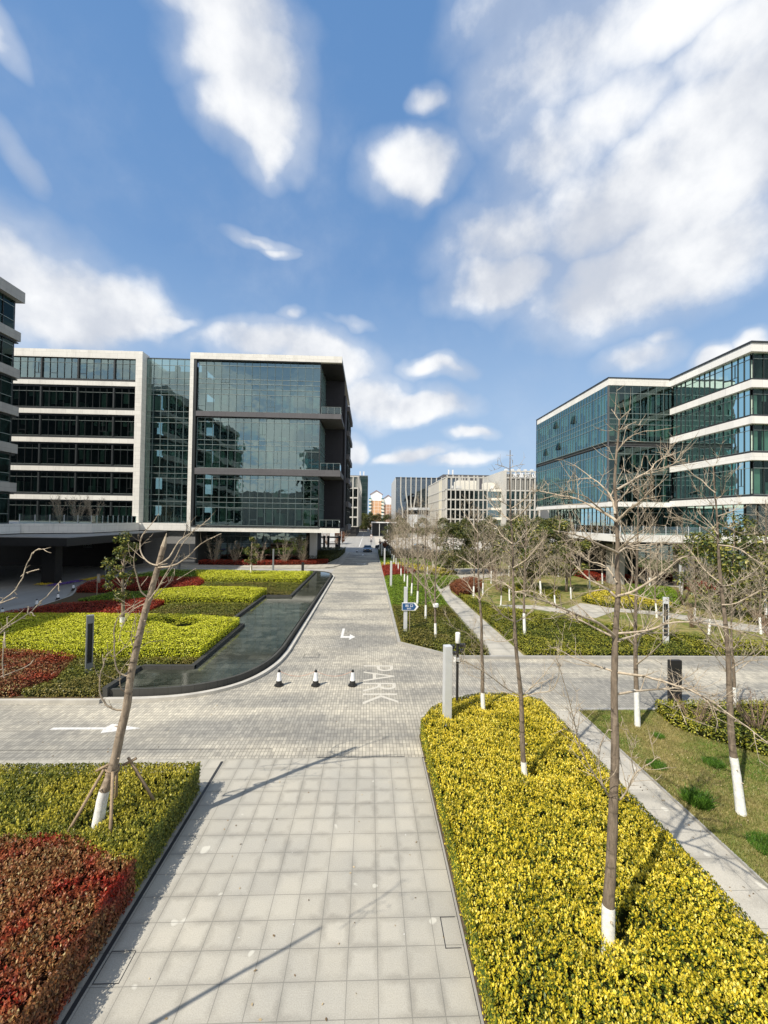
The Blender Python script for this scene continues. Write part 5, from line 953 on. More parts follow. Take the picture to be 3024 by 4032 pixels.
# ---------- left office ----------
LB = empty('office_building', (-26.5, 60.3, 0)); tag(LB, 'large left office with striped stone wing and big framed glass box', 'office building')
class Rel:
    """facade frame shifted to the building's origin"""
def relF(parent, O, u, n):
    return FR((O[0] - parent.location.x, O[1] - parent.location.y, 0), u, n)
rg = random.Random(11)
FB = relF(LB, (0, 60.75), (1, 0), (0, -1))          # glass of the box
FA = relF(LB, (0, 60.62), (1, 0), (0, -1))          # glass of the wing
FS = relF(LB, (0, 61.6), (1, 0), (0, -1))           # recessed strip
F0 = relF(LB, (0, 60.3), (1, 0), (0, -1))           # stone front plane
def G0(mb, x0, x1, y0, y1, z0, z1, m=0, P=LB): mb.box(x0 - P.location.x, x1 - P.location.x, y0 - P.location.y, y1 - P.location.y, z0, z1, m)
# box glass: three double storeys
xs = [-7.7 - 1.135 * i for i in range(17)][::-1]
for (zb, l1) in ((6.05, [8.67, 9.47]), (14.60, [17.25, 18.05]), (23.05, [25.65, 26.42])):
    z2 = zb + 4.18
    for k in range(0, 16, 2):
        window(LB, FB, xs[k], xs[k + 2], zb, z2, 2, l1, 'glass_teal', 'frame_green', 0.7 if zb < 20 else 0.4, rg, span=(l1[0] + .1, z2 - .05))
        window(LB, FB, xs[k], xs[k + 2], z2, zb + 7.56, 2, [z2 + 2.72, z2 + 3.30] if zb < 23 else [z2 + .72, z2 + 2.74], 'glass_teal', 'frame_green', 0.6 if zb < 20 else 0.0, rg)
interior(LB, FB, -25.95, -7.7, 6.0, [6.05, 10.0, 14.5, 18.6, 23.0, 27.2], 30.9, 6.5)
mb = MB()
G0(mb, -26.12, -4.45, 60.38, 60.75, 13.62, 14.56); G0(mb, -26.12, -4.45, 60.38, 60.75, 22.28, 23.02)
G0(mb, -7.68, -4.45, 60.752, 68.0, 13.75, 14.5); G0(mb, -7.68, -4.45, 60.752, 68.0, 22.4, 22.98)
part(mb, 'spandrel_band', M_('spandrel_metal'), LB)
mb = MB(); G0(mb, -26.38, -26.0, 60.36, 60.76, 6.0, 30.75); G0(mb, -26.0, -7.7, 60.36, 60.76, 30.64, 30.76); G0(mb, -26.38, -7.5, 60.32, 60.78, 5.86, 6.03); G0(mb, -7.72, -7.60, 60.62, 60.8, 6.04, 30.63)
part(mb, 'window_surround', M_('frame_dark'), LB)
mb = MB(); G0(mb, -26.92, -26.39, 60.3, 61.7, 5.2, 30.76); G0(mb, -26.92, -4.45, 60.3, 60.9, 30.77, 31.70); G0(mb, -26.92, -4.45, 60.9, 85, 31.2, 31.66)
G0(mb, -26.38, -4.42, 60.42, 60.9, 5.15, 5.84); part(mb, 'stone_frame', M_('pale_stone'), LB)
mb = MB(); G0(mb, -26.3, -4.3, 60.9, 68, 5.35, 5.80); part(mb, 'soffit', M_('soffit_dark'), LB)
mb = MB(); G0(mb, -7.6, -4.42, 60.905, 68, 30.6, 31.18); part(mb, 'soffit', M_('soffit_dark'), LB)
mb = MB(); G0(mb, -7.7, -4.5, 68.0, 68.4, 5.8, 31.1); G0(mb, -4.62, -4.28, 68.0, 84.0, 5.2, 28.2); G0(mb, -26.3, -4.62, 83.5, 84, 5.2, 28.2); part(mb, 'dark_wall', M_('dark_panel'), LB)
mb = MB(); G0(mb, -25.9, -4.7, 68.41, 83.4, 5.9, 28.1); part(mb, 'core_volume', M_('interior_wall'), LB)
FSd = relF(LB, (-7.66, 0), (0, 1), (1, 0))
for zb in (6.05, 14.56, 23.02):
    for k in range(3): window(LB, FSd, 60.9 + k * 2.36 , 60.9 + (k + 1) * 2.36, zb, zb + 7.4, 2, [zb + 2.6, zb + 3.4, zb + 4.2, zb + 6.9], 'glass_teal', 'frame_green', 0.0, rg)
# side wall towards the road beyond the loggia: bands and windows
mb = MB()
for z in (6.0, 10.2, 14.4, 18.6, 22.8, 27.2): G0(mb, -4.27, -3.75, 71.5, 84, z - 0.75, z + 0.15)
part(mb, 'stone_band', M_('spandrel_metal'), LB)
FSR = relF(LB, (-4.1, 0), (0, 1), (1, 0))
for z in (6.2, 10.4, 14.6, 18.8, 23.0):
    for k in range(3): window(LB, FSR, 72.0 + k * 3.8, 75.4 + k * 3.8, z, z + 3.2, 3, [z + 2.4], 'glass_teal', 'frame_dark', 0, rg)
# loggia railings: glass panels with rail
for z in (6.06, 14.58, 23.05):
    mb = MB(); y = 60.5
    for k in range(3): G0(mb, -7.4 + k * .96, -6.46 + k * .96, y, y + .02, z + .05, z + .95, 0)
    G0(mb, -4.58, -4.56, 60.6, 63.0, z + .05, z + .95, 0)
    for x in (-7.45, -6.49, -5.53, -4.56): G0(mb, x, x + .035, y - .02, y + .02, z, z + 1.0, 1)
    G0(mb, -7.45, -4.5, y - .02, y + .022, z + 1.0, z + 1.035, 1); G0(mb, -4.58, -4.545, y + .023, 63.0, z + 1.0, z + 1.035, 1)
    part(mb, 'railing', [M_('glass_clear'), M_('transom_grey')], LB)
# recessed glass strip between wing and box
sx = [-33.9, -32.83, -31.67, -30.53, -29.38, -28.3, -26.9]
for zb in (6.3, 10.5, 14.7, 18.9, 23.1, 27.2):
    window(LB, FS, -33.85, -26.9, zb, min(zb + 4.2, 31.1), 6, [zb + 2.5, zb + 3.25] if zb < 27 else [zb + .9, zb + 2.9], 'glass_teal', 'frame_green', 0.6, rg, edges=sx, span=(zb + 2.6, zb + 3.9) if zb < 27 else None)
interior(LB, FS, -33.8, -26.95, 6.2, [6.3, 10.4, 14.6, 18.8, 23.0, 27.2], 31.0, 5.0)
mb = MB(); G0(mb, -33.8, -26.93, 61.55, 61.95, 31.1, 31.2); part(mb, 'parapet_cap', M_('frame_dark'), LB)
# striped wing
mb = MB()
bands = [(26.38, 27.05), (22.12, 22.82), (17.92, 18.62), (13.72, 14.42), (9.52, 10.22)]
for a, b in bands: G0(mb, -56, -34.82, 60.3, 60.9, a, b)
part(mb, 'stone_band', M_('pale_stone'), LB)
mb = MB(); G0(mb, -56, -34.82, 60.3, 61.0, 30.46, 31.62); G0(mb, -34.81, -33.86, 60.3, 62.2, 6.3, 31.62); G0(mb, -56, -33.9, 62.2, 75, 31.0, 31.4)
part(mb, 'parapet', M_('pale_stone'), LB)
rowz = [(27.4, 30.46), (23.15, 26.12), (18.95, 21.88), (14.72, 17.68), (10.52, 13.5), (6.35, 9.3)]
secs = [-55.6, -53.8, -48.45, -43.2, -38.0, -34.83]
for r_, (za, zb) in enumerate(rowz):
    for i in range(1, len(secs) - 1 + 0):
        off = 0 if r_ in (0,) else (1.3 if r_ % 2 else 0.0)
        a, b = secs[i] , secs[i + 1]
        nb = 5 if b - a > 4 else 3
        window(LB, FA, a + .12, b, za, zb, nb, [za + (zb - za) * .77], 'glass_dark' if r_ else 'glass_teal', 'frame_dark', 0.5 if r_ else .25, rg, bar=.035)  # top row's brighter glass imitates sky reflection, darker rows a mirrored building
mb = MB()
for r_, (za, zb) in enumerate(rowz):
    for x in secs[1:-1]: G0(mb, x - .1, x + .115, 60.42, 60.615, za, zb)
    G0(mb, -56, -34.83, 60.36, 60.62, za - .30, za - .02); G0(mb, -56, -34.83, 60.45, 60.62, zb, zb + .24)
part(mb, 'dark_trim', M_('frame_dark'), LB)
interior(LB, FA, -56, -34.85, 6.1, [6.3, 10.4, 14.6, 18.8, 23.0, 27.2], 31.0, 5.0)
mb = MB(); G0(mb, -56.3, -56.0, 60.5, 85, 5, 31); part(mb, 'end_wall', M_('grey_stone'), LB)
# podium band, ground floor
mb = MB(); G0(mb, -33.5, -26.93, 60.15, 60.9, 5.22, 6.28); G0(mb, -60, -33.51, 60.2, 60.9, 5.2, 6.27); part(mb, 'podium_band', M_('pale_stone'), LB)
mb = MB(); G0(mb, -42, -26.6, 62.6, 63.0, 0.1, 5.2); part(mb, 'louvre_wall', M_('louvre_stone'), LB)
FG = relF(LB, (0, 66.3), (1, 0), (0, -1))
for k in range(7): window(LB, FG, -26.4 + k * 2.3, -24.1 + k * 2.3, 0.2, 5.3, 2, [3.0, 4.2], 'glass_teal', 'frame_dark', 0.0, rg, sash=False)
mb = MB(); G0(mb, -26.6, -10.2, 70, 70.3, 0, 5.3); G0(mb, -26.6, -26.3, 63, 70, 0, 5.3); part(mb, 'ground_floor_wall', M_('interior_wall'), LB)
for (x, y) in ((-9.75, 66.6),):
    mb = MB(); G0(mb, x, x + 1.1, y, y + 1.1, 0.1, 5.35); part(mb, 'column', M_('grey_metal'), LB)
mb = MB(); G0(mb, -10.2, -9.9, 68, 84, .1, 5.3); part(mb, 'ground_floor_wall', M_('interior_wall'), LB)
mb = MB(); mb.tube([(-39.25 + 26.5, 64.5 - 60.3, 31.3), (-39.25 + 26.5, 64.5 - 60.3, 33.2)], .38, 10); part(mb, 'roof_vent', M_('white_metal'), LB, bevel=.05)

# ---------- leftmost office (its side wall, in shade) ----------
L2 = empty('office_building', (-39, 45.8, 0)); tag(L2, 'leftmost office in shade at the picture edge, only its banded side wall in view', 'office building')
F2 = relF(L2, (-39.36, 0), (0, 1), (1, 0))
mb = MB()
for a, b in ((26.45, 27.45), (22.3, 23.3), (18.15, 19.15), (14.0, 15.0), (9.75, 10.75)): G0(mb, -40.2, -39, -2.4, 45.8, a, b, P=L2)
part(mb, 'stone_band', M_('grey_stone'), L2)
mb = MB(); G0(mb, -42.5, -38.75, -2.5, 45.9, 30.8, 32.0, P=L2); G0(mb, -80, -42.5, -2.5, 45.9, 31.0, 31.5, P=L2); part(mb, 'parapet', M_('grey_stone'), L2)
for (za, zb) in ((27.5, 30.75), (23.35, 26.4), (19.2, 22.25), (15.05, 18.1), (10.8, 13.95), (6.3, 9.7)):
    for k in range(9): window(L2, F2, -2.0 + k * 5.25, 3.2 + k * 5.25, za, zb, 4, [za + (zb - za) * .3, za + (zb - za) * .78], 'glass_blue', 'frame_dark', 0.35, rg)
interior(L2, F2, -2.2, 45.4, 6.0, [6.2, 10.7, 15.0, 19.1, 23.2, 27.4], 31.0, 5)
mb = MB(); G0(mb, -80, -39.40, 45.2, 45.45, 6.0, 31.0, P=L2); G0(mb, -45, -39.92, -2.4, -2.1, 6.0, 31.0, P=L2)  # unseen end wall drawn out leftward so the wing glass mirrors it dark
for z in (26.2, 22.1, 17.95, 13.8, 9.5): G0(mb, -40.2, -39.2, -2.4, 45.75, z, z + .12, P=L2)
part(mb, 'end_wall', M_('frame_dark'), L2)
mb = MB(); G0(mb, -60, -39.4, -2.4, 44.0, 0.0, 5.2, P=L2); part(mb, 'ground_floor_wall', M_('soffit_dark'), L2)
# podium wall with terrace planting, railing
mb = MB(); mb.prism([(-39 + 39, 46 - 45.8), (-33.6 + 39, 50.0 - 45.8), (-33.6 + 39, 60.1 - 45.8), (-60 + 39, 60.1 - 45.8), (-60 + 39, 46 - 45.8)], 5.2, 6.28); G0(mb, -60, -38.6, -2.4, 45.95, 5.2, 6.25, P=L2)
part(mb, 'podium_band', M_('pale_stone'), L2)
mb = MB()
for k in range(9):
    y = 50.3 + k * 1.05; x = -33.9
    G0(mb, x, x + .02, y, y + 1.0, 6.3, 7.25, 0, P=L2); G0(mb, x - .02, x + .04, y - .03, y + .02, 6.28, 7.32, 1, P=L2)
for k in range(5):
    x = -39 + k * 1.02; y = 46.3 + k * .8
    mb.quad((x + 39, y - 45.8, 6.3), (x + 39 + 1.0, y - 45.8 + .78, 6.3), (x + 39 + 1.0, y - 45.8 + .78, 7.25), (x + 39, y - 45.8, 7.25), 0); G0(mb, x - .03, x + .03, y - .03, y + .03, 6.28, 7.32, 1, P=L2)
part(mb, 'railing', [M_('glass_clear'), M_('grey_metal')], L2)
for i, (x, y) in enumerate(((-37.0, 49.5), (-35.8, 50.8), (-34.8, 52.2))): shrub(x, y, .75, i, True, 'feathery dry grass plant on the terrace, ' + ['left', 'middle', 'right'][i] + ' of three', 'dry plants on the terrace', name='terrace_plant', z=6.28)
# canopy
CN = empty('entrance_canopy', (-33, 50, 0)); tag(CN, 'black flat entrance canopy over the shaded drive between the two left offices', 'canopy')
mb = MB(); G0(mb, -60, -29.4, 40.3, 60.1, 4.25, 5.05, P=CN); part(mb, 'canopy_roof', M_('black_metal'), CN)
mb = MB(); G0(mb, -60, -29.55, 40.45, 60.0, 5.052, 5.10, P=CN); part(mb, 'roof_sheet', M_('drive_asphalt'), CN)
for (x, y) in ((-33.9, 44.4), (-33.9, 56.0)):
    mb = MB(); G0(mb, x - .7, x + .7, y - .5, y + .5, 0, 4.25, P=CN); part(mb, 'column', M_('black_metal'), CN)
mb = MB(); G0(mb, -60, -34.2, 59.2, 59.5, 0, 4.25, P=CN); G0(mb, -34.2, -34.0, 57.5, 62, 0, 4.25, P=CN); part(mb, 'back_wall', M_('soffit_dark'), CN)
mb = MB(); G0(mb, -39.5, -38.0, 57.0, 57.1, 2.55, 3.75, P=CN); part(mb, 'sign_board', M_('black_metal'), CN)
text_mesh('sign_lettering', 'KARL', 'transom_grey', CN, (-39.35 + 33, 56.97 - 50, 3.1), (R(90), 0, 0), 1.2, .45, 0.01)
text_mesh('sign_lettering', 'LAGERFELD', 'transom_grey', CN, (-39.35 + 33, 56.97 - 50, 2.85), (R(90), 0, 0), 1.2, .13, 0.01)

# ---------- right office ----------
RB = empty('office_building', (34, 56.2, 0)); tag(RB, 'right office with stepped glass boxes, white stone bands and a long white podium', 'office building')
rg = random.Random(23)
F1s = relF(RB, (34, 0), (0, 1), (-1, 0)); F1f = relF(RB, (0, 56.2), (1, 0), (0, -1)); F3s = relF(RB, (43.5, 0), (0, 1), (-1, 0)); F3f = relF(RB, (0, 44.2), (1, 0), (0, -1))
def GR_(mb, x0, x1, y0, y1, z0, z1, m=0): G0(mb, x0, x1, y0, y1, z0, z1, m, P=RB)
# box 1: floors 10.3..27 ; gap 18.2..18.95
for zb, top in ((10.3, 18.22), (18.95, 27.0)):
    h = top - zb
    for half in (0, 1):
        z0 = zb + half * h * .5; z1 = z0 + h * .5
        for k in range(10): window(RB, F1s, 56.3 + k * 2.46, 56.3 + (k + 1) * 2.46, z0, z1, 3, [z0 + 2.45, z0 + 3.2] if half == 0 else [z0 + 2.9], 'glass_blue', 'frame_green', 0.8, rg, bar=.05, prot=.07, span=(z0 + 2.55, z1 - .1) if half == 0 else None)
        for k in range(4): window(RB, F1f, 34.1 + k * 2.3, 34.1 + (k + 1) * 2.3, z0, z1, 2, [z0 + 2.45, z0 + 3.2] if half == 0 else [z0 + 2.9], 'glass_mid', 'frame_green', 0.75, rg, bar=.05, prot=.07, span=(z0 + 2.55, z1 - .1) if half == 0 else None)
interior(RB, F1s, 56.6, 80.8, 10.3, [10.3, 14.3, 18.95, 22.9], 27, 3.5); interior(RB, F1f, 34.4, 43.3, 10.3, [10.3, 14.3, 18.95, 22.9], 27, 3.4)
mb = MB(); GR_(mb, 34.25, 43.4, 56.4, 80.8, 18.22, 18.95); GR_(mb, 37.8, 60, 60, 80.9, 10.0, 27.4); GR_(mb, 33.95, 34.1, 56.12, 56.25, 10.3, 27.0); part(mb, 'dark_wall', M_('spandrel_metal'), RB)
mb = MB(); GR_(mb, 34.0, 43.3, 56.1, 80.9, 9.62, 10.28); part(mb, 'base_band', M_('pale_stone_plain'), RB)
mb = MB(); GR_(mb, 34.0, 34.7, 56.1, 81.0, 27.02, 28.0); GR_(mb, 34.7, 43.3, 56.1, 56.8, 27.02, 28.0); GR_(mb, 34.7, 60, 56.8, 81, 27.0, 27.5); part(mb, 'parapet', M_('pale_stone'), RB)
mb = MB(); GR_(mb, 33.9, 34.75, 56.05, 81.0, 28.0, 28.16); GR_(mb, 34.75, 43.2, 56.05, 56.85, 28.0, 28.16); GR_(mb, 34.0, 60, 80.7, 81.1, 10, 28.0); part(mb, 'roof_edge', M_('frame_dark'), RB)
# block 2: stone bands and window rows
mb = MB()
for a, b in ((26.98, 27.95), (22.9, 23.75), (18.78, 19.62), (14.62, 15.45), (9.7, 10.5)):
    GR_(mb, 43.0, 43.9, 43.7, 56.1, a, b); GR_(mb, 43.9, 75, 43.7, 44.6, a, b)
part(mb, 'stone_band', M_('pale_stone_plain'), RB)
mb = MB(); GR_(mb, 42.9, 44, 43.6, 56.1, 27.95, 28.15); GR_(mb, 44, 75, 43.6, 44.6, 27.95, 28.15); GR_(mb, 43.9, 75, 44.6, 80, 27.3, 27.7)
for a in (23.75, 19.62, 15.45, 10.5): GR_(mb, 43.2, 43.9, 43.9, 56.1, a, a + .25); GR_(mb, 43.9, 75, 43.9, 44.6, a, a + .25)
part(mb, 'dark_trim', M_('frame_dark'), RB)
for za, zb in ((24.0, 26.96), (19.88, 22.88), (15.72, 18.76), (10.76, 14.6)):
    for k in range(5): window(RB, F3s, 44.3 + k * 2.38, 44.3 + (k + 1) * 2.38, za, zb, 2 if k % 2 else 3, [za + (zb - za) * .78], 'glass_mid', 'frame_dark', 0.85, rg)
    for k in range(5): window(RB, F3f, 43.6 + k * 5.2, 48.7 + k * 5.2, za, zb, 4, [za + (zb - za) * .78], 'glass_blue', 'frame_dark', 0.6, rg)
interior(RB, F3s, 44.5, 56, 10.4, [10.4, 15.5, 19.6, 23.8], 27.2, 5); interior(RB, F3f, 44, 72, 10.4, [10.4, 15.5, 19.6, 23.8], 27.2, 5)
mb = MB(); GR_(mb, 52, 60, 62, 75, 27.7, 31.5); part(mb, 'roof_housing', M_('grey_stone'), RB)
mb = MB(); GR_(mb, 56, 57.5, 58, 60, 27.7, 30.8); part(mb, 'roof_housing', M_('grey_stone'), RB)
# open terrace floor over the podium; its darker glass imitates the overhang's shade
FT = relF(RB, (0, 57.6), (1, 0), (0, -1)); FT2 = relF(RB, (36, 0), (0, 1), (-1, 0)); FT3 = relF(RB, (0, 46.0), (1, 0), (0, -1)); FT4 = relF(RB, (44.4, 0), (0, 1), (-1, 0))
for k in range(3): window(RB, FT, 36 + k * 2.8, 38.8 + k * 2.8, 6.1, 9.6, 2, [8.8], 'glass_dark', 'frame_dark', .2, rg)
for k in range(6): window(RB, FT2, 57.7 + k * 3.6, 61.3 + k * 3.6, 6.1, 9.6, 3, [8.8], 'glass_dark', 'frame_dark', .2, rg)
for k in range(4): window(RB, FT4, 46 + k * 2.9, 48.9 + k * 2.9, 6.1, 9.7, 2, [8.8], 'glass_dark', 'frame_dark', .3, rg)
for k in range(5): window(RB, FT3, 44.5 + k * 4.5, 49 + k * 4.5, 6.1, 9.7, 3, [8.8], 'glass_dark', 'frame_dark', .3, rg)
mb = MB(); GR_(mb, 40, 60, 61, 80, 5.9, 10); GR_(mb, 48, 75, 50, 61, 5.9, 10); part(mb, 'core_volume', M_('interior_wall'), RB)
mb = MB(); GR_(mb, 26.6, 27.4, 42.6, 60.5, 5.25, 6.02); GR_(mb, 27.4, 80, 42.6, 43.4, 5.25, 6.02); part(mb, 'podium_band', M_('pale_stone_plain'), RB)
mb = MB(); GR_(mb, 27.4, 80, 43.4, 60.5, 5.5, 5.85); GR_(mb, 33, 60, 60.5, 81, 5.5, 5.85); GR_(mb, 27.2, 80, 43.2, 60, 4.9, 5.25, 1); part(mb, 'podium_slab', [M_('drive_asphalt'), M_('soffit_dark')], RB)
mb = MB()
for k in range(12): GR_(mb, 27.9 + k * 1.3, 29.15 + k * 1.3, 43.7, 43.72, 5.9, 6.95, 0); GR_(mb, 27.86 + k * 1.3, 27.92 + k * 1.3, 43.68, 43.74, 5.86, 7.0, 1)
for k in range(12): GR_(mb, 27.7, 27.72, 44 + k * 1.3, 45.25 + k * 1.3, 5.9, 6.95, 0); GR_(mb, 27.68, 27.74, 43.95 + k * 1.3, 44.0 + k * 1.3, 5.86, 7.0, 1)
part(mb, 'railing', [M_('glass_clear'), M_('grey_metal')], RB)
for (x, y) in ((28.5, 46.0), (28.5, 58.0), (36, 45.0), (45, 45.0), (54, 45.0)):
    mb = MB(); GR_(mb, x, x + 1.4, y, y + 1.4, 0.1, 5.0); part(mb, 'column', M_('grey_stone'), RB)
FGr = relF(RB, (0, 50.5), (1, 0), (0, -1))
for k in range(7): window(RB, FGr, 31 + k * 4.6, 35.6 + k * 4.6, 0.2, 4.9, 3, [3.4], 'glass_teal', 'frame_dark', 0.0, rg, sash=False)
mb = MB(); GR_(mb, 31, 70, 54, 54.3, 0, 4.9); GR_(mb, 30.7, 31, 50.5, 60, 0, 4.9); part(mb, 'ground_floor_wall', M_('interior_wall'), RB)
# tilted open sashes on the side glazing
for (y, z) in ((65.6, 23.8), (59.0 + 13, 24.4), (71.0, 20.3), (76.2, 20.1)):
    mb = MB(); x = 34 - 34.0; yy = y - 56.2
    mb.quad((x - .10, yy, z + 1.3), (x - .10, yy + .8, z + 1.3), (x - .34, yy + .8, z), (x - .34, yy, z), 0)
    for s in (0, .76): mb.quad((x - .1, yy + s, z + 1.3), (x - .1, yy + s + .04, z + 1.3), (x - .36, yy + s + .04, z - .02), (x - .36, yy + s, z - .02), 1)
    mb.poly([(x - .02, yy, z + 1.3), (x - .02, yy, z), (x - .34, yy, z)], 1); mb.poly([(x - .02, yy + .8, z + 1.3), (x - .34, yy + .8, z), (x - .02, yy + .8, z)], 1)
    part(mb, 'open_sash', [M_('glass_blue'), M_('frame_dark')], RB)

# ---------- buildings beyond the side street ----------
def grid_block(name, label, x0, x1, y0, y1, z0, ztop, nx, rows, screen, faces, mat='grid_concrete', cut=(), sidebars=True):
    """white grid building: rows of windows between piers, an open screen storey on top"""
    B = empty(name, (x0, y0, 0)); tag(B, label, 'office building'); P = B
    g = MB(); zh = (screen[0] - z0) / rows; Ff = relF(B, (0, y0), (1, 0), (0, -1))
    bw = (x1 - x0) / nx
    for i in range(nx + 1): Ff.box(g, x0 + i * bw - (.0 if i == 0 else .18 if i < nx else .4), x0 + i * bw + (.4 if i == 0 else .18 if i < nx else 0), 0, 0.45, z0, ztop)
    for r in range(rows + 1): Ff.box(g, x0, x1, -.01, 0.30, z0 + r * zh - (.0 if r == 0 else .25), z0 + r * zh + .30)
    Ff.box(g, x0, x1, -.02, 0.35, ztop - .45, ztop)
    part(g, 'front_grid', M_(mat), B)
    fw2 = relF(B, (0, y0 + .25), (1, 0), (0, -1))
    for r in range(rows):
        for i in range(nx):
            za = z0 + r * zh + .35; zb = z0 + (r + 1) * zh - .4
            m = MB(); a = x0 + i * bw + .26; b = x0 + (i + 1) * bw - .26
            m.quad(fw2.p(a, 0, za), fw2.p(b, 0, za), fw2.p(b, 0, zb), fw2.p(a, 0, zb), 0)
            if (i + r) % 3 == 0: fw2.box(m, (a + b) / 2 - .5, (a + b) / 2 + .5, .01, .05, za, za + 2.2, 1); 
            fw2.box(m, (a + b) / 2 - .05, (a + b) / 2 + .05, .012, .06, za, zb, 2)
            part(m, 'window', [M_('glass_dark'), M_('glass_blue'), M_('frame_dark')], B)
    v = MB(); G0(v, x0 + .3, x1 - .3, y0 + .8, y1 - .3, z0, screen[0] - .1, P=B); part(v, 'body', M_('interior_wall'), B)
    return B, bw, zh
# left white building along the road
f1, _, _ = grid_block('office_building', 'white grid building left of the far road, seen past the big left office', -15.5, -4.6, 163, 215, 3.9, 24.6, 5, 4, (19.6, 24.6), 0)
g = MB(); Fr = relF(f1, (-4.6, 0), (0, 1), (1, 0))
n = 12
for i in range(n + 1): Fr.box(g, 163.05 + i * 4.3, 163.6 + i * 4.3, 0, .35, 3.9, 24.6)
for z in (3.9, 7.9, 11.8, 15.7, 19.6, 24.2): Fr.box(g, 163, 215, .0, .3, z, z + .4)
part(g, 'side_grid', M_('grid_concrete'), f1)
g = MB()
for i in range(n):
    for j in range(5): Fr.box(g, 163.95 + i * 4.3 + j * .7, 164.05 + i * 4.3 + j * .7, -.1, .1, 3.9, 24.3)
part(g, 'sun_fins', M_('grid_concrete'), f1)
g = MB(); 
for i in range(20): G0(g, -15.4 + i * .55, -15.25 + i * .55, 163.1, 163.2, 20, 24.2, P=f1)
part(g, 'roof_screen', M_('grid_concrete'), f1)
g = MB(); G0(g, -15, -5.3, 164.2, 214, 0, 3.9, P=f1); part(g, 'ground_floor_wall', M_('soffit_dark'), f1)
# dark tower behind it
T = empty('office_building', (-22, 235, 0)); tag(T, 'dark glass tower edge rising behind the white grid building left of the road', 'office building')
g = MB(); G0(g, -22, -1.2, 235, 262, 0, 32.5, P=T); part(g, 'body', M_('spandrel_metal'), T)
Ft = relF(T, (0, 234.9), (1, 0), (0, -1))
for r in range(7): window(T, Ft, -21.8, -1.4, 3.5 + r * 4.1, 7.4 + r * 4.1, 9, [6.3 + r * 4.1], 'glass_blue', 'frame_dark', 0, rg, sash=False)
g = MB()
for x in (-6.2, -4.0): G0(g, x, x + .6, 240, 240.6, 32.5, 35.5, P=T)
part(g, 'roof_vent', M_('white_metal'), T)
# apartment towers
def apartment(x0, x1, y, H, wall, label, seed):
    B = empty('apartment_tower', (x0, y, 0)); tag(B, label, 'apartment tower'); w = x1 - x0; r = random.Random(seed)
    g = MB(); G0(g, x0, x1, y, y + 14, 0, H, P=B); part(g, 'wall', M_(wall), B)
    g = MB()
    for z in range(3, int(H) - 5, 3): G0(g, x0 - .03, x1 + .03, y - .06, y, z, z + .22, P=B)
    for x in (x0 + w * .33, x0 + w * .66): G0(g, x, x + .25, y - .05, y, 0, H - 6, P=B)
    part(g, 'string_course', M_('wall_cream'), B)
    g = MB(); zt = H - 6; g.poly([(0, -.12, zt), (w, -.12, zt), (w, -.12, H), (w * .5, -.12, H + 3.0), (0, -.12, H)]); part(g, 'gable', M_('sign_white'), B)
    g = MB(); g.quad((-.8, -.6, H - .3), (w * .5, -.6, H + 3.3), (w * .5, 14.4, H + 3.3), (-.8, 14.4, H - .3)); g.quad((w * .5, -.6, H + 3.3), (w + .8, -.6, H - .3), (w + .8, 14.4, H - .3), (w * .5, 14.4, H + 3.3)); g.quad((-.8, -.6, H - .7), (-.8, -.6, H - .3), (w * .5, -.6, H + 3.3), (w * .5, -.6, H + 2.8)); g.quad((w * .5, -.6, H + 2.8), (w * .5, -.6, H + 3.3), (w + .8, -.6, H - .3), (w + .8, -.6, H - .7)); part(g, 'roof', M_('roof_tile'), B)
    for z in range(2, int(H) - 3, 3):
        for s in (-1, 1):
            g = MB(); a = (x0 - 1.6) if s < 0 else x1 - .6; G0(g, a, a + 2.2, y - 1.3, y + 2.5, z, z + 1.2, P=B); G0(g, a + .1, a + 2.1, y - 1.1, y + 2.3, z + 1.2, z + 2.3, 1, P=B); part(g, 'balcony', [M_('wall_cream'), M_('glass_blue')], B)
apartment(1.0, 10.8, 352, 29, 'brick_orange', 'orange apartment tower with a white gable at the end of the road', 1)
apartment(13.5, 22, 385, 27, 'brick_pink', 'pinkish apartment tower right behind the orange one', 2)
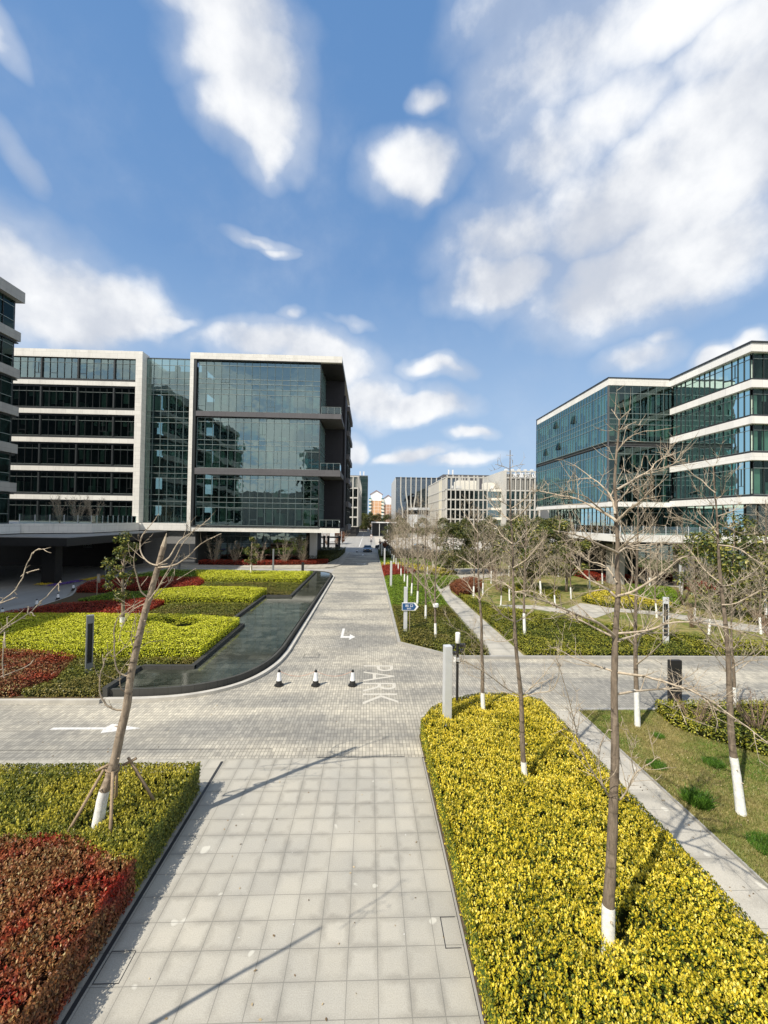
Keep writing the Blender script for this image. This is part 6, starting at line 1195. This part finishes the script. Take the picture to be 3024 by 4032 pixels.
# striped glass office
S = empty('office_building', (14, 215, 0)); tag(S, 'dark glass office with wavy pale vertical stripes and a round planted terrace', 'office building')
g = MB(); G0(g, 14.3, 47, 215.6, 255, 0, 29.4, P=S); part(g, 'body', M_('interior_wall'), S)
Fs = relF(S, (0, 215.2), (1, 0), (0, -1)); Fl = relF(S, (14.0, 0), (0, 1), (-1, 0))
for r in range(6):
    for k in range(4): window(S, Fs, 14.2 + k * 8.2, 22.4 + k * 8.2, 5 + r * 4.05, 9.0 + r * 4.05, 8, [8 + r * 4.05], 'glass_grey', 'frame_dark', 0.3, rg, sash=False)
g = MB()
for k in range(26): Fl.box(g, 215.3 + k * 1.5, 215.7 + k * 1.5, 0, .35, 3.5, 29.6)
part(g, 'side_fins', M_('grey_metal'), S)
rr = random.Random(5)
for k in range(11):
    xa = 16.3 + k * 2.75; pts = []; sh = rr.choice([0, 0, 1.0, -1.0, 1.3]); wd = .55
    zz = [4 + 26 * j / 12 for j in range(13)]; zc = rr.uniform(12, 20)
    g = MB()
    for j in range(12):
        def X(z): return xa + sh / (1 + math.exp((z - zc) * .9)) - 14
        a, b = X(zz[j]), X(zz[j + 1]); wj = wd * (1.25 if abs(zz[j] - zc) < 3 else 1); wk = wd * (1.25 if abs(zz[j + 1] - zc) < 3 else 1)
        g.quad((a, -.12, zz[j]), (a + wj, -.12, zz[j]), (b + wk, -.12, zz[j + 1]), (b, -.12, zz[j + 1])); g.quad((a, -.12, zz[j]), (b, -.12, zz[j + 1]), (b, .18, zz[j + 1]), (a, .18, zz[j])); g.quad((a + wj, -.12, zz[j]), (a + wj, .18, zz[j]), (b + wk, .18, zz[j + 1]), (b + wk, -.12, zz[j + 1]))
    part(g, 'pale_fin', M_('grid_concrete'), S)
g = MB(); G0(g, 13.8, 47.2, 215.0, 255, 29.4, 29.8, P=S); part(g, 'roof_edge', M_('frame_dark'), S)
g = MB(); c = [(20.5, 215.1), (20.5, 211.5), (22, 208.5), (25, 206.8), (45, 206.3), (45, 215.1)]; g.prism([(x - 14, y - 215) for x, y in c], 12.2, 13.4); g.prism([(x * .97 + .6 - 14, y + .6 - 215) for x, y in c], 3, 9.8); part(g, 'terrace', M_('grey_metal'), S)
g = MB()
for k in range(22): G0(g, 25 + k * .9, 25.25 + k * .9, 206.6, 206.9, 9.8, 12.2, P=S)
part(g, 'terrace_fins', M_('grid_concrete'), S)
# white grid hotel building
H1, bw, zh = grid_block('hotel_building', 'white grid hotel building with open roof screen and lettering, behind the garden trees', 31.2, 48.3, 163, 212, 3.6, 25.0, 9, 4, (19.6, 25.0), 0)
H1.location = (31.2, 163, 0)
g = MB(); Fh = relF(H1, (31.2, 0), (0, 1), (-1, 0))
for i in range(13): Fh.box(g, 163.0 + i * 4.05, 163.5 + i * 4.05, 0, .3, 3.6, 25)
for z in (3.6, 7.6, 11.6, 15.6, 19.4, 24.6): Fh.box(g, 163.0, 212, .0, .28, z, z + .4)
for i in range(12):
    for j in range(5): Fh.box(g, 163.75 + i * 4.05 + j * .7, 163.85 + i * 4.05 + j * .7, -.1, .1, 3.6, 24.6)
part(g, 'side_grid', M_('grid_concrete'), H1)
g = MB(); G0(g, 31.0, 31.15, 171.2, 179.0, 3.6, 25, P=H1); part(g, 'cream_panel', M_('cream_concrete'), H1)
g = MB(); G0(g, 31.6, 31.8, 163.5, 212, 3.6, 19.4, P=H1); part(g, 'side_wall', M_('frame_dark'), H1)
g = MB(); G0(g, 37.5, 45.5, 170, 178, 19.6, 24.2, P=H1); G0(g, 49, 53, 168, 174, 19.6, 23.3, P=H1); part(g, 'roof_housing', M_('wall_cream'), H1)
for (x, z) in ((33.6, 20), (35.5, 20), (37.0, 20), (50.5, 20.4)):
    g = MB(); G0(g, x, x + 1.1, 165.5, 166.6, z, z + 1.5, P=H1); part(g, 'air_conditioner', M_('ac_white'), H1, bevel=.04)
# recess between the wings
g = MB()
for z in (3.6, 7.6, 11.6, 15.6, 19.3): G0(g, 48.32, 54.4, 164.2, 165.0, z, z + 1.0, P=H1)
part(g, 'recess_band', M_('wall_cream'), H1)
Fq = relF(H1, (0, 164.9), (1, 0), (0, -1))
for z in (4.6, 8.6, 12.6, 16.6): window(H1, Fq, 48.4, 54.4, z, z + 3.0, 3, [z + 2.3], 'glass_teal', 'frame_dark', 0.0, rg, sash=False)
# taller right wing
g = MB(); x0, x1 = 55.3, 69.3; bw = 2.0
G0(g, 54.4, 55.5, 162.0, 190, 3.6, 27.8, P=H1)
for i in range(8): G0(g, x0 + i * bw, x0 + i * bw + .5, 161.9, 162.4, 3.6, 27.8, P=H1)
for z in (3.6, 7.6, 11.6, 15.6, 19.4, 24.6, 27.3): G0(g, x0, x1 + .5, 162.0, 162.42, z, z + .5, P=H1)
part(g, 'wing_grid', M_('grid_concrete'), H1)
g = MB()
for i in range(7):
    for j in range(3): G0(g, x0 + i * bw + .75 + j * .35, x0 + i * bw + .88 + j * .35, 162.3, 162.45, 19.9, 27.4, P=H1)
part(g, 'wing_screen', M_('grid_concrete'), H1)
Fw = relF(H1, (0, 162.7), (1, 0), (0, -1))
for i in range(7):
    for z in (4.1, 8.1, 12.1, 16.1):
        m = MB(); a = x0 + i * bw + .5; b = x0 + (i + 1) * bw; m.quad(Fw.p(a, 0, z), Fw.p(b, 0, z), Fw.p(b, 0, z + 3.4), Fw.p(a, 0, z + 3.4), 0); Fw.box(m, (a + b) / 2 - .4, (a + b) / 2 + .3, .01, .05, z, z + 2.0, 1); part(m, 'window', [M_('glass_dark'), M_('glass_blue')], H1)
g = MB(); G0(g, 55.6, 69.6, 163.2, 190, 3.6, 26.5, P=H1); G0(g, 48.3, 55.6, 165.3, 190, 3.6, 19.3, P=H1); part(g, 'body', M_('interior_wall'), H1)
for i in range(5):
    g = MB(); G0(g, 55.8 + i * 2.7, 56.9 + i * 2.7, 164, 165, 27.8, 28.7, P=H1); part(g, 'air_conditioner', M_('ac_white'), H1, bevel=.04)
text_mesh('sign_lettering', '水 晶 酒 店', 'sign_white', H1, (58.2 - 31.2, 161.75 - 163, 25.0), (R(90), 0, 0), 9.8, 1.9, 0.04, 0.02)
g = MB(); G0(g, 69.8, 90, 175, 190, 3.6, 19.0, P=H1); part(g, 'rear_wing', M_('grid_concrete'), H1)
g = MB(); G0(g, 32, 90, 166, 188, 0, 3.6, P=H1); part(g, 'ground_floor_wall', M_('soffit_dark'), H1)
# striped office behind the hotel
Z = empty('office_building', (43, 235, 0)); tag(Z, 'dark office with pale vertical stripes peeking over the hotel roof', 'office building')
g = MB(); G0(g, 43, 90, 235, 262, 0, 34, P=Z); part(g, 'body', M_('spandrel_metal'), Z)
for k in range(15):
    g = MB(); a = 45 + k * 3 + (k % 3) * .5; G0(g, a, a + .95, 234.8, 234.99, 4, 33.6, P=Z); part(g, 'pale_fin', M_('grid_concrete'), Z)
g = MB(); 
for x in (47, 49.5): G0(g, x, x + .7, 240, 241, 34, 37.5, P=Z)
part(g, 'roof_vent', M_('white_metal'), Z)
# office behind the viewer, seen only mirrored in the glass
Q = empty('office_building', (-20, -40, 0)); tag(Q, 'office tower behind the viewpoint, only mirrored in the left glass front', 'office building')
g = MB(); G0(g, -26, -9, -60, -34, 0, 33, P=Q); G0(g, -60, -26, -60, -34, 0, 17, P=Q); G0(g, 16, 60, -60, -38, 0, 15, P=Q); part(g, 'wall', M_('grey_stone'), Q)
g = MB()
for z in range(3, 31, 4): G0(g, -25.5, -9.5, -33.99, -33.9, z, z + 2.4, P=Q)
part(g, 'window', M_('glass_teal'), Q)
# service pavilion / shelter by the far road
V = empty('bus_shelter', (4.5, 171, 0)); tag(V, 'dark flat roofed shelter with white roof edge at the right of the far road', 'shelter')
g = MB(); G0(g, .8, 11.5, 169, 175, 5.6, 6.0, P=V); part(g, 'roof', M_('white_metal'), V)
g = MB(); G0(g, 1.1, 11.2, 173.8, 174, .1, 5.6, P=V); part(g, 'back_panel', M_('frame_dark'), V)
for x in (1.0, 4.2, 7.6, 11.2):
    g = MB(); G0(g, x, x + .2, 169.3, 169.5, 0, 5.6, P=V); part(g, 'post', M_('white_metal'), V)
# ================================================================ STREET FURNITURE
def bevbox(x0, x1, y0, y1, z0, z1, name, mat, parent, b=0.012):
    mb = MB(); mb.box(x0, x1, y0, y1, z0, z1); return part(mb, name, M_(mat), parent, bevel=b)
LG = 'square lamp columns'
def lamp_post(x, y, label, mat='grey_metal', h=3.0, w=0.26, slot=False, rz=0.0, z=0.0, group=LG):
    r = empty('lamp_post', (x, y, z), rz); tag(r, label, 'lamp post', group)
    if not slot:
        bevbox(-w / 2, w / 2, -w / 2, w / 2, 0, h, 'column', mat, r, 0.01); bevbox(w / 2 - .03, w / 2 + .004, -w * .36, w * .36, h * .12, h * .90, 'light_slot', 'frame_dark', r, 0.002)
    else:
        mb = MB(); t = .045; zb, zt = 0.72, h - .35
        mb.box(-w / 2, w / 2, -w / 2, w / 2, 0, zb); mb.box(-w / 2, w / 2, -w / 2, w / 2, zt, h)
        mb.box(-w / 2, -w / 2 + t, -w / 2 + .002, w / 2 - .002, zb, zt); mb.box(w / 2 - t, w / 2, -w / 2 + .002, w / 2 - .002, zb, zt); part(mb, 'column', M_(mat), r)
        bevbox(-w / 2 + t, w / 2 - t, .0, .03, zb, zt, 'light_panel', 'frame_dark', r, 0.002)
    bevbox(-w / 2 - .03, w / 2 + .03, -w / 2 - .03, w / 2 + .03, -.02, .03, 'base_plate', mat, r, 0.005)
    return r
lamp_post(2.78, 13.9, 'tall pale square lamp column in the corner of the yellow hedge', h=3.0, z=0.03, rz=R(8))
ex = lamp_post(2.36, 25.3, 'pale square lamp column carrying the blue exit arrow sign', w=0.22, h=3.05, z=0.06)
for y, n in ((42.1, 'second pale lamp column along the right road edge, at the bright green hedge'), (60.0, 'third pale lamp column along the right road edge, behind the rusty red hedge'), (74.0, 'fourth pale lamp column along the right road edge')): lamp_post(2.36, y, n, w=0.22, h=2.95, z=.03)
lamp_post(2.36, 88.0, 'farthest pale lamp column on the right road edge by the side street', w=0.22, h=2.9)
lamp_post(-12.52, 18.68, 'dark grey slotted lamp column in the olive hedge near the pool', 'post_dark', 2.85, .27, True, R(40), z=0.0)
lamp_post(-24.4, 38.6, 'dark grey lamp column beside the wooden sign board', 'post_dark', 2.7, .28, True, R(20))
lamp_post(-26.3, 56.9, 'dark lamp column at the canopy edge before the left office', 'post_dark', 2.4, .26)
lamp_post(-13.3, 56.7, 'slim dark lamp column behind the farthest lime hedge', 'post_dark', 2.95, .22)
lamp_post(17.5, 23.1, 'pale slotted lamp column in the mottled hedge beyond the right cross street', 'grey_metal', 3.0, .3, True, R(-35))
lamp_post(33.5, 42.0, 'pale lamp column at the far walk before the right office', 'grey_metal', 3.0, .28)
def pillar(x, y, w, d, h, label, z=0):
    r = empty('sign_pillar', (x, y, z)); tag(r, label, 'pillar'); bevbox(-w / 2, w / 2, -d / 2, d / 2, 0, h, 'body', 'black_metal', r, .01); bevbox(-w / 2 + .04, w / 2 - .04, -d / 2 - .01, -d / 2 + .01, h * .80, h * .93, 'top_panel', 'plastic_black', r, .002); bevbox(-w / 2 - .02, w / 2 + .02, -d / 2 - .02, d / 2 + .02, -.02, .05, 'plinth', 'drain_metal', r, .005)
    return r
pl = pillar(12.42, 15.9, .50, .16, 1.85, 'black rectangular pillar sign at the edge of the right cross street')
text_mesh('lettering', 'BP', 'spandrel_metal', pl, (-.10, -.095, .95), (R(90), 0, 0), .2, .12, 0.002)
pillar(-8.93, 55.0, .34, .2, 1.32, 'short black pillar behind the far end of the pool')
pillar(2.75, 70.0, .28, .2, 1.9, 'dark narrow pillar between the far lamp columns')
pillar(-7.0, 88.6, .8, .6, 1.6, 'round dark bollard block at the end of the left pavement')
# exit sign
sg = empty('exit_sign', (2.36, 25.15, 0)); tag(sg, 'blue arrow shaped direction sign with white Chinese characters and EXIT', 'sign')
def arrow(mb, x0, x1, tip, z0, z1, y0, y1, m):
    zc = (z0 + z1) / 2; pts = [(x0, z0), (x1, z0), (tip, zc), (x1, z1), (x0, z1)]
    mb.poly([(x, y0, z) for x, z in pts], m); mb.poly([(x, y1, z) for x, z in pts[::-1]], m)
    for i in range(5): a, b = pts[i], pts[(i + 1) % 5]; mb.quad((a[0], y0, a[1]), (a[0], y1, a[1]), (b[0], y1, b[1]), (b[0], y0, b[1]), m)
mb = MB(); arrow(mb, -.24, .60, .80, 1.68, 2.16, -.02, .02, 0); part(mb, 'sign_edge', M_('sign_white'), sg)
mb = MB(); arrow(mb, -.215, .50, .655, 1.71, 2.13, -.026, -.0205, 0); part(mb, 'sign_face', M_('sign_blue'), sg)
text_mesh('lettering', '出 口', 'sign_white', sg, (-.02, -.030, 1.90), (R(90), 0, 0), .46, .17, 0.002, .01)
text_mesh('lettering', 'EXIT', 'sign_white', sg, (.08, -.030, 1.755), (R(90), 0, 0), .26, .09, 0.002, .01)
bevbox(.24, .27, .03, .06, -.0, 1.70, 'support', 'plank_wood', sg, .004)
# camera pole
cp = empty('camera_pole', (3.37, 15.0, 0)); tag(cp, 'black pole with small cameras and a white antenna tube beside the pale lamp column', 'camera pole')
mb = MB(); mb.tube([(0, 0, 0), (0, 0, 2.80)], .05, 12); part(mb, 'pole', M_('black_metal'), cp, smooth=False)
mb = MB(); mb.tube([(0, -.02, 2.78), (0, -.02, 2.80), (0, -.02, 3.16), (0, -.02, 3.18)], [.075, .09, .09, .075], 16); part(mb, 'antenna', M_('plastic_white'), cp, smooth=True)
for (x, y, z, w) in ((.17, -.05, 2.72, .22), (-.22, .0, 2.66, .2), (-.14, -.1, 2.44, .12), (.16, .02, 2.50, .1)):
    mb = MB(); mb.box(x - w / 2, x + w / 2, y - .07, y + .07, z - .045, z + .045); mb.box(min(0, x), max(0, x), y - .012, y + .012, z - .07, z - .05); part(mb, 'camera_head', M_('plastic_black'), cp)
bevbox(-.16, -.07, -.12, -.04, 2.10, 2.42, 'junction_box', 'plastic_white', cp, .01); bevbox(-.05, .04, -.11, -.055, 2.12, 2.26, 'junction_box', 'grey_metal', cp, .01)
for s, a in ((1, .24), (-1, .18), (1, .16)):
    mb = MB(); mb.tube([(s * a * .6, 0, 2.72), (s * a, -.05, 2.5), (s * a * .9, -.08, 2.2), (s * .05, -.06, 2.05), (0, -.05, 2.2)], .010, 5); part(mb, 'cable', M_('plastic_black'), cp, smooth=True)
# cones with rope
def cone(x, y, label, h=.72, group='traffic cones across the road mouth'):
    r = empty('traffic_cone', (x, y, 0)); tag(r, label, 'traffic cone', group)
    mb = MB(); n = 8; pts = [(.19 * (1 if i % 2 else 1.12) * math.cos(math.pi * (i + .5) / 4), .19 * (1 if i % 2 else 1.12) * math.sin(math.pi * (i + .5) / 4)) for i in range(8)]; mb.prism(pts, 0, .07); part(mb, 'base', M_('plastic_black'), r, bevel=.012)
    mb = MB(); mb.tube([(0, 0, .07), (0, 0, .24)], [.135, .115], 18); part(mb, 'lower_sleeve', M_('plastic_black'), r, smooth=False)
    mb = MB(); mb.tube([(0, 0, .24), (0, 0, .60 * h / .72)], [.112, .066], 18); part(mb, 'reflective_sleeve', M_('sign_white'), r, smooth=False)
    mb = MB(); mb.tube([(0, 0, .60 * h / .72), (0, 0, .66 * h / .72), (0, 0, .665 * h / .72), (0, 0, .70 * h / .72), (0, 0, h)], [.064, .058, .03, .034, .01], 14); part(mb, 'cap', M_('plastic_black'), r)
    return r
cs = [(-3.85, 17.9, 'left of the three black and white cones in front of the pool'), (-2.25, 17.9, 'middle of the three black and white cones in front of the pool'), (-.63, 17.9, 'right of the three black and white cones, next to the painted word')]
for x, y, l in cs: cone(x, y, l)
def rope(p, q, sag, label, mat='rope_pink', r=.008):
    a, b = Vector(p), Vector(q); mb = MB(); pts = [a.lerp(b, t / 14) - Vector((0, 0, sag * 4 * (t / 14) * (1 - t / 14))) for t in range(15)]; mb.tube([v - a for v in pts], r, 5); o = mb.build('rope', M_(mat), None, smooth=True); o.location = a; tag(o, label, 'rope')
rope((-3.85, 17.9, .66), (-2.25, 17.9, .66), .24, 'thin sagging rope between the left and middle cones'); rope((-2.25, 17.9, .66), (-.63, 17.9, .66), .24, 'thin sagging rope between the middle and right cones')
for i, (x, y) in enumerate([(-26.1, 29.8), (-26.2, 32.9), (-26.6, 35.6), (-28.6, 40.2)]): cone(x, y, ['nearest', 'second', 'third', 'farthest'][i] + ' cone along the left curved driveway in the shade', .65, 'cones along the curved driveway')
cone(-2.6, 88.0, 'tiny dark cone standing left of the oncoming car', .6, None)
# wooden sign board
wb = empty('sign_board', (-24.0, 36.75, .1), R(-15)); tag(wb, 'small weathered wooden notice board on a post at the left lawn', 'sign board')
bevbox(-.17, .17, -.02, .02, 1.25, 2.0, 'board', 'plank_wood', wb, .004); bevbox(-.10, .10, -.03, -.018, 1.42, 1.88, 'notice', 'kerb_stone', wb, .002); bevbox(-.16, -.11, -.02, .02, 0, 1.25, 'post', 'plank_wood', wb, .004)
# small red plant pots etc. by canopy
# gate house and road signs far left
gt = empty('gate_portal', (-10, 97, 0)); tag(gt, 'dark timber gate frames at the far left corner of the side street', 'gate')
for x in (-13.4, -11.0, -10.0, -7.4):
    mb = MB(); mb.box(x + 10, x + 10.5, -.3, .3, 0, 3.1); part(mb, 'post', M_('black_metal'), gt)
for x0, x1 in ((-13.6, -10.4), (-10.1, -6.8)):
    mb = MB(); mb.box(x0 + 10, x1 + 10, -.4, .4, 2.6, 2.95); mb.box(x0 + 10.1, x1 + 9.9, -.1, .1, 1.1, 1.3); part(mb, 'beam', M_('black_metal'), gt)
bn = empty('white_banner', (-9.2, 101, 0)); tag(bn, 'white upright banner sign beyond the gate frames', 'banner'); bevbox(-.6, .6, -.04, .04, 1.6, 5.2, 'panel', 'sign_white', bn, .01); bevbox(-.05, .05, .05, .12, 0, 1.6, 'post', 'grey_metal', bn, .005)
rsn = empty('road_sign', (.55, 101, 0)); tag(rsn, 'pole with three round red rimmed road signs at the far crossing', 'road sign')
mb = MB(); mb.tube([(0, 0, 0), (0, 0, 3.4)], .05, 8); part(mb, 'pole', M_('grey_metal'), rsn)
for z in (3.1, 2.4, 1.7):
    mb = MB(); mb.tube([(0, -.06, z), (0, -.09, z)], .30, 16, 0); d = part(mb, 'sign_disc', M_('brick_pink'), rsn); mb = MB(); mb.tube([(0, -.092, z), (0, -.10, z)], .2, 16); part(mb, 'sign_face', M_('sign_white'), d)
sl_ = empty('street_lamp', (-7.2, 106, 0)); tag(sl_, 'small globe street lamp at the far left verge', 'street lamp')
mb = MB(); mb.tube([(0, 0, 0), (0, 0, 4.6)], .06, 8); part(mb, 'pole', M_('grey_metal'), sl_); mb = MB(); mb.tube([(0, 0, 4.6), (0, 0, 4.7), (0, 0, 4.9), (0, 0, 5.1), (0, 0, 5.2)], [.08, .26, .32, .26, .08], 12); part(mb, 'globe', M_('plastic_white'), sl_, smooth=True)
kb = empty('utility_box', (2.9, 92.5, 0)); tag(kb, 'grey utility cabinet beside the parked dark car', 'cabinet'); bevbox(-.5, .5, -.4, .4, 0, 1.9, 'cabinet', 'grey_metal', kb, .03); bevbox(-.42, .42, -.42, -.398, .2, 1.7, 'door', 'spandrel_metal', kb, .003)

# ================================================================ CARS
def car(x, y, rz, label, paint='car_paint'):
    r = empty('car', (x, y, 0), rz); tag(r, label, 'car', None)   # length along +Y, front at -Y
    L, Wd = 4.6, 1.84
    prof = [(-2.30, .38), (-2.28, .62), (-2.1, .74), (-1.25, .93), (-.55, 1.40), (.10, 1.47), (.9, 1.44), (1.65, 1.08), (2.15, 1.02), (2.3, .85), (2.3, .40)]
    bm = bmesh.new(); rows = []
    for (yy, zz) in prof:
        tum = 0.0 if zz < .95 else (zz - .95) * .42; hw = Wd / 2 * (0.93 if abs(yy) > 2.2 else 1.0) - tum
        rows.append([bm.verts.new((-hw, yy, zz)), bm.verts.new((-hw * .55, yy, zz + .03)), bm.verts.new((hw * .55, yy, zz + .03)), bm.verts.new((hw, yy, zz))])
    low = []
    for (yy, zz) in prof:
        hw = Wd / 2 * (0.93 if abs(yy) > 2.2 else 1.0); zb = min(zz, .92); low.append((bm.verts.new((-hw, yy, zb * .98)), bm.verts.new((hw, yy, zb * .98)), bm.verts.new((-hw * .97, yy, .25)), bm.verts.new((hw * .97, yy, .25))))
    for i in range(len(prof) - 1):
        a, b = rows[i], rows[i + 1]
        for k in range(3): bm.faces.new((a[k], a[k + 1], b[k + 1], b[k]))
        c, d = low[i], low[i + 1]
        bm.faces.new((a[0], b[0], d[0], c[0])); bm.faces.new((b[3], a[3], c[1], d[1])); bm.faces.new((c[0], d[0], d[2], c[2])); bm.faces.new((d[1], c[1], c[3], d[3]))
    for i, s in ((0, 1), (-1, -1)):
        a, c = rows[i], low[i]; f = [a[0], a[1], a[2], a[3], c[1], c[3], c[2], c[0]]; bm.faces.new(f if s < 0 else f[::-1])
    bmesh.ops.remove_doubles(bm, verts=bm.verts, dist=.001); bmesh.ops.recalc_face_normals(bm, faces=bm.faces)
    me = bpy.data.meshes.new('body'); bm.to_mesh(me); bm.free(); me.materials.append(M_(paint)); b = bpy.data.objects.new('body', me); COL.objects.link(b); b.parent = r
    mb = MB(); mb.quad((-.80, -1.235, .965), (.80, -1.235, .965), (.62, -.58, 1.425), (-.62, -.58, 1.425)); part(mb, 'windscreen', M_('car_glass'), r)
    mb = MB(); mb.quad((.60, .95, 1.47), (-.60, .95, 1.47), (-.78, 1.62, 1.13), (.78, 1.62, 1.13)); part(mb, 'rear_window', M_('car_glass'), r)
    for s in (-1, 1):
        mb = MB(); mb.poly([(s * .915, -1.0, .98), (s * .76, -.5, 1.36), (s * .73, .1, 1.43), (s * .74, .85, 1.40), (s * .90, 1.4, 1.02)]); part(mb, 'side_window', M_('car_glass'), r)
        mb = MB(); mb.box(s * .55 - .2, s * .55 + .2, -2.31, -2.18, .60, .72); part(mb, 'headlight', M_('lamp_glass'), r, bevel=.03)
        mb = MB(); mb.box(s * 1.02 - .1, s * 1.02 + .1, -.85, -.70, .95, 1.08); part(mb, 'mirror', M_(paint), r, bevel=.02)
        for yy in (-1.4, 1.38):
            mb = MB(); mb.tube([(s * .93, yy, .33), (s * .72, yy, .33)], .33, 20); wv = part(mb, 'wheel', M_('tyre_rubber'), r); mb = MB(); mb.tube([(s * .945, yy, .33), (s * .90, yy, .33)], .2, 12); part(mb, 'rim', M_('grey_metal'), wv)
    bevbox(-.5, .5, -2.33, -2.29, .42, .58, 'grille', 'plastic_black', r, .01); bevbox(-.24, .24, -2.345, -2.33, .36, .46, 'number_plate', 'sign_blue', r, .002)
    return r
car(-.28, 90.0, 0, 'dark oncoming car with bright headlights at the far crossing')
car(3.9, 96.5, R(80), 'dark car parked across the side street behind the lamp columns')
car(12.5, 97.5, R(95), 'dark car on the side street half hidden by trees')
